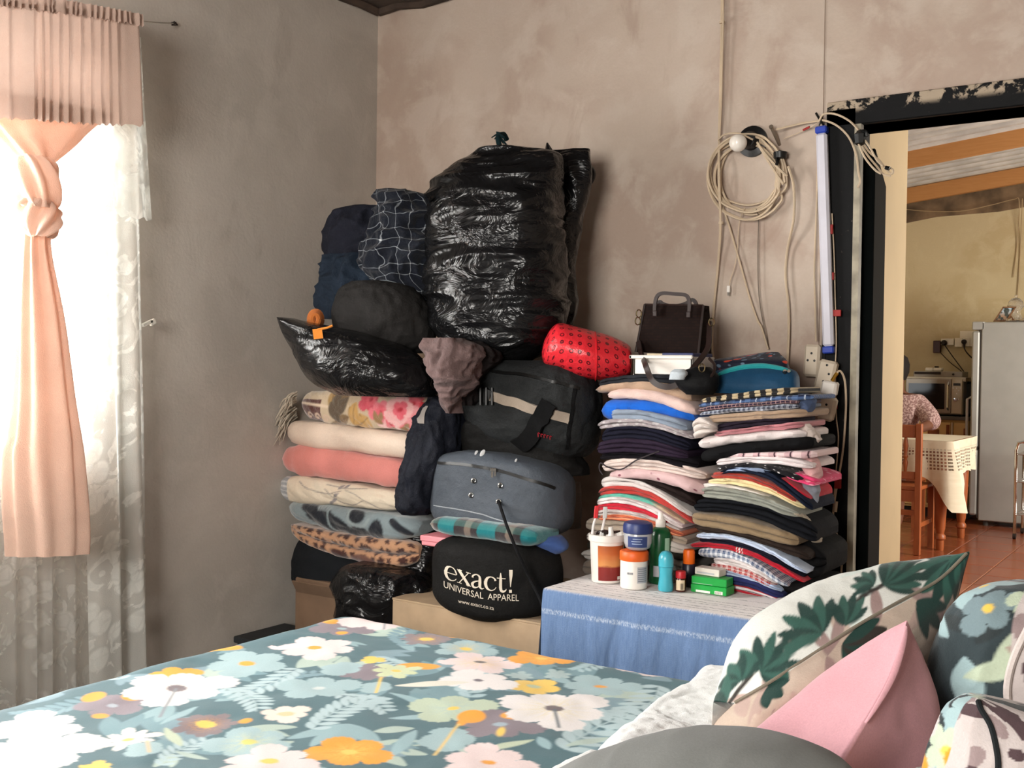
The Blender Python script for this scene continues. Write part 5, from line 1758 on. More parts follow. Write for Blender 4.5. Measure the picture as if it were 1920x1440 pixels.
bl('blue_grey_blanket', print_mat('inkblot_plush', 0.95, 0.5, 0.6, 0.4), 524, 770, (936, 956, 972), (972, 1002, 1018), 'blue grey plush blanket with black leaf shapes near the pile bottom', 5, paint=inkblot_paint, n=150, ns=40)


def leopard_paint(uv, arc, P):
    p = Paint(uv, (192, 146, 112), 0.004)
    r = np.random.default_rng(6)
    f0 = arc[2]
    H = arc[-3] - f0
    for row in range(5):
        for k in range(15):
            c0 = (0.02 + 0.047 * k + 0.012 * r.uniform(-1, 1) + 0.02 * (row % 2), f0 + H * (0.12 + 0.22 * row) + 0.004 * r.uniform(-1, 1))
            p.flower(c0, r.uniform(0.012, 0.021), 5, r.uniform(0, 3), (70, 38, 32), None, None, 0.5, rag=0.12)
    p.ell((0.42, f0 + H * 0.85), 0.06, 0.028, 0, (112, 78, 68))
    p.ell((0.30, f0 + H * 0.8), 0.04, 0.018, 0.2, (70, 40, 36))
    return p.c


bl('leopard_blanket', print_mat('leopard_plush', 0.95, 0.5, 0.6, 0.4), 528, 768, (978, 1004, 1014), (1004, 1052, 1070), 'leopard spotted plush blanket folded double at the pile bottom', 6, 2, paint=leopard_paint, n=150, ns=30)

# ---- right of the blankets: navy jacket hanging down with a pale collar
o, Sj = sack('navy_jacket', fabric('navy_nylon', (36, 39, 50), 0.1, rough=0.6, sheen=0.05, wr=1.0, strength=0.5), [(742, 815, 850, 0.4), (768, 790, 862, 0.7), (800, 776, 866, 0.9), (850, 768, 862, 1.0), (900, 758, 846, 1.0), (945, 752, 826, 0.9), (962, 760, 815, 0.6)], 3.86, 0.22, 0.5, 2.3, 0.020, 9, 21, 110, 90, squash=(1.3, 1.3, 0.6), ridge=1.1)
tag(o, 'navy nylon jacket stuffed beside the blanket pile', 'jacket')
cv = np.linspace(0.12, 0.30, 14)
g_ = np.stack([Sj(0.36 - 0.1 * (cv - 0.12), cv) - FWD * 0.006, Sj(0.30 - 0.1 * (cv - 0.12), cv) - FWD * 0.008, Sj(0.27 - 0.1 * (cv - 0.12), cv) - FWD * 0.005], 1)
MB().grid(g_).build('collar', fabric('grey_collar', (146, 138, 132)), o, angle=180)

# ---- upper left heap
o, _ = sack('plastic_sack', m_liner, [(596, 528, 545, 0.3), (606, 530, 590, 0.5), (626, 535, 690, 0.8), (655, 548, 770, 1.0), (690, 566, 812, 1.1), (720, 588, 824, 1.0), (742, 628, 818, 0.7)], 3.80, 0.34, 0.4, 2.2, 0.014, 5, 33, 180, 110, ridge=1.0, squash=(0.8, 0.8, 1.6))
tag(o, 'black plastic sack with an orange tag on top of the blankets', 'sack')
tg = MB()
ctr = pix(596, 626, d=3.62)
tg.obox(ctr, RGT * 0.9 + UPV * 0.1, FWD, UPV - RGT * 0.15, (0.016, 0.002, 0.017))
tg.tube([ctr + UPV * 0.015, ctr + UPV * 0.02 + RGT * 0.03, ctr + UPV * 0.028 + RGT * 0.05], 0.004, 5)
tg.build('tag', fabric('orange_tag', (204, 124, 46)), o, smooth=False)
orr = MB()
for k in range(3):
    pts = [pix(592 + (11 - 2.5 * k) * math.cos(a), 599 + (15 - 3 * k) * math.sin(a), d=3.86 - 0.012 * k) for a in np.linspace(0, 6.283, 20)]
    orr.tube(pts, 0.011, 8)
orr.tube([pix(588, 612, d=3.84), pix(582, 622, d=3.8)], 0.012, 8)
tag(orr.build('orange_cloth', fabric('burnt_orange', (172, 98, 44))), 'twisted orange cloth poking out above the plastic sack', 'cloth')
o, _ = sack('grey_bundle', fabric('charcoal_bundle', (52, 50, 49), 0.12, wr=0.9, strength=0.5), [(528, 660, 730, 0.4), (542, 640, 775, 0.7), (575, 626, 800, 1.0), (615, 628, 812, 1.0), (645, 650, 812, 0.8), (662, 700, 790, 0.5)], 3.92, 0.28, 0.4, 2.2, 0.014, 9, 41, 110, 80, ridge=1.0)
tag(o, 'charcoal cloth bundle resting on the black plastic sack', 'clothes bundle')
o, _ = sack('denim_jacket', fabric('dark_denim', (42, 54, 70), 0.14, wr=1.0, strength=0.5), [(478, 612, 700, 0.6), (500, 604, 740, 0.9), (540, 602, 720, 1.0), (580, 602, 690, 0.8), (598, 612, 660, 0.5)], 4.10, 0.20, 0.5, 2.1, 0.026, 8, 43, 140, 100, ridge=1.3)
tag(o, 'dark blue denim jacket bunched under the navy hoodie', 'jacket')
o, _ = sack('navy_hoodie', fabric('navy_fleece', (40, 42, 54), 0.12, wr=1.0, strength=0.5), [(388, 648, 700, 0.4), (398, 622, 745, 0.7), (430, 610, 778, 1.0), (465, 608, 790, 1.0), (492, 616, 792, 0.9), (515, 650, 785, 0.6)], 4.14, 0.22, 0.5, 2.0, 0.030, 8, 47, 150, 120, ridge=1.3)
tag(o, 'navy hoodie piled in the wall corner', 'hoodie')
o, _ = sack('grey_shirt', fabric('pale_grey_shirt', (128, 140, 148)), [(526, 712, 735, 0.4), (534, 700, 752, 0.8), (545, 712, 756, 0.6)], 3.9, 0.10, 0.3, 2.2, 0.008, 14, 48, 30, 20)
tag(o, 'pale grey shirt corner showing under the plaid shirt', 'shirt')


def windowpane(t, s, uv):
    d1 = t.math('MULTIPLY', t.math('SUBTRACT', t.noise(uv, 9, 2), 0.5), 0.10)
    d2 = t.math('MULTIPLY', t.math('SUBTRACT', t.noise(t.coord('UV', loc=(4, 7, 0)), 9, 2), 0.5), 0.10)
    a = frac_step(t, t.math('ADD', s[0], d1), 0.055, 0.05, 0.0, 0.012)
    b = frac_step(t, t.math('ADD', s[1], d2), 0.055, 0.05, 0.0, 0.012)
    x2 = t.math('MULTIPLY', a, b)
    c = t.mix(t.math('MULTIPLY', t.math('MAXIMUM', a, b), 0.55), lin4((18, 22, 32)), lin4((150, 156, 162)))
    return t.mix(x2, c, lin4((214, 216, 216)))


o, _ = sack('plaid_shirt', patterned('windowpane_check', windowpane, wr=1.0, strength=0.5), [(358, 726, 770, 0.5), (372, 716, 800, 0.8), (410, 712, 812, 1.0), (450, 694, 815, 1.0), (490, 682, 815, 1.0), (525, 705, 815, 0.9), (560, 745, 815, 0.6), (590, 775, 812, 0.3)], 3.98, 0.20, 0.5, 2.1, 0.034, 7, 51, 150, 130, ridge=1.2)
tag(o, 'black shirt with white windowpane checks between hoodie and big bag', 'shirt')
o, _ = sack('mauve_clothes', fabric('mauve_brown', (96, 78, 76), 0.1, wr=1.1, strength=0.55), [(634, 806, 866, 0.6), (655, 800, 898, 0.9), (690, 806, 894, 1.0), (720, 822, 886, 0.9), (750, 832, 868, 0.7), (775, 838, 856, 0.4)], 3.62, 0.16, 0.3, 2.1, 0.028, 10, 55, 110, 90, ridge=1.2)
tag(o, 'mauve brown garment hanging from under the big bin bag', 'garment')
o, _ = sack('dark_garment', fabric('dark_brown_cloth', (44, 38, 38), 0.1, wr=1.1, strength=0.5), [(640, 862, 905, 0.6), (660, 850, 930, 0.9), (690, 858, 915, 1.0), (730, 862, 892, 0.7), (760, 858, 880, 0.4)], 3.70, 0.16, 0.3, 2.1, 0.024, 10, 57, 90, 70, ridge=1.2)
tag(o, 'dark brown garment beside the mauve one under the bin bag', 'garment')

# ---- the big bin liner with clothes on hangers, hung on the wall
bb = thing('hanging_bin_liner', pix(950, 680, d=3.75), 'big glossy black bin liner of hung clothes against the back wall', 'bin bag')
rows = [(277, 905, 962, 0.15), (290, 880, 1032, 0.35), (312, 838, 1046, 0.6), (345, 812, 1046, 0.8), (390, 806, 1048, 0.95), (450, 802, 1050, 1.0), (520, 800, 1054, 1.0), (570, 804, 1056, 1.0), (610, 814, 1048, 1.0), (640, 838, 1030, 0.9), (662, 870, 1012, 0.7), (676, 900, 996, 0.4)]
o, Sb = sack('front_liner', m_liner, rows, 3.82, 0.34, 0.45, 2.5, 0.016, 4.5, 61, 260, 260, bb, squash=(0.55, 0.55, 2.2), ridge=1.2)
rows2 = [(284, 1000, 1103, 0.5), (300, 985, 1105, 0.8), (330, 985, 1108, 1.0), (380, 985, 1098, 1.0), (430, 985, 1086, 1.0), (500, 985, 1074, 1.0), (560, 985, 1080, 1.0), (600, 990, 1074, 0.9), (640, 1000, 1050, 0.5)]
sack('rear_liner', m_liner, rows2, 3.95, 0.13, 0.45, 2.6, 0.012, 5, 63, 120, 140, bb, squash=(1.4, 1.4, 0.6), ridge=1.0)
tp_ = MB()
a = pix(1030, 320, d=3.73)
for (pa, pb, w0) in (((1030, 316), (1026, 268), 0.030), ((800, 372), (850, 340), 0.02)):
    A_, B_ = pix(*pa, d=3.76), pix(*pb, d=3.78)
    tp_.tube([A_, (A_ + B_) / 2 + RGT * 0.004, B_], [w0, w0 * 0.75, 0.003], 8, sub=10)
tp_.build('liner_corner', m_liner, bb)
MB().tube([pix(800, 368, d=3.85), pix(835, 338, d=3.85), pix(870, 318, d=3.85), pix(905, 285, d=3.86), pix(940, 280, d=3.86)], [0.012, 0.022, 0.02, 0.02, 0.012], 8, sub=30).build('liner_edge', m_liner, bb)
MB().obox(pix(1052, 296, d=3.93), _r * math.cos(0.5) - _f * math.sin(0.5), _z, _f * math.cos(0.5) + _r * math.sin(0.5), (0.105, 0.018, 0.012), 0.004).build('folded_hem', m_liner, bb)
hk = MB()
hk.tube([pix(940, 305, d=3.84), pix(938, 280, d=3.84), pix(934, 258, d=3.86), pix(944, 252, d=3.90), pix(950, 262, d=3.92)], 0.010, 8, sub=20)
for k in range(7):
    b0 = pix(934 + k * 2, 258, d=3.86)
    hk.tube([b0, b0 + UPV * 0.018 - RGT * (0.004 + 0.006 * k) + RGT * 0.01, b0 - UPV * (0.0 + 0.006 * k) - RGT * (0.024 - 0.007 * k)], [0.005, 0.004, 0.002], 5, sub=8)
hk.build('tied_strap', fabric('dark_teal_strap', (28, 52, 56)), bb)
hs = thing('coat_hanger_end', pix(1106, 325, d=3.98), 'black hanger end poking out beside the big bin liner', 'hanger')
MB().tube([pix(1085, 305, d=3.99), pix(1104, 312, d=3.98), pix(1112, 325, d=3.97), pix(1108, 340, d=3.97), pix(1095, 352, d=3.98)], 0.010, 8, sub=24).build('arm', plain('black_plastic', (12, 12, 12), 0.4), hs)
MB().lathe(pix(1107, 330, d=3.97), [(0.0, -0.014), (0.014, -0.008), (0.014, 0.008), (0.0, 0.014)], 12).build('bead', plain('black_plastic', (12, 12, 12), 0.4), hs)

# ---- bags column
m_strap = fabric('black_webbing', (18, 18, 19))
m_bagdark = fabric('charcoal_holdall', (48, 50, 51), 0.1, rough=0.6, sheen=0.05, wr=0.9, strength=0.4)
TH = math.radians(30)
ho = thing('holdall', pix(985, 850, d=3.7), 'charcoal holdall with a beige stripe and clip under the big bin liner', 'bag')
rows = [(676, 900, 1075, 0.6), (690, 884, 1098, 0.85), (715, 876, 1112, 1.0), (760, 872, 1116, 1.0), (810, 900, 1114, 1.0), (840, 955, 1105, 0.85), (856, 1000, 1090, 0.6)]
o, Sh = sack('body', m_bagdark, rows, 3.78, 0.28, TH, 3.2, 0.009, 8, 71, 140, 100, ho, ridge=1.1)


def band(S, uvs, half, off, name, mat, parent, n=40, th=0.004, sub=True):
    """strap lying on a bag surface along (u, v) points"""
    q = crom(uvs, n)
    P = S(q[:, 0], q[:, 1])
    D = np.gradient(P, axis=0)
    D /= np.linalg.norm(D, axis=1)[:, None]
    eps = 1e-3
    Nn = np.cross(S(q[:, 0] + eps, q[:, 1]) - S(q[:, 0] - eps, q[:, 1]), S(q[:, 0], q[:, 1] + eps) - S(q[:, 0], q[:, 1] - eps))
    Nn /= np.linalg.norm(Nn, axis=1)[:, None]
    sgn = np.sign((Nn * -FWD).sum(1).mean())
    Nn = Nn * (sgn if sgn else 1)
    side = np.cross(D, Nn)
    side /= np.linalg.norm(side, axis=1)[:, None]
    mb = MB().grid(np.stack([P + side * half + Nn * (off - th * 2), P + side * half + Nn * off, P - side * half + Nn * off, P - side * half + Nn * (off - th * 2)], 1))
    return mb.build(name, mat, parent, angle=30), P, Nn, side


def find_uv(S, px, py, u0=0.06, u1=0.44):
    """surface parameter of the visible point under a pixel"""
    U, V = np.meshgrid(np.linspace(u0, u1, 120), np.linspace(0, 1, 120), indexing='ij')
    P = S(U, V)
    d = P - CAM
    w_ = d @ FWD
    x, y = 960 + F_PX * (d @ RGT) / w_, 720 - F_PX * (d @ UPV) / w_
    k = np.argmin((x - px) ** 2 + (y - py) ** 2)
    return U.flat[k], V.flat[k]


F1 = lambda S, pts: [find_uv(S, a, b) for a, b in pts]
band(Sh, F1(Sh, [(884, 728), (930, 746), (1000, 768), (1068, 786)]), 0.017, 0.006, 'stripe', fabric('beige_webbing', (160, 146, 132)), ho)
_, P, Nn, _s = band(Sh, F1(Sh, [(900, 738), (912, 742), (918, 744)]), 0.024, 0.014, 'buckle', plain('black_plastic', (12, 12, 12), 0.4), ho, 8)
for dx in (-0.02, 0.0, 0.02):
    MB().tube([P[4] + RGT * dx + UPV * 0.03 + Nn[4] * 0.016, P[4] + RGT * dx - UPV * 0.03 + Nn[4] * 0.016], 0.005, 6).build('buckle_prong', plain('black_plastic', (12, 12, 12), 0.4), ho)
band(Sh, F1(Sh, [(1034, 756), (972, 830)]), 0.030, 0.022, 'carry_strap', m_strap, ho)
band(Sh, F1(Sh, [(900, 690), (960, 700), (1030, 714), (1085, 728)]), 0.005, 0.006, 'zip', plain('black_plastic', (12, 12, 12), 0.4), ho)
band(Sh, F1(Sh, [(1078, 728), (1074, 770), (1066, 815), (1062, 840)]), 0.006, 0.006, 'side_piping', m_strap, ho)
rl = MB()
uvr = find_uv(Sh, 1020, 817)
bp_ = Sh(*[np.array(v) for v in uvr])
for k, (dx, sc) in enumerate(((-0.020, 1.0), (-0.010, 0.7), (0.0, 0.8), (0.010, 0.6), (0.02, 0.9))):
    c_ = bp_ + RGT * dx - UPV * 0.25 * dx - FWD * 0.020
    rl.tube([c_ - UPV * 0.008 * sc, c_ + UPV * 0.006 * sc, c_ + RGT * 0.006 + UPV * 0.003], 0.0016, 4, sub=6)
rl.build('red_lettering', plain('red_print', (160, 28, 40), 0.5), ho)
o, _ = sack('black_soft_bag', m_bag_black, [(786, 884, 960, 0.6), (800, 872, 1010, 0.9), (830, 868, 1060, 1.0), (862, 872, 1090, 1.0), (884, 900, 1095, 0.8)], 3.80, 0.20, TH, 2.6, 0.012, 9, 73, 60, 36)
tag(o, 'flattened black soft bag between the two holdalls', 'bag')

sb = thing('blanket_bag', pix(940, 1000, d=3.6), 'slate grey zipped bag with four eyelets on the teal fleece', 'bag')
m_slate = fabric('slate_nylon', (72, 78, 86), 0.05, rough=0.55, sheen=0.05, wr=0.7, strength=0.35)
rows = [(846, 870, 955, 0.55), (854, 838, 1000, 0.75), (866, 822, 1044, 0.95), (890, 818, 1064, 1.0), (930, 814, 1068, 1.0), (965, 812, 1064, 1.0), (985, 836, 1056, 0.95), (1000, 900, 1035, 0.7)]
o, Ss = sack('body', m_slate, rows, 3.74, 0.27, TH, 3.0, 0.006, 7, 75, 110, 70, sb)
band(Ss, F1(Ss, [(822, 868), (870, 871), (925, 880), (985, 898), (1040, 915)]), 0.005, 0.005, 'zip', plain('black_plastic', (12, 12, 12), 0.4), sb)
band(Ss, F1(Ss, [(814, 948), (870, 958), (930, 974), (990, 990)]), 0.0016, 0.003, 'piping', fabric('pale_piping', (150, 154, 158)), sb)
zp = MB()
zz = Ss(*[np.array(v) for v in find_uv(Ss, 925, 880)])
zp.obox(zz - FWD * 0.012, RGT, UPV, FWD, (0.010, 0.006, 0.004), 0.001).obox(zz - FWD * 0.014 - UPV * 0.014 - RGT * 0.004, RGT, UPV, FWD, (0.004, 0.012, 0.0015)).obox(zz - FWD * 0.014 - UPV * 0.012 + RGT * 0.006, RGT, UPV, FWD, (0.003, 0.010, 0.0015))
zp.build('zip_puller', m_chrome, sb, smooth=False)
for (a, b) in ((887, 902), (938, 910), (884, 929), (935, 941)):
    c_ = Ss(*[np.array(v) for v in find_uv(Ss, a, b)]) - FWD * 0.006
    e_ = MB()
    e_.tube([c_ + 0.0075 * (math.cos(k) * RGT + math.sin(k) * UPV) for k in np.linspace(0, 6.283, 17)], 0.0028, 6)
    ey = e_.build('eyelet', m_chrome, sb)
    MB().lathe(c_ + FWD * 0.001, [(0.006, 0), (0.0, 0.0005)], 12, axis=-FWD).build('hole', plain('black_plastic', (12, 12, 12), 0.4), ey)
for (a, b, w_) in ((905, 848, 0.016), (893, 847, 0.010), (968, 863, 0.008), (880, 976, 0.007), (940, 986, 0.008)):
    c_ = Ss(*[np.array(v) for v in find_uv(Ss, a, b)]) - FWD * 0.006
    MB().lathe(c_, [(w_, -0.001), (w_ * 0.9, 0.002), (0, 0.003)], 12, axis=UPV * 0.8 - FWD, squash=0.5).build('white_mark', plain('white_print', (196, 196, 196), 0.6), sb)
o, _ = sack('beige_cloth', fabric('beige_cloth', (134, 118, 104)), [(905, 1060, 1085, 0.6), (930, 1058, 1090, 1.0), (965, 1055, 1092, 1.0), (990, 1062, 1088, 0.6)], 3.82, 0.12, 0.4, 2.2, 0.008, 12, 77, 30, 24)
tag(o, 'beige cloth tucked behind the right end of the slate bag', 'cloth')
cd_ = MB().tube([Ss(*[np.array(v) for v in find_uv(Ss, 935, 941)]) - FWD * 0.002, pix(950, 985, d=3.42), pix(968, 1030, d=3.38), pix(992, 1082, d=3.40), pix(1012, 1122, d=3.38), pix(1021, 1152, d=3.36), pix(1022, 1182, d=3.34)], 0.0055, 8, sub=50)
tag(cd_.build('braided_rope', fabric('braided_black_cord', (34, 34, 36), strength=0.6)), 'black braided rope hanging from the slate bag eyelet down past the drum bag', 'rope')


def teal_plaid(t, s, uv):
    a = frac_step(t, s[0], 0.17, 0.42)
    b = frac_step(t, s[0], 0.17, 0.16, 0.45)
    d_ = frac_step(t, s[1], 0.055, 0.45)
    c = t.mix(a, lin4((42, 34, 36)), lin4((10, 104, 110)))
    c = t.mix(t.math('MULTIPLY', b, 0.8), c, lin4((120, 104, 92)))
    return t.mix(t.math('MULTIPLY', d_, 0.22), c, lin4((84, 150, 142)))


o = garment('teal_plaid_fleece', patterned('teal_plaid_fleece', teal_plaid, 0.95, 0.5, 0.5, 0.35), 797, 996, (968, 980, 994), (1000, 1014, 1032), -0.74, 0.20, 1, 0.005, 81, 50, 0.03)
tag(o, 'folded teal plaid fleece between slate bag and drum bag', 'blanket')
pb = thing('pink_box', pix(840, 1030, y=-0.62), 'flat pink box under the teal plaid fleece', 'box')
a, b = pix(790, 1003, y=-0.70), pix(880, 1034, y=-0.70)
MB().box((a[0], -0.70, b[2]), (b[0] + 0.0, -0.35, a[2] - 0.01), 0.003).build('body', plain('pink_card', (226, 140, 148), 0.6, var=0.02), pb, smooth=False)
MB().box((a[0] - 0.004, -0.704, a[2] - 0.02), (b[0] + 0.004, -0.346, a[2]), 0.003).build('lid', plain('pink_card', (226, 140, 148), 0.6, var=0.02), pb, smooth=False)
o, _ = sack('blue_cloth', fabric('blue_trim_cloth', (62, 86, 140)), [(1003, 1005, 1050, 0.6), (1014, 996, 1060, 1.0), (1026, 1002, 1062, 0.8), (1036, 1010, 1050, 0.5)], 3.56, 0.12, 0.4, 2.2, 0.006, 14, 83, 30, 20)
tag(o, 'blue edged dark cloth next to the teal fleece', 'cloth')

# drum bag with printed lettering
dbg = thing('drum_bag', pix(920, 1155, d=3.5), 'black drum bag lettered exact! universal apparel on the cardboard box', 'bag')
rows = [(1006, 880, 985, 0.45), (1014, 840, 1020, 0.8), (1028, 818, 1042, 0.95), (1050, 812, 1050, 1.0), (1090, 811, 1050, 1.0), (1120, 814, 1044, 1.0), (1140, 836, 1026, 0.96), (1152, 880, 985, 0.8)]
o, Sd = sack('body', m_bag_black, rows, 3.62, 0.28, math.radians(26), 2.3, 0.004, 7, 91, 130, 70, dbg)
Ud, Vd = np.meshgrid(np.linspace(0.08, 0.44, 160), np.linspace(0.02, 0.99, 160), indexing='ij')
Pd = Sd(Ud, Vd)
_d = Pd - CAM
_w = _d @ FWD
PXd, PYd = 960 + F_PX * (_d @ RGT) / _w, 720 - F_PX * (_d @ UPV) / _w
PF, XF, YF = Pd.reshape(-1, 3), PXd.ravel(), PYd.ravel()


def onbag(pts, off=0.003):
    """bag surface points under printed-artwork points"""
    out = []
    for (a, b) in pts:
        d2 = (XF - a) ** 2 + (YF - b) ** 2
        k = np.argpartition(d2, 6)[:6]
        w_ = 1 / (d2[k] + 0.05)
        p = (PF[k] * w_[:, None]).sum(0) / w_.sum()
        dd = (p - CAM) @ FWD
        out.append(pix(a, b, d=dd - off))
    return np.array(out)


# artwork space: each letter in units of x-height, baseline follows the curve of the bag
BASE = lambda x: float(np.interp(x, [835, 860, 885, 910, 945, 970], [1085, 1093, 1101, 1106, 1110, 1110]))


def ribbon(mb, pts, widths, x0, unit, n=16):
    P2 = crom(pts, n)
    w_ = np.interp(np.linspace(0, 1, n), np.linspace(0, 1, len(widths)), widths)
    D = np.gradient(P2, axis=0)
    D /= np.linalg.norm(D, axis=1)[:, None] + 1e-9
    Nn = np.stack([-D[:, 1], D[:, 0]], 1)
    L_, R_ = P2 + Nn * w_[:, None] / 2, P2 - Nn * w_[:, None] / 2
    tr = lambda q: [(x0 + a * unit, BASE(x0 + a * unit) - b * unit) for a, b in q]
    mb.grid(np.stack([onbag(tr(L_)), onbag(tr(R_))], 1))


GLY = {
    'e': (0.92, [([(0.08, 0.52), (0.85, 0.52), (0.86, 0.68), (0.72, 0.92), (0.46, 1.0), (0.2, 0.86), (0.1, 0.5), (0.22, 0.14), (0.5, 0.0), (0.78, 0.1), (0.88, 0.24)], [0.06, 0.06, 0.12, 0.08, 0.06, 0.2, 0.24, 0.18, 0.08, 0.05, 0.04])]),
    'x': (1.0, [([(0.12, 0.98), (0.88, 0.02)], [0.22, 0.22]), ([(0.86, 0.98), (0.14, 0.02)], [0.06, 0.06]), ([(0.0, 0.97), (0.36, 0.97)], [0.05, 0.05]), ([(0.66, 0.97), (1.0, 0.97)], [0.05, 0.05]), ([(0.0, 0.03), (0.34, 0.03)], [0.05, 0.05]), ([(0.66, 0.03), (1.02, 0.03)], [0.05, 0.05])]),
    'a': (0.95, [([(0.12, 0.72), (0.16, 0.88), (0.42, 1.0), (0.64, 0.86), (0.66, 0.5), (0.66, 0.15), (0.8, 0.02), (0.95, 0.1)], [0.14, 0.12, 0.07, 0.16, 0.22, 0.2, 0.08, 0.04]), ([(0.64, 0.58), (0.3, 0.46), (0.1, 0.26), (0.2, 0.04), (0.44, 0.06), (0.64, 0.24)], [0.05, 0.1, 0.2, 0.16, 0.07, 0.04])]),
    'c': (0.9, [([(0.84, 0.74), (0.76, 0.9), (0.5, 1.0), (0.22, 0.86), (0.1, 0.5), (0.22, 0.14), (0.5, 0.0), (0.76, 0.1), (0.88, 0.28)], [0.16, 0.1, 0.06, 0.18, 0.25, 0.18, 0.07, 0.05, 0.04])]),
    't': (0.75, [([(0.3, 1.38), (0.3, 0.9), (0.3, 0.2), (0.44, 0.02), (0.66, 0.1), (0.7, 0.22)], [0.05, 0.2, 0.22, 0.18, 0.08, 0.03]), ([(0.02, 0.97), (0.66, 0.97)], [0.06, 0.06])]),
    '!': (0.5, [([(0.28, 1.62), (0.28, 1.2), (0.25, 0.36)], [0.26, 0.24, 0.04]), ([(0.25, 0.16), (0.25, -0.06)], [0.2, 0.2])]),
}
m_print = plain('cream_print', (214, 202, 184), 0.6, var=0.05)
lt = MB()
xc = 833
for ch_ in 'exact!':
    adv, strokes = GLY[ch_]
    u_ = 25.5
    for pts, wd in strokes:
        ribbon(lt, [(a, b) for a, b in pts], wd, xc, u_, 20 if len(pts) > 2 else 6)
    xc += adv * u_ + 0.5
pr1 = lt.build('lettering', m_print, o, smooth=False)
pr1['label'] = 'cream lettering reading exact!'


def flat_text(body, x0, x1, ybase, hpx, name):
    cu = bpy.data.curves.new(name, 'FONT')
    cu.body = body
    cu.resolution_u = 3
    ob_ = bpy.data.objects.new(name, cu)
    COL.objects.link(ob_)
    dg = bpy.context.evaluated_depsgraph_get()
    me = bpy.data.meshes.new_from_object(ob_.evaluated_get(dg))
    bpy.data.objects.remove(ob_)
    V = np.array([v.co[:2] for v in me.vertices])
    Fs = [tuple(p.vertices) for p in me.polygons]
    bpy.data.meshes.remove(me)
    mn, mx_ = V.min(0), V.max(0)
    x_ = x0 + (V[:, 0] - mn[0]) / (mx_[0] - mn[0]) * (x1 - x0)
    y_ = np.array([ybase(a) for a in x_]) - V[:, 1] / 0.69 * hpx
    mb = MB()
    mb.add(onbag(list(zip(x_, y_))), Fs)
    return mb.build(name, m_print, o, smooth=False)


flat_text('UNIVERSAL  APPAREL', 832, 973, lambda x: float(np.interp(x, [832, 862, 892, 930, 973], [1101, 1112, 1121, 1126, 1127])), 12.0, 'lettering')['label'] = 'cream lettering reading UNIVERSAL APPAREL'
flat_text('www.exact.co.za', 859, 926, lambda x: 1130 + 14 * ((x - 859) / 67), 7.0, 'lettering')['label'] = 'small cream web address'

# red dotted parcel on the holdall
def ring_dots(t, s, uv):
    v = t.voro(uv, 31, rnd=0.15)
    ring = t.math('SUBTRACT', t.step(v, 0.13, 0.03), t.step(v, 0.25, 0.03))
    return t.mix(ring, lin4((214, 42, 52)), lin4((92, 14, 22)))


rp = thing('red_parcel', pix(1095, 705, d=3.7), 'red plastic wrapped parcel with small dark rings beside the handbag', 'parcel')
t = NT('red_ring_wrap')
uv = t.coord('UV')
c = ring_dots(t, None, uv)
m_red = t.done(t.bsdf(c, 0.32, 0.45, 0, t.bump(t.noise(t.coord('Object'), 22, 4, 0.6), 0.4, 0.02)))
crv = []
for k in range(8):
    a = 2 * math.pi * k / 8
    row = []
    for (cx, cy, hh, dd, ph) in ((1016, 664, 4, 0.02, 0), (1022, 660, 24, 0.06, 0), (1045, 650, 44, 0.10, 0), (1085, 660, 47, 0.12, 0), (1125, 668, 44, 0.12, 0), (1160, 674, 38, 0.10, 0), (1180, 676, 28, 0.08, 0), (1185, 677, 16, 0.05, 0)):
        row.append((cx + 0.22 * hh * math.cos(a) * 0, cy - hh * math.cos(a), 3.66 - dd * math.sin(a)))
    crv.append(row)
o, _ = loft('wrap', m_red, crv, 60, 60, rp, None, 0.004, 6, crease=False)
MB().tube([pix(1116 + 3 * math.sin(a), 668 - 46 * math.cos(a), d=3.66 - 0.122 * math.sin(a)) for a in np.linspace(0.15, 3.0, 24)], 0.003, 6).build('tape_edge', plain('red_tape', (196, 30, 40), 0.3), rp)

# ================================================================== table with the clothes piles
TZ_ = 0.512
tx0, tx1 = 1.425, 2.36
m_tabwood = plain('table_wood', (94, 68, 48), 0.6, var=0.15, vs=12)
tb2 = thing('side_table', ((tx0 + tx1) / 2, -0.45, 0), 'low wooden table under the blue and white cloth carrying the clothes', 'table')
MB().box((tx0 + 0.01, -0.785, TZ_ - 0.03), (tx1 - 0.01, -0.04, TZ_ - 0.003), 0.004).build('top', m_tabwood, tb2, smooth=False)
for (x, y) in ((tx0 + 0.05, -0.74), (tx1 - 0.05, -0.74), (tx0 + 0.05, -0.08), (tx1 - 0.05, -0.08)):
    MB().box((x - 0.02, y - 0.02, 0), (x + 0.02, y + 0.02, TZ_ - 0.03)).build('leg', m_tabwood, tb2, smooth=False)
MB().box((tx0 + 0.03, -0.76, TZ_ - 0.10), (tx1 - 0.03, -0.74, TZ_ - 0.03)).build('apron', m_tabwood, tb2, smooth=False)
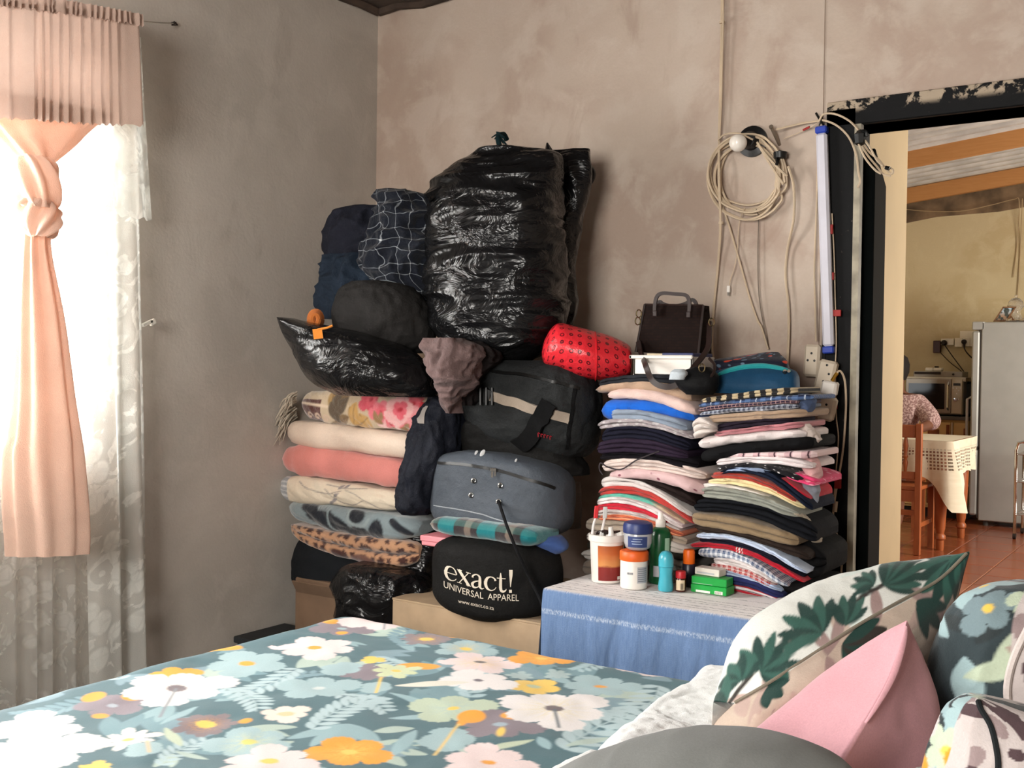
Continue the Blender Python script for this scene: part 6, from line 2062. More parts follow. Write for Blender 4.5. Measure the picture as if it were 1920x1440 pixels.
# cloth: white woven band with dashed black lines along the front, blue fall
na, nb = 200, 90
xs2 = np.linspace(tx0 - 0.008, tx1 + 0.008, na)
prof = []
for k in range(40):
    prof.append((-0.30 - 0.492 * k / 39, TZ_ + 0.001))
for k in range(1, 7):
    a = k / 6 * math.pi / 2
    prof.append((-0.792 - 0.010 * math.sin(a), TZ_ + 0.001 - 0.010 * (1 - math.cos(a))))
for k in range(1, 50):
    prof.append((-0.803, TZ_ - 0.010 - 0.32 * k / 49))
prof = np.array(prof)
P = np.zeros((na, len(prof), 3))
arcl = np.concatenate([[0], np.cumsum(np.linalg.norm(np.diff(prof, axis=0), axis=1))])
hang = np.clip((TZ_ - prof[:, 1]) / 0.32, 0, 1)
wv = fbm(np.stack([xs2 * 9, xs2 * 0, xs2 * 0], 1), 88, 3)
wv2 = fbm(np.stack(np.broadcast_arrays(xs2[:, None] * 16, arcl[None, :] * 5 + xs2[:, None] * 8, 0 * arcl[None, :]), -1), 89, 3)
P[:, :, 0] = xs2[:, None] + 0.006 * wv2 * hang
P[:, :, 1] = prof[:, 0][None, :] - 0.022 * np.abs(wv)[:, None] * hang - 0.008 * (wv2 + 0.4) * np.minimum(hang * 6, 1)
P[:, :, 2] = prof[:, 1][None, :] + 0.0015 * np.maximum(wv2, 0) * (hang <= 0)
mb = MB().grid(P)
uvc = np.stack(np.broadcast_arrays((xs2 - tx0)[:, None], arcl[None, :]), -1).reshape(-1, 2)
# left fall
PL = np.zeros((40, 26, 3))
ys2 = np.linspace(-0.80, -0.30, 40)
for j in range(26):
    f = j / 25
    PL[:, j, 0] = tx0 - 0.008 - 0.012 * f - 0.012 * f * np.abs(np.sin(ys2 * 21))
    PL[:, j, 1] = ys2
    PL[:, j, 2] = TZ_ + 0.001 - 0.30 * f
mb.grid(PL, flip=True)
uvl = np.stack(np.broadcast_arrays(((ys2 + 0.8) * -1)[:, None], (0.56 + 0.3 * np.linspace(0, 1, 26))[None, :]), -1).reshape(-1, 2)
t = NT('blue_white_woven_cloth')
uv = t.coord('UV')
s = t.xyz(uv)
co = t.coord('Object')
streak = t.noise(t.coord('UV', (60, 9, 1)), 3, 4, 0.6)
blue = t.mix(streak, lin4((80, 108, 150)), lin4((120, 144, 180)))
dash1 = t.step(t.noise(t.coord('UV', (24, 90, 1)), 2.2, 5, 0.75), 0.52, 0.03)
lines = None
for q in (0.20, 0.28, 0.345, 0.378, 0.40, 0.436, 0.462):
    l_ = t.math('SUBTRACT', 1.0, t.step(t.math('ABSOLUTE', t.math('SUBTRACT', s[1], q)), 0.0035, 0.002))
    lines = l_ if lines is None else t.math('MAXIMUM', lines, l_)
white = t.mix(t.math('MULTIPLY', t.math('MULTIPLY', lines, dash1), 0.95), lin4((232, 226, 224)), lin4((34, 32, 36)))
edge_n = t.math('ADD', s[1], t.math('MULTIPLY', t.math('SUBTRACT', t.noise(t.coord('UV', (120, 8, 1)), 2, 3), 0.5), 0.02))
c = t.mix(t.step(edge_n, 0.496, 0.008), white, blue)
sti = t.math('MULTIPLY', t.math('SUBTRACT', 1.0, t.step(t.math('ABSOLUTE', t.math('SUBTRACT', s[1], 0.565)), 0.007, 0.004)), t.step(t.noise(t.coord('UV', (160, 40, 1)), 2, 3, 0.7), 0.5, 0.05))
c = t.mix(t.math('MULTIPLY', sti, 0.55), c, lin4((206, 214, 224)))
m_tcloth = t.done(t.bsdf(c, 0.9, 0.2, 0, t.bump(t.math('ADD', t.noise(co, 300, 2), t.noise(co, 30, 3)), 0.25, 0.008), 0.15))
o = mb.build('table_cloth', m_tcloth, uv=np.vstack([uvc, uvl]), angle=180)
tag(o, 'blue cotton cloth with a white band of dashed lines over the low table', 'tablecloth')

# ---------------- clothes piles
C_ = lambda n, rgb, **k: fabric('cloth_' + n, rgb, **k)
YS = -0.50


def pile(items, yf, depth, group, where):
    for k, it in enumerate(items):
        nm, lab, mt, xl, xr, top, th = it[:7]
        op = it[7] if len(it) > 7 else {}
        bot = tuple(a + b for a, b in zip(top, th if isinstance(th, tuple) else (th, th, th)))
        o = garment('folded_' + nm, mt, xl, xr, top, bot, yf + op.get('dy', 0.0) + 0.006 * math.sin(k * 2.4), depth, op.get('lobes', 1 if bot[1] - top[1] < 9.5 else (2 if bot[1] - top[1] < 19 else 3)), op.get('wr', 0.008), 200 + k * 7 + int(xl), 84, op.get('rc', 0.03), None, op.get('endp', 7.0 + (k * 37 % 9)))
        tag(o, lab, 'folded clothes', group)


mid = [
    ('jacket', 'dark grey jacket with a silvery trim on top of the left clothes pile', C_('charcoal', (52, 54, 60)), 1114, 1302, (712, 702, 708), (14, 14, 22)),
    ('trousers', 'tan cotton trousers second from the top of the left clothes pile', C_('tan', (172, 144, 122)), 1110, 1288, (722, 709, 732), (18, 26, 26), {'lobes': 1, 'wr': 0.008}),
    ('trousers', 'pale pink trousers above the bright blue shirt', C_('palepink', (212, 184, 176)), 1131, 1296, (733, 731, 760), (17, 22, 24), {'lobes': 1, 'wr': 0.008}),
    ('shirt', 'bright royal blue shirt in the left clothes pile', C_('royal', (20, 92, 190)), 1120, 1294, (750, 751, 774), (42, 26, 20), {'lobes': 1, 'wr': 0.008}),
    ('shirt', 'light blue grey shirt under the royal blue one', C_('bluegrey', (132, 144, 160)), 1138, 1280, (768, 771, 792), (22, 18, 20), {'lobes': 2, 'dy': -0.012}),
    ('blouse', 'grey blouse with a faint white print in the left pile', patterned('cloth_greyprint', blobs((158, 148, 150), (186, 180, 180), 60, 0.42)), 1115, 1292, (792, 787, 814), (16, 14, 12)),
    ('jersey', 'navy jersey in the middle of the left clothes pile', C_('navy1', (34, 34, 52)), 1121, 1286, (806, 800, 830), (26, 24, 20)),
    ('jersey', 'dark purple jersey in the middle of the left clothes pile', C_('purple', (56, 42, 62)), 1113, 1284, (830, 823, 846), (24, 26, 18), {'wr': 0.008}),
    ('trousers', 'blackish trousers above the cream blouse in the left pile', C_('black1', (26, 22, 28)), 1118, 1302, (850, 847, 862), (14, 17, 22)),
    ('blouse', 'cream blouse with a dark hanging thread in the left pile', C_('cream1', (214, 196, 188)), 1122, 1316, (864, 862, 884), (24, 20, 20), {'dy': -0.012, 'wr': 0.008}),
    ('blouse', 'pale pink blouse with small maroon flowers in the left pile', patterned('cloth_pinkflower', blobs((208, 176, 176), (128, 72, 84), 26, 0.16)), 1134, 1312, (884, 880, 908), (16, 24, 28), {'lobes': 1, 'dy': -0.008}),
    ('skirt', 'dark brown skirt showing as a thin band in the left pile', C_('dkbrown', (48, 36, 34)), 1140, 1300, (899, 901, 934), (7, 12, 24)),
    ('shirt', 'white shirt with a grey seam below the dark brown skirt', C_('white1', (208, 200, 196)), 1119, 1290, (896, 904, 962), (22, 15, 12)),
    ('t_shirt', 'faded red t-shirt arching in the lower left pile', C_('red1', (178, 58, 52)), 1116, 1293, (918, 918, 974), (16, 14, 14)),
    ('vest', 'sea green and beige vest in the lower left pile', patterned('cloth_seagreen', stripes((92, 168, 150), (196, 178, 150), 0.9, 0.5, 0)), 1114, 1276, (932, 931, 978), (8, 8, 10)),
    ('shirt', 'white shirt between two red ones in the lower left pile', C_('white2', (216, 204, 202)), 1112, 1272, (938, 938, 982), (12, 12, 14)),
    ('t_shirt', 'crimson t-shirt above the bucket in the lower left pile', C_('crimson', (188, 34, 52)), 1112, 1262, (947, 948, 985), (14, 14, 12)),
    ('shirt', 'greyish white shirt under the crimson t-shirt', C_('white3', (196, 186, 182)), 1110, 1268, (959, 960, 992), (11, 10, 10)),
    ('camisole', 'orange striped camisole low in the left clothes pile', patterned('cloth_orange', stripes((196, 98, 66), (226, 150, 110), 0.012, 0.4, 1)), 1116, 1272, (968, 969, 1000), (10, 11, 11)),
    ('trousers', 'stone beige trousers behind the toothbrush bucket', C_('stone', (164, 150, 134)), 1090, 1280, (972, 978, 1008), (26, 24, 20), {'lobes': 2}),
    ('shirt', 'off white shirt behind the petroleum jelly jar', C_('offwhite', (186, 178, 170)), 1094, 1285, (998, 1000, 1026), (20, 20, 18), {'lobes': 2}),
    ('jacket', 'dark olive jacket behind the green bottle', C_('olive', (58, 54, 46)), 1092, 1290, (1016, 1019, 1040), (18, 18, 18), {'lobes': 1}),
    ('towel', 'pale grey towel second from the bottom of the left pile', C_('greytowel', (150, 144, 138)), 1084, 1290, (1032, 1036, 1056), (22, 24, 24), {'lobes': 2}),
    ('towel', 'grey brown towel at the bottom of the left clothes pile', C_('browntowel', (104, 92, 82)), 1084, 1290, (1052, 1058, 1078), (28, 26, 24), {'lobes': 2}),
]
pile(mid, YS, 0.34, 'clothes in the left pile on the table', 'left')

gingham = lambda c1, c2, p: plaid(c1, c2, c2, p, 0.5, 0.02)
rightp = [
    ('shirt', 'black shirt with cream plaid squares on top of the right pile', patterned('cloth_creamplaid', stripes((34, 32, 34), (190, 172, 140), 0.036, 0.5, 0, (34, 32, 34), 0.06)), 1306, 1490, (748, 735, 725), (9, 11, 13)),
    ('shirt', 'blue plaid shirt second from the top of the right pile', patterned('cloth_blueplaid', plaid((30, 40, 70), (92, 120, 166), (186, 196, 212), 0.05)), 1302, 1520, (757, 746, 738), (9, 9, 12), {'dy': 0.01}),
    ('shirt', 'maroon plaid shirt third from the top of the right pile', patterned('cloth_maroonplaid', plaid((70, 34, 44), (40, 34, 56), (168, 140, 140), 0.014, 0.5, 0.15)), 1300, 1492, (765, 755, 749), (9, 8, 9)),
    ('shirt', 'navy checked shirt above the tan trousers in the right pile', patterned('cloth_navycheck', gingham((28, 34, 60), (190, 196, 210), 0.016)), 1304, 1492, (774, 763, 757), (7, 9, 10)),
    ('trousers', 'tan trousers near the top of the right clothes pile', C_('tan2', (158, 134, 112)), 1318, 1507, (780, 772, 766), (15, 16, 18)),
    ('skirt', 'dark plum skirt in the upper right clothes pile', C_('plum', (48, 38, 52)), 1336, 1480, (796, 787, 783), (15, 13, 12)),
    ('towel', 'bunched white cloth at the left end of the plum skirt', C_('white4', (214, 204, 198)), 1296, 1338, (788, 784, 794), (42, 30, 20), {'wr': 0.012, 'endp': 3, 'dy': -0.02}),
    ('camisole', 'dusty rose camisole in the upper right clothes pile', C_('rose', (178, 116, 122)), 1334, 1500, (810, 799, 790), (10, 11, 14)),
    ('towel', 'thick white towel in the upper right clothes pile', C_('white5', (218, 206, 204)), 1303, 1506, (822, 809, 806), (22, 20, 16), {'wr': 0.007, 'lobes': 1}),
    ('jersey', 'black jersey below the thick white towel', C_('black2', (22, 22, 24)), 1306, 1520, (844, 828, 816), (28, 24, 28), {'wr': 0.008, 'lobes': 1}),
    ('shirt', 'pink shirt with dark checks in the middle right pile', patterned('cloth_pinkplaid', stripes((204, 168, 172), (226, 200, 200), 0.05, 0.5, 0, (78, 54, 62), 0.1)), 1360, 1526, (852, 848, 846), (10, 9, 16)),
    ('shirt', 'white shirt above the black lace print in the right pile', C_('white6', (220, 208, 208)), 1336, 1518, (862, 855, 868), (13, 14, 14), {'dy': -0.008}),
    ('skirt', 'black skirt with white leaf print in the right pile', patterned('cloth_bwleaf', blobs((24, 22, 26), (206, 202, 202), 55, 0.22, soft=0.08)), 1338, 1500, (877, 869, 896), (9, 9, 12)),
    ('blouse', 'hot pink blouse end hanging out of the right pile', patterned('cloth_hotpink', blobs((214, 62, 108), (232, 150, 170), 40, 0.35)), 1470, 1532, (884, 890, 900), (14, 16, 14), {'wr': 0.012, 'endp': 3, 'dy': 0.02}),
    ('shirt', 'pale blue collar showing above the navy jersey in the right pile', C_('paleblue0', (150, 168, 200)), 1352, 1440, (882, 876, 884), (8, 8, 8), {'dy': -0.012}),
    ('jersey', 'navy jersey curving down over the rust red camisole', C_('navy2', (30, 38, 58)), 1344, 1518, (885, 882, 946), (8, 14, 18)),
    ('t_shirt', 'crimson t-shirt end beside the navy jersey in the right pile', C_('crimson2', (184, 30, 50)), 1440, 1514, (888, 902, 932), (8, 10, 10), {'dy': 0.006}),
    ('camisole', 'rust red camisole in the middle of the right clothes pile', C_('rust', (164, 56, 44)), 1328, 1496, (887, 894, 940), (13, 10, 10)),
    ('shirt', 'cream yellow shirt in the middle of the right clothes pile', C_('creamyellow', (226, 206, 158)), 1320, 1502, (900, 903, 948), (9, 14, 11)),
    ('shirt', 'thin white shirt edge under the cream yellow shirt', C_('white7', (222, 214, 208)), 1310, 1480, (907, 916, 954), (10, 7, 8)),
    ('shorts', 'grey green shorts with a ruched waist in the right pile', C_('greygreen', (142, 144, 134)), 1308, 1494, (914, 922, 960), (22, 22, 16), {'wr': 0.008}),
    ('jacket', 'black jacket above the khaki trousers in the right pile', C_('black3', (24, 26, 32)), 1295, 1526, (938, 944, 986), (24, 28, 40), {'wr': 0.008}),
    ('trousers', 'khaki trousers folded double in the lower right pile', C_('khaki', (134, 114, 88)), 1291, 1492, (960, 975, 1004), (26, 28, 26), {'lobes': 2, 'endp': 12, 'dy': -0.012}),
    ('jacket', 'dark brown jacket under the khaki trousers', C_('brown2', (60, 48, 42)), 1298, 1512, (986, 1003, 1036), (14, 12, 22)),
    ('shirt', 'pale blue shirt arching in the lower right pile', C_('paleblue', (184, 196, 216)), 1299, 1508, (1002, 1013, 1072), (10, 10, 9), {'dy': -0.010, 'wr': 0.008}),
    ('jersey', 'midnight blue jersey above the scarlet one in the right pile', C_('midnight', (30, 30, 46)), 1303, 1500, (1010, 1022, 1080), (10, 10, 8)),
    ('jersey', 'scarlet jersey with two white stripes in the lower right pile', patterned('cloth_scarlet', lambda t, s, uv: t.mix(t.math('MULTIPLY', t.step(s[0], 0.165, 0.003), t.math('MULTIPLY', t.math('SUBTRACT', 1.0, t.step(s[0], 0.185, 0.003)), frac_step(t, s[0], 0.010, 0.5))), lin4((176, 26, 44)), lin4((226, 214, 208)))), 1288, 1502, (1020, 1030, 1088), (9, 10, 10)),
    ('shirt', 'blue and white gingham shirt in the lower right pile', patterned('cloth_gingham', gingham((72, 92, 124), (216, 220, 226), 0.016)), 1302, 1470, (1028, 1040, 1096), (20, 17, 12), {'wr': 0.009, 'dy': -0.010, 'lobes': 1}),
    ('blouse', 'white ruffled blouse under the blue gingham shirt', C_('white8', (214, 206, 204)), 1330, 1452, (1048, 1054, 1090), (12, 14, 10), {'wr': 0.012, 'lobes': 2}),
    ('shirt', 'red and white gingham shirt in the lower right pile', patterned('cloth_redgingham', gingham((168, 52, 52), (226, 208, 204), 0.018)), 1326, 1450, (1058, 1066, 1098), (9, 11, 9)),
    ('shirt', 'light blue shirt between red gingham and navy trousers', C_('lightblue', (168, 184, 208)), 1330, 1460, (1066, 1076, 1106), (11, 11, 9)),
    ('trousers', 'navy blue trousers near the bottom of the right pile', C_('navy3', (34, 40, 84)), 1336, 1462, (1076, 1086, 1114), (18, 17, 12)),
    ('t_shirt', 'white and red striped t-shirt at the bottom of the right pile', patterned('cloth_redstripe', stripes((214, 206, 206), (172, 36, 50), 0.02, 0.45, 1, (34, 36, 62), 0.14)), 1345, 1465, (1094, 1102, 1126), (16, 22, 14), {'lobes': 3}),
    ('jacket', 'black jacket spilling down at the right end of the right pile', C_('black4', (20, 20, 22)), 1465, 1545, (990, 1015, 1030), (60, 70, 50), {'wr': 0.015, 'endp': 3, 'dy': 0.08, 'lobes': 3}),
    ('trousers', 'black trousers under the scarlet jersey at the right end', C_('black5', (24, 22, 24)), 1440, 1540, (1090, 1094, 1098), (36, 40, 44), {'wr': 0.012, 'endp': 4, 'dy': 0.05, 'lobes': 2}),
]
pile(rightp, YS, 0.27, 'clothes in the right pile on the table', 'right')
# sleeve ends and tails hanging at the right side of the right pile
for (rows, rgb, lb) in (([(738, 1500, 1512), (746, 1498, 1522), (760, 1500, 1524), (772, 1506, 1518)], (62, 74, 100), 'blue plaid shirt cuff sticking out at the pile side'),
                        ([(794, 1500, 1516), (804, 1498, 1524), (818, 1506, 1534), (832, 1520, 1536)], (204, 190, 182), 'white towel strap hanging at the pile side'),
                        ([(850, 1508, 1522), (864, 1508, 1530), (884, 1514, 1534), (904, 1520, 1534)], (196, 152, 150), 'pink sleeve end hanging at the pile side'),
                        ([(896, 1504, 1520), (912, 1506, 1532), (930, 1510, 1534), (948, 1516, 1532)], (136, 140, 150), 'grey lace hem hanging at the pile side'),
                        ([(960, 1486, 1500), (972, 1488, 1516), (990, 1506, 1530), (1014, 1524, 1536)], (158, 146, 128), 'beige drawstring sleeve hanging at the pile side')):
    o, _ = sack('loose_sleeve', C_('sl%d' % rows[0][0], rgb), rows, 3.24, 0.05, 0.3, 2.0, 0.012, 16, rows[0][0], 50, 40, ridge=1.2)
    tag(o, lb, 'sleeve', 'loose ends at the right pile')
o = MB().tube([pix(1236, 846, y=-0.507)] + [pix(a, b, y=-0.53) for a, b in ((1195, 862), (1165, 880), (1140, 876), (1126, 868), (1124, 880), (1130, 890))], 0.0025, 5, sub=40)
tag(o.build('dark_thread', plain('dark_cord', (48, 40, 44), 0.7)), 'thin dark drawstring looping over the cream blouse', 'drawstring')

# ---------------- on top of the piles: white tub, books, handbag, pouch, blue bag
m_white_pl = plain('white_tub_plastic', (228, 222, 214), 0.4, var=0.02)
a, b = pix(1183, 668, y=-0.47), pix(1298, 706, y=-0.47)
zt0, zt1 = b[2], a[2]
tub = thing('white_tub', ((a[0] + b[0]) / 2, -0.38, zt0), 'white plastic tub of papers below the brown handbag', 'tub')
mbt = MB()
xL, xR = a[0] + 0.01, b[0]
for (x0_, y0_, x1_, y1_) in ((xL, -0.47, xR, -0.462), (xL, -0.30, xR, -0.292), (xL, -0.47, xL + 0.008, -0.292), (xR - 0.008, -0.47, xR, -0.292)):
    mbt.box((x0_, y0_, zt0), (x1_, y1_, zt1), 0.002)
mbt.box((xL, -0.47, zt0), (xR, -0.292, zt0 + 0.006))
mbt.build('wall', m_white_pl, tub, smooth=False)
MB().box((xL - 0.012, -0.482, zt1 - 0.008), (xR + 0.004, -0.470, zt1 + 0.004), 0.003).box((xL - 0.012, -0.482, zt1 - 0.008), (xL, -0.285, zt1 + 0.004), 0.003).build('rim', m_white_pl, tub, smooth=False)
bk = thing('blue_book', ((xL + xR) / 2, -0.38, zt1), 'flat book with a dark blue and beige cover in the white tub', 'book')
xm_ = xL + (xR - xL) * 0.46
MB().box((xL + 0.04, -0.455, zt1 - 0.02), (xR - 0.006, -0.305, zt1 + 0.010), 0.002).build('pages', plain('paper', (206, 190, 160), 0.8), bk, smooth=False)
MB().box((xm_, -0.458, zt1 - 0.02), (xR - 0.004, -0.303, zt1 + 0.012), 0.002).build('cover', plain('navy_cover', (52, 58, 98), 0.5), bk, smooth=False)

hb = thing('handbag', pix(1262, 662, y=-0.36), 'dark brown croc textured handbag with handles on the white tub', 'handbag')
t = NT('brown_croc')
uv = t.coord('Object', (1, 1, 1))
bk_ = t.node('ShaderNodeTexBrick')
t.set(bk_.inputs['Vector'], t.coord('Object', (1, 1, 1), (math.pi / 2, 0, 0)))
bk_.inputs['Scale'].default_value = 26
bk_.inputs['Mortar Size'].default_value = 0.035
bk_.inputs['Color1'].default_value = lin4((32, 20, 16))
bk_.inputs['Color2'].default_value = lin4((24, 15, 12))
bk_.inputs['Mortar'].default_value = lin4((22, 15, 14))
m_croc = t.done(t.bsdf(bk_.outputs['Color'], 0.7, 0.06, 0, t.bump(bk_.outputs['Fac'], -0.5, 0.004)))
m_brown_l = plain('brown_leather', (40, 27, 24), 0.45, spec=0.3, var=0.1)
yh = -0.36
TL, TR, BL, BR_ = pix(1206, 570, y=yh), pix(1316, 572, y=yh), pix(1192, 660, y=yh), pix(1309, 667, y=yh)
dp = 0.11
hbm = MB()
F4 = np.array([BL, BR_, TR, TL])
B4 = F4 + np.array([0, dp, 0])
B4[2:, 1] -= 0.05
F4[2:, 1] += 0.012
nu_, nv_ = 12, 10
def quadpatch(q, bulge):
    u, v = np.meshgrid(np.linspace(0, 1, nu_), np.linspace(0, 1, nv_), indexing='ij')
    P = (q[0] * ((1 - u) * (1 - v))[..., None] + q[1] * (u * (1 - v))[..., None] + q[2] * (u * v)[..., None] + q[3] * ((1 - u) * v)[..., None])
    P[..., 1] += bulge * np.sin(u * math.pi) * np.sin(v * math.pi)
    return P
hbm.grid(quadpatch(F4, -0.012)).grid(quadpatch(B4, 0.01), flip=True)
hbm.add([F4[0], F4[1], B4[1], B4[0]], [(0, 3, 2, 1)]).add([F4[1], B4[1], B4[2], F4[2]], [(0, 1, 2, 3)]).add([B4[0], F4[0], F4[3], B4[3]], [(0, 1, 2, 3)]).add([F4[3], F4[2], (F4[2] + B4[2]) / 2 - np.array([0, 0, 0.02]), (F4[3] + B4[3]) / 2 - np.array([0, 0, 0.02])], [(0, 1, 2, 3)]).add([B4[3], B4[2], (F4[2] + B4[2]) / 2 - np.array([0, 0, 0.02]), (F4[3] + B4[3]) / 2 - np.array([0, 0, 0.02])], [(3, 2, 1, 0)])
hbm.build('body', m_croc, hb, smooth=True, angle=30)
MB().tube([F4[0], F4[3]], 0.004, 6).tube([F4[1], F4[2]], 0.004, 6).tube([F4[3], F4[2]], 0.003, 6).build('piping', m_brown_l, hb)


def strap(pts, half, mb, nrm=np.array([0, -1.0, 0]), th=0.003, n=40):
    P = crom(pts, n)
    D = np.gradient(P, axis=0)
    D /= np.linalg.norm(D, axis=1)[:, None]
    sd = np.cross(D, nrm)
    sd /= np.linalg.norm(sd, axis=1)[:, None] + 1e-9
    nn_ = np.cross(sd, D)
    ring = [P + sd * half + nn_ * th, P - sd * half + nn_ * th, P - sd * half - nn_ * th, P + sd * half - nn_ * th]
    return mb.grid(np.array(ring), closeu=True)


h1 = MB()
strap([pix(a, b, y=yh - 0.014) for a, b in ((1228, 592), (1228, 572), (1232, 556), (1242, 550), (1264, 551), (1284, 553), (1291, 560), (1293, 575), (1291, 594))], 0.006, h1)
h1.build('handle', m_brown_l, hb, angle=30)
h2 = MB()
strap([pix(a, b, y=yh + 0.05) for a, b in ((1230, 580), (1236, 566), (1244, 570), (1262, 574), (1284, 570), (1298, 562), (1306, 572), (1304, 590))], 0.006, h2)
h2.build('handle', m_brown_l, hb, angle=30)
for (a, b) in ((1228, 588), (1291, 590)):
    c_ = pix(a, b, y=yh - 0.018)
    MB().obox(c_, (1, 0, 0), (0, 1, 0), (0, 0, 1), (0.008, 0.003, 0.010), 0.002).build('handle_tab', m_brown_l, hb, smooth=False)
s1 = MB()
strap([pix(1197, 640, y=yh - 0.015), pix(1202, 662, y=yh - 0.05), pix(1210, 684, y=-0.525), pix(1222, 712, y=-0.53), pix(1240, 724, y=-0.535), pix(1262, 724, y=-0.535), pix(1284, 712, y=-0.525), pix(1300, 690, y=-0.50), pix(1326, 655, y=-0.42), pix(1330, 625, y=-0.37), pix(1330, 605, y=-0.33)], 0.009, s1, n=70)
s1.build('shoulder_strap', m_brown_l, hb, angle=30)
MB().tube([pix(1294, 705, y=-0.53), pix(1320, 712, y=-0.53), pix(1336, 702, y=-0.52), pix(1340, 685, y=-0.50), pix(1330, 672, y=-0.48)], 0.005, 6, sub=24).build('strap_loop', m_brown_l, hb)
for (a, b) in ((1198, 588), (1334, 604), (1196, 602), (1285, 703), (1316, 690)):
    c_ = pix(a, b, y=yh - 0.0 if b < 640 else -0.535)
    MB().tube([c_ + 0.010 * np.array([math.cos(k), 0, 1.3 * math.sin(k)]) for k in np.linspace(0, 6.283, 13)], 0.0022, 6).build('ring', plain('brass_ring', (176, 158, 120), 0.25, metal=1.0), hb)

o, _ = sack('black_pouch', fabric('black_pouch', (20, 20, 22), rough=0.6), [(688, 1300, 1330, 0.6), (704, 1268, 1345, 0.9), (725, 1274, 1345, 1.0), (740, 1290, 1335, 0.8)], 3.36, 0.10, 0.4, 2.3, 0.006, 12, 101, 36, 24)
tag(o, 'small black pouch between the handbag and the blue bag', 'pouch')
o, _ = sack('trim_cloth', fabric('silver_trim', (176, 184, 190)), [(692, 1266, 1285, 0.5), (700, 1258, 1290, 0.9), (712, 1256, 1280, 0.7)], 3.30, 0.05, 0.3, 2.2, 0.006, 20, 104, 24, 14)
tag(o, 'silvery lace trim poking out under the white tub', 'cloth')


def navyfloral(t, s, uv):
    d = t.voro(uv, 38)
    c = t.mix(t.math('SUBTRACT', 1.0, t.step(d, 0.28, 0.04)), lin4((24, 28, 46)), lin4((96, 120, 140)))
    d2 = t.voro(t.coord('UV', loc=(3.1, 1.7, 0)), 24)
    return t.mix(t.math('SUBTRACT', 1.0, t.step(d2, 0.22, 0.04)), c, lin4((198, 68, 40)))


o, _ = sack('floral_purse', patterned('navy_floral', navyfloral, 0.6), [(660, 1440, 1458, 0.3), (668, 1390, 1462, 0.6), (678, 1330, 1466, 0.9), (690, 1326, 1470, 1.0), (705, 1330, 1470, 0.9)], 3.52, 0.08, math.radians(30), 2.4, 0.004, 12, 107, 70, 30)
tag(o, 'navy purse with orange and blue flowers behind the blue bag', 'purse')
bbg = thing('blue_toiletry_bag', pix(1405, 745, d=3.2), 'blue toiletry bag with a teal top on the right clothes pile', 'bag')
rows = [(684, 1405, 1450, 0.3), (692, 1365, 1478, 0.6), (702, 1338, 1486, 0.85), (718, 1326, 1488, 1.0), (728, 1324, 1488, 1.0), (738, 1328, 1484, 0.9)]
o, St = sack('body', fabric('petrol_blue_nylon', (22, 66, 98), rough=0.6, sheen=0.05), rows, 3.40, 0.13, math.radians(30), 2.8, 0.004, 9, 109, 80, 40, bbg)
q = [find_uv(St, a, b) for a, b in ((1332, 712), (1360, 697), (1395, 689), (1430, 687), (1462, 691), (1482, 696))]
P = St(np.array([x[0] for x in q]), np.array([x[1] for x in q])) - FWD * 0.004
MB().tube(P, [0.004, 0.008, 0.010, 0.010, 0.008, 0.004], 8, sub=40).build('teal_top_band', fabric('teal_band', (30, 138, 142), rough=0.6), bbg)
c_ = St(*[np.array(v) for v in find_uv(St, 1470, 696)]) - FWD * 0.006
MB().lathe(c_, [(0.006, -0.004), (0.006, 0.004)], 10, axis=FWD).lathe(c_ + RGT * 0.012, [(0.005, -0.004), (0.005, 0.004)], 10, axis=FWD).build('snap', m_chrome, bbg)
MB().tube([c_, c_ - UPV * 0.03 + RGT * 0.002, c_ - UPV * 0.055 + RGT * 0.012], 0.007, 8, sub=10).build('wrist_loop', fabric('dark_loop', (30, 40, 50)), bbg)

# ---------------- toiletries on the cloth
ZC = TZ_ + 0.0045


def base_at(px, py):
    return pix(px, py, z=ZC)


def sz(px, py, w):
    p = base_at(px, py)
    return w * ((p - CAM) @ FWD) / F_PX


def round_thing(name, label, cat, px, py, prof_px, mat, part, n=28):
    """prof_px: (radius, height) in picture units at that place"""
    c = base_at(px, py)
    k = ((c - CAM) @ FWD) / F_PX
    g = thing(name, c, label, cat)
    MB().lathe(c, [(a * k, b * k) for a, b in prof_px], n).build(part, mat, g)
    return g, c, k


def face(c, ang, r, z):
    """point on an upright cylinder, ang measured from the viewer's side"""
    dv = (CAM - c)
    dv[2] = 0
    dv /= np.linalg.norm(dv)
    sd = np.array([-dv[1], dv[0], 0])
    return c + (dv * math.cos(ang) + sd * math.sin(ang)) * r + np.array([0, 0, z])


def label_patch(c, r0, r1, z0, z1, a0, a1, name, mat, parent, n=14, off=0.0008):
    A_ = np.linspace(a0, a1, n)
    P = np.array([[face(c, a, r0 + off, z0), face(c, a, (r0 + r1) / 2 + off, (z0 + z1) / 2), face(c, a, r1 + off, z1)] for a in A_])
    return MB().grid(P).build(name, mat, parent)


# bucket with toothbrushes
def ice_label(t, s, uv):
    z_ = s[2]
    n_ = t.noise(t.coord('Object', (14, 14, 30)), 2, 3)
    v_ = t.math('ADD', z_, t.math('MULTIPLY', n_, 0.02))
    return t.ramp(t.math('MULTIPLY', t.math('SUBTRACT', v_, ZC), 6.0), [(0.10, lin4((120, 34, 32))), (0.36, lin4((132, 40, 34))), (0.42, lin4((206, 140, 80))), (0.62, lin4((190, 104, 54))), (0.95, lin4((140, 66, 38)))])


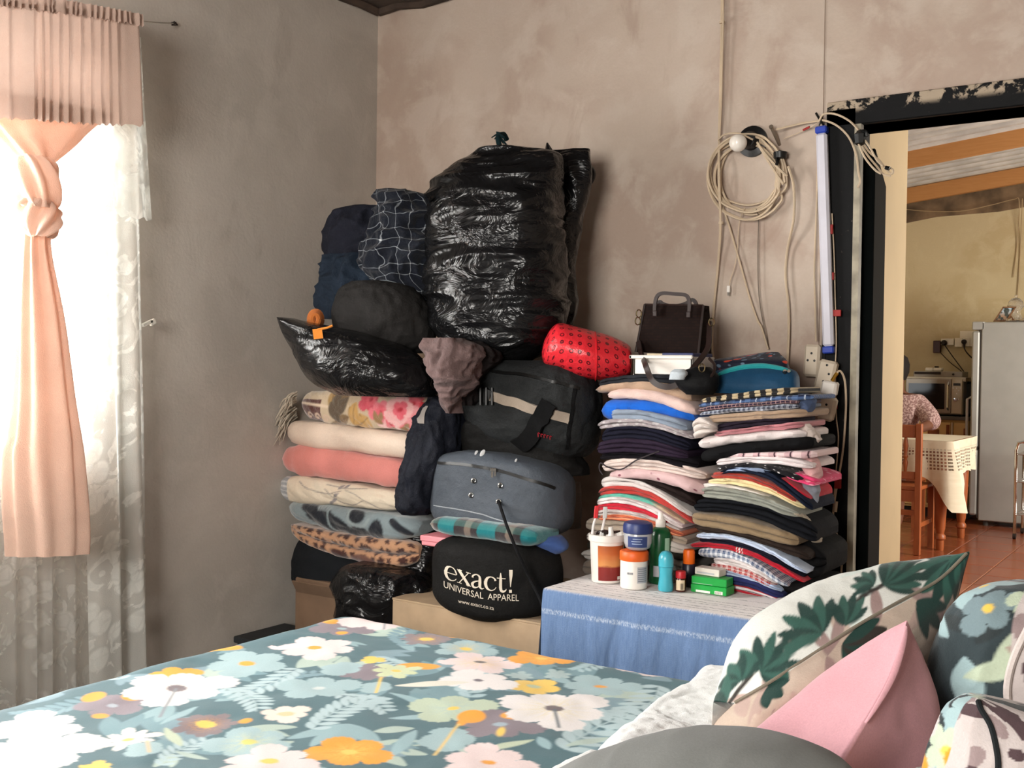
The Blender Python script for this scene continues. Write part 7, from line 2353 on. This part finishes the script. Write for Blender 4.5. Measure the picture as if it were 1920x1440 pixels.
t = NT('caramel_label')
m_icelabel = t.done(t.bsdf(ice_label(t, t.xyz(t.coord('Object')), None), 0.4, 0.4))
g, c, k = round_thing('toothbrush_bucket', 'white tub with a caramel brown label holding toothbrushes', 'bucket', 1137, 1089, [(27, 0), (28, 2), (32, 76), (35, 77), (35, 88), (33, 89), (31, 88), (30, 78), (26, 4), (0.5, 3)], m_white_pl, 'pot')
label_patch(c, 28.3 * k, 31.6 * k, 5 * k, 70 * k, -0.55, 1.25, 'label', m_icelabel, g)
lt_ = MB()
for (a0, z0, z1) in ((0.95, 48, 60), (1.02, 46, 58), (1.1, 50, 62)):
    lt_.tube([face(c, a0 + 0.04 * math.sin(q * 1.6), 31.6 * k + 0.001, (z0 + (z1 - z0) * q / 5) * k) for q in range(6)], 0.0012, 4)
lt_.build('brown_scroll', plain('brown_ink', (84, 34, 22), 0.6), g)
label_patch(c, 28.6 * k, 28.8 * k, 7 * k, 13 * k, 0.75, 1.0, 'white_sticker', m_white_pl, g, 6, 0.0014)
lip = np.array([c[0], c[1], ZC])
for (pts, c1, lb) in (([(1112, 1020), (1112, 990), (1117, 970), (1119, 950)], (206, 40, 46), 'red and white toothbrush standing in the tub'), ([(1127, 1010), (1130, 990), (1134, 970), (1135, 952)], (206, 206, 204), 'grey white toothbrush standing in the tub')):
    dd = (c - CAM) @ FWD - 0.01
    T_ = thing('toothbrush', pix(*pts[0], d=dd), lb, 'toothbrush', 'toothbrushes')
    P = [pix(a, b, d=dd) for a, b in pts]
    bot_ = np.array([P[0][0] * 0.5 + c[0] * 0.5, P[0][1] * 0.5 + c[1] * 0.5, ZC + 0.012])
    MB().tube([bot_, P[0], P[1], P[2]], [0.005, 0.006, 0.0045, 0.004], 8, sub=20).build('handle', plain('white_brush', (222, 216, 212), 0.4), T_)
    MB().obox((P[2] + P[3]) / 2, RGT, FWD, P[3] - P[2], (0.007, 0.005, np.linalg.norm(P[3] - P[2]) / 2 + 0.003), 0.002).build('head', plain('brush_%d' % c1[1], c1, 0.4), T_, smooth=False)
    MB().obox((P[0] + P[1]) / 2 - (P[1] - P[0]) * 0.3, RGT, FWD, P[1] - P[0], (0.0065, 0.0065, 0.018), 0.002).build('grip', plain('brush_%d' % c1[1], c1, 0.4), T_, smooth=False)
dd = (c - CAM) @ FWD - 0.03
tt = thing('toothpaste_tube', pix(1150, 1014, d=dd), 'teal white and red toothpaste tube with a white cap in the tub', 'toothpaste')
a, b, e_ = pix(1149, 1030, d=dd + 0.01), pix(1146, 1004, d=dd), pix(1145, 988, d=dd)
MB().tube([a - UPV * 0.03, a, b], [0.012, 0.017, 0.018], 14).build('tube', m_white_pl, tt)
MB().tube([b, b + (e_ - b) * 0.25, e_], [0.012, 0.0085, 0.0075], 12).build('cap', m_white_pl, tt)
MB().obox((a + b) / 2 - FWD * 0.018 - RGT * 0.008, RGT, b - a, FWD, (0.007, 0.014, 0.001)).build('teal_print', plain('teal_ink', (34, 148, 150), 0.5), tt, smooth=False)
MB().obox((a + b) / 2 - FWD * 0.018 + RGT * 0.008 - UPV * 0.004, RGT, b - a, FWD, (0.008, 0.011, 0.001)).build('red_print', plain('red_ink', (200, 46, 44), 0.5), tt, smooth=False)
rz = thing('dark_comb', pix(1135, 1000, d=dd + 0.03), 'dark brown comb lying across the tub rim', 'comb')
MB().tube([pix(1118, 1000, d=dd + 0.03), pix(1130, 997, d=dd + 0.02), pix(1145, 999, d=dd + 0.03), pix(1162, 996, d=dd + 0.05)], [0.004, 0.008, 0.007, 0.003], 8, sub=14).build('spine', plain('dark_brown_plastic', (40, 28, 26), 0.4), rz)
for q in range(9):
    c0 = pix(1124 + q * 3.6, 999, d=dd + 0.025)
    MB().tube([c0, c0 - UPV * 0.012], 0.001, 4).build('tooth', plain('dark_brown_plastic', (40, 28, 26), 0.4), rz)

# white jar with orange lid, jelly jar standing on it
g, c, k = round_thing('white_jar', 'white jar with an orange lid under the blue lidded jar', 'jar', 1188, 1101, [(24, 0), (25, 1.5), (25.5, 8), (25.5, 50), (24, 53)], m_white_pl, 'body')
lid = MB().lathe(c, [(26.5 * k, 52 * k), (27 * k, 53 * k), (27 * k, 67 * k), (25 * k, 69.5 * k), (0, 70 * k)], 30).build('lid', plain('orange_lid', (226, 96, 30), 0.45, var=0.03), g)
for q in range(30):
    pass
m_greylab = plain('grey_label_print', (176, 176, 180), 0.6)
label_patch(c, 25.5 * k, 25.5 * k, 12 * k, 42 * k, 0.25, 1.1, 'label', m_greylab, g)
lnm = MB()
for q in range(7):
    z_ = (15 + q * 3.8) * k
    lnm.grid(np.array([[face(c, a, 25.5 * k + 0.0016, z_), face(c, a, 25.5 * k + 0.0016, z_ + 1.2 * k)] for a in np.linspace(0.3, 1.05, 8)]))
lnm.build('label_lines', plain('grey_ink', (110, 112, 120), 0.6), g)
lnm = MB()
for q in range(5):
    lnm.grid(np.array([[face(c, a, 25.5 * k + 0.001, 28 * k), face(c, a, 25.5 * k + 0.001, 32 * k)] for a in np.linspace(-0.5 + q * 0.09, -0.44 + q * 0.09, 3)]))
lnm.build('stamp', plain('grey_ink', (110, 112, 120), 0.6), g)
zj = 70.5 * k
cj = c + np.array([0, 0, zj])
pj = face(cj, 0, 0.0, 0) + RGT * 0.011
gj = thing('jelly_jar', pj, 'clear petroleum jelly jar with a navy lid standing on the white jar', 'jar')
t = NT('jelly_body')
co = t.coord('Object')
m_jelly = t.done(t.bsdf(t.mix(t.noise(co, 40, 4), lin4((176, 178, 184)), lin4((206, 206, 208))), 0.2, 0.5, 0, None, 0, Transmission_Weight=0.25))
MB().lathe(pj, [(0.5 * k, 0), (16 * k, 0.3 * k), (23 * k, 5 * k), (26 * k, 14 * k), (26.5 * k, 30 * k), (25.5 * k, 33 * k)], 30).build('body', m_jelly, gj)
MB().lathe(pj, [(26.8 * k, 32 * k), (28 * k, 33 * k), (28 * k, 46 * k), (26 * k, 51 * k), (18 * k, 54 * k), (0, 55 * k)], 30).build('lid', plain('navy_lid', (38, 52, 104), 0.4, var=0.04), gj)
label_patch(pj, 26.0 * k, 26.6 * k, 8 * k, 28 * k, -0.75, 0.7, 'label', plain('navy_label', (50, 66, 116), 0.5), gj)
lnm = MB()
for q, (a0, a1) in enumerate(((-0.4, 0.3), (-0.45, 0.2), (-0.35, 0.3))):
    z_ = (14 + 4.5 * q) * k
    lnm.grid(np.array([[face(pj, a, 26.6 * k + 0.0018, z_), face(pj, a, 26.6 * k + 0.0018, z_ + 1.3 * k)] for a in np.linspace(a0, a1, 8)]))
lnm.build('label_lines', plain('pale_ink', (170, 184, 206), 0.6), gj)

# green pump bottle
m_greenb = plain('green_bottle', (16, 78, 42), 0.25, spec=0.5, var=0.08, vs=12)
g, c, k = round_thing('green_bottle', 'tall green bottle with a white spout behind the jars', 'bottle', 1237, 1092, [(20, 0), (21, 2), (21, 90), (19.5, 96), (15, 102), (9, 105)], m_greenb, 'body')
MB().lathe(c, [(9.5 * k, 103 * k), (9.5 * k, 117 * k), (6 * k, 119 * k), (5 * k, 130 * k), (3.5 * k, 132 * k), (0, 132 * k)], 20).build('spout', m_white_pl, g)
label_patch(c, 21 * k, 21 * k, 14 * k, 34 * k, -0.6, 0.1, 'label', m_greylab, g)
label_patch(c, 21 * k, 21 * k, 60 * k, 86 * k, 0.4, 0.9, 'white_swirl', plain('pale_green_ink', (150, 186, 160), 0.5), g, 6)

# turquoise roll-on
m_turq = plain('turquoise_plastic', (66, 164, 182), 0.28, spec=0.5, var=0.05)
g, c, k = round_thing('roll_on_deodorant', 'turquoise roll-on deodorant in front of the green bottle', 'deodorant', 1248, 1107, [(13, 0), (14, 2), (14.4, 8), (12.8, 22), (12.2, 32), (13.6, 43), (14.2, 45)], m_turq, 'body')
MB().lathe(c, [(14.3 * k, 45.5 * k), (14.3 * k, 60 * k), (12.8 * k, 67 * k), (8.5 * k, 72.5 * k), (3 * k, 74.5 * k), (0, 74.8 * k)], 26).build('cap', m_turq, g)
# small brown medicine bottle with red cap
g, c, k = round_thing('medicine_bottle', 'small brown medicine bottle with a red cap beside the roll-on', 'bottle', 1276, 1108, [(9.5, 0), (10, 1), (10.2, 22), (8.5, 26)], plain('amber_glass', (70, 26, 18), 0.2), 'body')
MB().lathe(c, [(9.8 * k, 25 * k), (9.8 * k, 36 * k), (9 * k, 37.5 * k), (0, 38 * k)], 20).build('cap', plain('red_cap', (178, 28, 38), 0.4), g)
label_patch(c, 10.2 * k, 10.2 * k, 3 * k, 22 * k, -0.9, 0.75, 'label', plain('cream_label', (222, 200, 170), 0.6), g)
lnm = MB()
for q in range(5):
    lnm.grid(np.array([[face(c, a, 10.2 * k + 0.0016, (4 + q * 0.1) * k), face(c, a, 10.2 * k + 0.0016, 16 * k)] for a in np.linspace(0.0 + q * 0.1, 0.05 + q * 0.1, 3)]))
lnm.build('barcode', plain('dark_ink', (40, 34, 34), 0.6), g)
# spray can with orange cap
g, c, k = round_thing('spray_can', 'dark spray can with an orange cap behind the medicine bottle', 'spray can', 1291, 1098, [(11.5, 0), (12, 1), (12, 40), (10, 43)], plain('dark_can', (34, 30, 44), 0.35), 'body')
MB().lathe(c, [(10.6 * k, 41 * k), (11 * k, 42 * k), (11 * k, 64 * k), (9.5 * k, 68 * k), (0, 69 * k)], 22).build('cap', plain('orange_cap', (236, 104, 20), 0.4, var=0.03), g)
# clear bottle
t = NT('clear_bottle')
m_clear = t.done(t.bsdf((0.9, 0.88, 0.86), 0.1, 0.5, 0, None, 0, Transmission_Weight=0.8, IOR=1.2))
g, c, k = round_thing('clear_bottle', 'slim clear bottle between green bottle and spray can', 'bottle', 1267, 1090, [(9, 0), (9.5, 2), (9.5, 52), (7, 60), (5.5, 63)], m_clear, 'body')
MB().lathe(c, [(6.5 * k, 62 * k), (6.5 * k, 82 * k), (5 * k, 84 * k), (0, 84 * k)], 16).build('cap', plain('grey_clear_cap', (150, 144, 142), 0.3), g)
# green soap boxes and a small white box
yb_ = base_at(1297, 1112)
kk = ((yb_ - CAM) @ FWD) / F_PX


def carton(px, py, z0, w_, dp_, h_, rot, name, label, mat, cat='box', extra=None):
    c0 = base_at(px, py)
    ux_ = np.array([math.cos(rot), math.sin(rot), 0])
    uy_ = np.array([-math.sin(rot), math.cos(rot), 0])
    ctr = c0 + ux_ * w_ / 2 + uy_ * dp_ / 2
    g = thing(name, (ctr[0], ctr[1], ZC + z0), label, cat)
    MB().obox((ctr[0], ctr[1], ZC + z0 + h_ / 2), ux_, uy_, (0, 0, 1), (w_ / 2, dp_ / 2, h_ / 2), 0.0015).build('carton', mat, g, smooth=False)
    for (a0, a1, b0, b1, nm, m_) in (extra or []):
        q = np.array([ctr[0], ctr[1], ZC + z0 + h_ / 2]) + ux_ * (w_ * ((a0 + a1) / 2 - 0.5)) + np.array([0, 0, h_ * ((b0 + b1) / 2 - 0.5)]) - uy_ * (dp_ / 2 + 0.0006)
        MB().obox(q, ux_, uy_, (0, 0, 1), (w_ * (a1 - a0) / 2, 0.0006, h_ * (b1 - b0) / 2)).build(nm, m_, g, smooth=False)
    return g


m_gbox = plain('green_carton', (26, 150, 62), 0.4, var=0.04)
m_ink = plain('dark_ink', (40, 34, 34), 0.6)
carton(1295, 1109, 0, 0.118, 0.06, 0.0245, -0.02, 'soap_box', 'lower green soap box with barcode in front of the right pile', m_gbox, extra=[(0.15, 0.55, 0.08, 0.36, 'white_panel', m_white_pl), (0.68, 0.9, 0.1, 0.5, 'white_panel', m_white_pl)] + [(0.70 + 0.028 * q, 0.715 + 0.028 * q, 0.15, 0.45, 'barcode_bar', m_ink) for q in range(6)])
carton(1296, 1109, 0.025, 0.114, 0.056, 0.024, 0.03, 'soap_box', 'upper green soap box under the white medicine box', m_gbox, extra=[(0.05, 0.6, 0.1, 0.16, 'pale_line', plain('pale_green_ink', (150, 186, 160), 0.5))])
g = carton(1302, 1106, 0.050, 0.085, 0.045, 0.022, -0.10, 'medicine_box', 'small white and teal medicine box on the green soap boxes', plain('off_white_carton', (214, 206, 196), 0.5), extra=[(0.1, 0.8, 0.25, 0.45, 'grey_print', m_greylab)])

# ================================================================== wiring on the back wall
m_cable = plain('cream_cable', (196, 176, 150), 0.55, var=0.06)
m_blackpl = plain('black_plastic', (12, 12, 12), 0.4)
YW = -0.02


def wl(pts, y=YW):
    return [pix(a[0], a[1], y=(a[2] if len(a) > 2 else y)) for a in pts]


def cable(pts, r, label, name='wall_cable', n=60, mat=None):
    return tag(MB().tube(wl(pts), r, 6, sub=n).build(name, mat or m_cable), label, 'cable', 'cables on the back wall')


# bulb in a black holder
lh = thing('wall_lamp', pix(1405, 268, y=0), 'white round bulb in a black holder on the back wall', 'lamp')
MB().lathe(pix(1412, 266, y=0), [(0.055, 0), (0.055, 0.012), (0.034, 0.018), (0.032, 0.035), (0.026, 0.05)], 24, axis=(0, -1, 0)).build('rose', m_blackpl, lh)
bc = pix(1384, 268, y=-0.085)
hc = pix(1404, 267, y=-0.03)
MB().tube([hc, hc + (bc - hc) * 0.55], [0.026, 0.022], 16).build('holder', m_blackpl, lh)
axb = bc - hc
R_ = 0.031
MB().lathe(bc, [(0.014, -0.045), (0.017, -0.03)] + [(R_ * math.cos(a), R_ * math.sin(a)) for a in np.linspace(-0.9, 1.5708, 12)], 24, axis=axb).build('bulb', plain('opal_glass', (232, 224, 214), 0.15, spec=0.5, var=0.0), lh)
# coil
rc2 = np.random.default_rng(12)
pts = []
for k in range(8):
    cx, cy = 1404 + rc2.uniform(-6, 6), 328 + rc2.uniform(-6, 6)
    rx, ry = 66 + rc2.uniform(-8, 14), 66 + rc2.uniform(-9, 16)
    for a in np.linspace(0, 2 * math.pi, 26, endpoint=False):
        w_ = 1.0
        sx = 1.0 if math.cos(a) < 0 else 0.88
        pts.append((cx + rx * sx * math.cos(a + 0.5), cy + ry * math.sin(a + 0.5), -0.012 - 0.005 * k - 0.003 * math.sin(3 * a + k)))
pts += [(1420, 268, -0.055), (1436, 290, -0.06), (1462, 318, -0.06), (1476, 330, -0.05)]
cable(pts, 0.0042, 'thick coil of cream cable hung on a nail beside the bulb', 'cable_coil', 620)
ti = MB().lathe(pix(1463, 290, y=-0.04), [(0.0, -0.02), (0.022, -0.012), (0.024, 0.008), (0.0, 0.016)], 10)
ti.tube([pix(1456, 295, y=-0.05), pix(1458, 305, y=-0.06), pix(1455, 310, y=-0.06)], 0.006, 5)
tag(ti.build('black_tape_tie', m_blackpl), 'black tape tying the cable coil at its right side', 'tape')
nn_ = MB().tube([pix(1462, 272, y=0.002), pix(1446, 238, y=-0.05)], 0.006, 8).lathe(pix(1446, 238, y=-0.05), [(0.008, -0.003), (0.008, 0.003)], 8, axis=(0.1, -1, 0.4))
tag(nn_.build('coil_nail', plain('steel_nail', (150, 136, 120), 0.4, metal=0.7)), 'long steel nail at the top right of the cable coil', 'nail')
cable([(1354, -30), (1353, 60), (1351, 160), (1349, 240), (1348, 330, -0.055), (1351, 420, -0.04), (1346, 500), (1337, 590), (1335, 640), (1338, 690)], 0.0048, 'long cream cable running from the ceiling past the coil to the pile')
MB_k = MB()
cable([(1355, -30, -0.035), (1356, 40, -0.035), (1354, 120, -0.03), (1352, 200, -0.03), (1349, 262, -0.03)], 0.0035, 'thinner cable strapped beside the long ceiling cable')
tag(MB().lathe(pix(1354, 42, y=-0.028), [(0.010, -0.004), (0.010, 0.004)], 10).build('cable_clip', m_cable), 'cable clip on the long cable near the ceiling', 'clip', 'cable clips')
tag(MB().lathe(pix(1352, 418, y=-0.04), [(0.009, -0.004), (0.009, 0.004)], 10).build('cable_clip', m_cable), 'cable clip on the long cable below the coil', 'clip', 'cable clips')
cable([(1346, 262, -0.05), (1360, 252, -0.06), (1385, 250, -0.07), (1412, 262, -0.06)], 0.0035, 'short loose cable arching over the bulb')
cable([(1348, 330, -0.05), (1354, 380), (1372, 440), (1392, 510), (1406, 560), (1420, 600), (1428, 615), (1440, 655)], 0.0036, 'cream cable slanting from the coil down to the floral purse')
cable([(1397, 390, -0.05), (1388, 410), (1384, 440), (1382, 475), (1376, 505), (1370, 522), (1367, 540)], 0.0018, 'thin charger cable ending in a small white plug', 'charger_cable')
pg = thing('charger_plug', pix(1366, 545, y=YW), 'small white plug hanging at the end of the thin charger cable', 'plug')
MB().obox(pix(1366, 542, y=YW), (1, 0, 0), (0, 1, 0), (0, 0, 1), (0.006, 0.004, 0.012), 0.002).build('grip', m_white_pl, pg, smooth=False)
MB().obox(pix(1366, 551, y=YW), (1, 0, 0), (0, 1, 0), (0, 0, 1), (0.004, 0.002, 0.006)).build('tip', m_chrome, pg, smooth=False)
cable([(1418, 392, -0.05), (1422, 410), (1421, 470), (1422, 540), (1428, 590), (1436, 630), (1440, 655)], 0.0018, 'thin dark cable dropping straight from the coil to the purse', 'charger_cable', mat=plain('grey_cable', (110, 98, 86), 0.6))
cable([(1478, 312, -0.05), (1488, 350, -0.06), (1488, 410, -0.05), (1476, 470), (1473, 520), (1478, 570), (1479, 620), (1476, 690)], 0.0046, 'cream cable bowing down from the coil to the blue toiletry bag')
cable([(1455, 243, -0.045), (1500, 232, -0.03), (1532, 227, -0.035), (1546, 226, -0.04), (1570, 236, -0.06), (1592, 258, -0.06), (1605, 290, -0.05), (1610, 325, -0.035), (1613, 340, -0.03), (1608, 352, -0.03)], 0.0036, 'cream cable from the coil nail over the tube light to the door frame')
cable([(1536, 226, -0.04), (1545, 214, -0.05), (1566, 214, -0.05), (1590, 225, -0.05), (1606, 240, -0.04), (1612, 252, -0.04)], 0.0036, 'short cable looping from the tube light top to the lintel corner')
cable([(1470, 260, -0.03), (1500, 248, -0.02), (1520, 238, -0.03), (1536, 228, -0.035)], 0.0014, 'thin string between the coil nail and the tube light')
tag(MB().tube(wl([(1506, 244, -0.022), (1518, 238, -0.03)]), 0.004, 6).build('red_tape', plain('red_tape2', (150, 36, 34), 0.6)), 'small red tape wrapped on the thin string', 'tape')
cable([(1534, 240, -0.03), (1533, 320, -0.03), (1530, 420, -0.025), (1527, 500, -0.025), (1528, 560, -0.025), (1530, 640, -0.03)], 0.0032, 'cream cable dropping beside the tube light to the socket strip')
hkk = MB().tube(wl([(1530, 212, -0.03), (1537, 224, -0.035), (1544, 234, -0.04)]), 0.004, 6).tube(wl([(1544, 214, -0.03), (1540, 226, -0.04), (1536, 236, -0.04)]), 0.0025, 6)
tag(hkk.build('black_hook', m_blackpl), 'black wire hook holding the tube light', 'hook')
# bundle hanging off the lintel
cb2 = thing('cable_bundle', pix(1645, 300, y=-0.04), 'bundle of cream cables tied in a loop at the lintel corner', 'cable')
for (q, pp_) in enumerate(([(1614, 262), (1630, 285), (1648, 300), (1662, 318), (1672, 326), (1674, 318), (1660, 312)], [(1612, 266), (1626, 290), (1644, 312), (1656, 326), (1670, 330)], [(1618, 258), (1632, 278), (1644, 300), (1656, 312)], [(1610, 270), (1622, 296), (1640, 318), (1652, 326)])):
    MB().tube([pix(a, b, y=-0.04 - 0.006 * q) for a, b in pp_], 0.0036, 6, sub=26).build('cable_strand', m_cable, cb2)
kt = MB().lathe(pix(1613, 258, y=-0.05), [(0.0, -0.03), (0.018, -0.02), (0.022, 0.01), (0.0, 0.028)], 8)
kt.tube([pix(1608, 248, y=-0.05), pix(1622, 246, y=-0.06), pix(1625, 256, y=-0.06)], 0.006, 6, sub=10)
kt.build('black_knot', m_blackpl, cb2)
MB().tube([pix(1660, 314, y=-0.055), pix(1668, 316, y=-0.055)], 0.007, 6).build('dark_tie', m_blackpl, cb2)

# LED tube light with blue end caps
tl = thing('tube_light', pix(1553, 660, y=-0.03), 'white tube light with blue end caps hanging beside the door', 'tube light')
A_, B_ = pix(1541, 250, y=-0.04), pix(1554, 650, y=-0.04)
dz_ = B_ - A_
dz_ /= np.linalg.norm(dz_)
sx_ = np.cross(dz_, np.array([0, -1.0, 0]))
sx_ /= np.linalg.norm(sx_)
MB().obox((A_ + B_) / 2, sx_, np.cross(sx_, dz_), dz_, (0.0185, 0.014, np.linalg.norm(B_ - A_) / 2), 0.008).build('diffuser', plain('tube_white', (206, 204, 214), 0.35, var=0.02), tl, smooth=False)
m_bluecap = plain('blue_cap', (36, 62, 160), 0.4)
for (q, s_) in ((A_, -1), (B_, 1)):
    MB().obox(q + dz_ * s_ * 0.011, sx_, np.cross(sx_, dz_), dz_, (0.0195, 0.015, 0.012), 0.004).build('end_cap', m_bluecap, tl, smooth=False)

# socket strips
m_sockw = plain('socket_cream', (206, 192, 172), 0.4, var=0.03)


def strip(pa, pb, wpx, label, y=-0.05, holes=((0.25, 3), (0.6, 3)), parent_group='socket strips'):
    A, B = pix(*pa, y=y), pix(*pb, y=y)
    d_ = B - A
    L = np.linalg.norm(d_)
    d_ /= L
    k_ = ((A - CAM) @ FWD) / F_PX
    sxx = np.cross(d_, np.array([0, -1.0, 0]))
    sxx /= np.linalg.norm(sxx)
    nn = np.array([0, -1.0, 0])
    g = thing('extension_socket', (A + B) / 2, label, 'socket', parent_group)
    hw = wpx * k_ / 2
    MB().obox((A + B) / 2, sxx, nn, d_, (hw, 0.018, L / 2), 0.008).build('housing', m_sockw, g, smooth=False)
    for (f, n_) in holes:
        for (dx, dy) in ((0, -0.5), (-0.42, 0.4), (0.42, 0.4))[:n_]:
            c0 = A + d_ * (L * f + dy * hw) + sxx * dx * hw + nn * 0.0185
            MB().lathe(c0, [(0.0042, 0), (0.0, 0.0006)], 10, axis=nn).build('pin_hole', m_blackpl, g)
    return g, A, d_, sxx, nn, hw, L


strip((1526, 646), (1522, 706), 30, 'cream extension socket at the foot of the tube light', -0.03, ((0.4, 3),))
g, A, d_, sxx, nn, hw, L = strip((1556, 676), (1534, 770), 34, 'long cream socket strip slanting with a white plug in it', -0.065, ((0.18, 2), (0.5, 1)))
strip((1556, 744), (1546, 788), 31, 'lower cream socket block hanging under the slanting strip', -0.085, ((0.5, 3),))
wp_ = thing('white_plug', pix(1556, 728, y=-0.1), 'white square plug with a brass neck in the slanting strip', 'plug')
MB().obox(pix(1556, 728, y=-0.11), (0.95, 0, -0.15), (0, 1, 0), (0.15, 0, 0.95), (0.024, 0.02, 0.023), 0.005).build('housing', m_white_pl, wp_, smooth=False)
MB().tube(wl([(1560, 714, -0.11), (1566, 704, -0.11), (1570, 699, -0.11)]), 0.006, 8).build('brass_neck', plain('brass', (196, 150, 60), 0.3, metal=0.9), wp_)
cable([(1568, 700, -0.11), (1576, 696, -0.11), (1584, 715, -0.09), (1586, 760, -0.06), (1582, 830, -0.04), (1575, 880, -0.035), (1566, 930, -0.03), (1562, 970, -0.03), (1568, 1000, -0.03), (1580, 1020, -0.03), (1578, 1060, -0.03), (1576, 1090, -0.03)], 0.0036, 'cream cable from the white plug down along the door frame')
cable([(1560, 400, -0.03), (1564, 480, -0.028), (1566, 560, -0.028), (1568, 640, -0.03), (1566, 700, -0.035), (1568, 780, -0.03), (1572, 820, -0.03), (1568, 880, -0.03), (1564, 930, -0.03)], 0.0022, 'thin cable running down the black door frame behind the tube light')
for (a, b, w_, h_, lb) in ((1558, 430, 4, 9, 'upper red tape holding the thin cable to the frame'), (1560, 518, 4, 7, 'second red tape on the thin cable'), (1569, 587, 8, 6, 'red tape flag sticking out beside the tube light'), (1565, 758, 5, 9, 'red tape beside the socket strips'), (1571, 905, 6, 11, 'lowest red tape on the door frame cable')):
    c0 = pix(a, b, y=-0.036)
    k_ = ((c0 - CAM) @ FWD) / F_PX
    o = MB().obox(c0, (1, 0, 0), (0, 1, 0), (0, 0, 1), (w_ * k_, 0.004, h_ * k_), 0.001).build('red_tape', plain('red_tape2', (150, 36, 34), 0.6), smooth=False)
    tag(o, lb, 'tape', 'red tapes along the door frame')
tp3 = thing('hanging_adapter', pix(1566, 975, y=-0.04), 'small dark adapter hanging low on the door frame cable', 'adapter')
MB().obox(pix(1562, 985, y=-0.045), (1, 0, 0.2), (0, 1, 0), (-0.2, 0, 1), (0.012, 0.008, 0.02), 0.003).build('housing', m_blackpl, tp3, smooth=False)
MB().tube(wl([(1566, 960, -0.04), (1568, 940, -0.035)]), 0.006, 6).build('strain_relief', m_cable, tp3)
# fine cracks and pock marks are left to the plaster
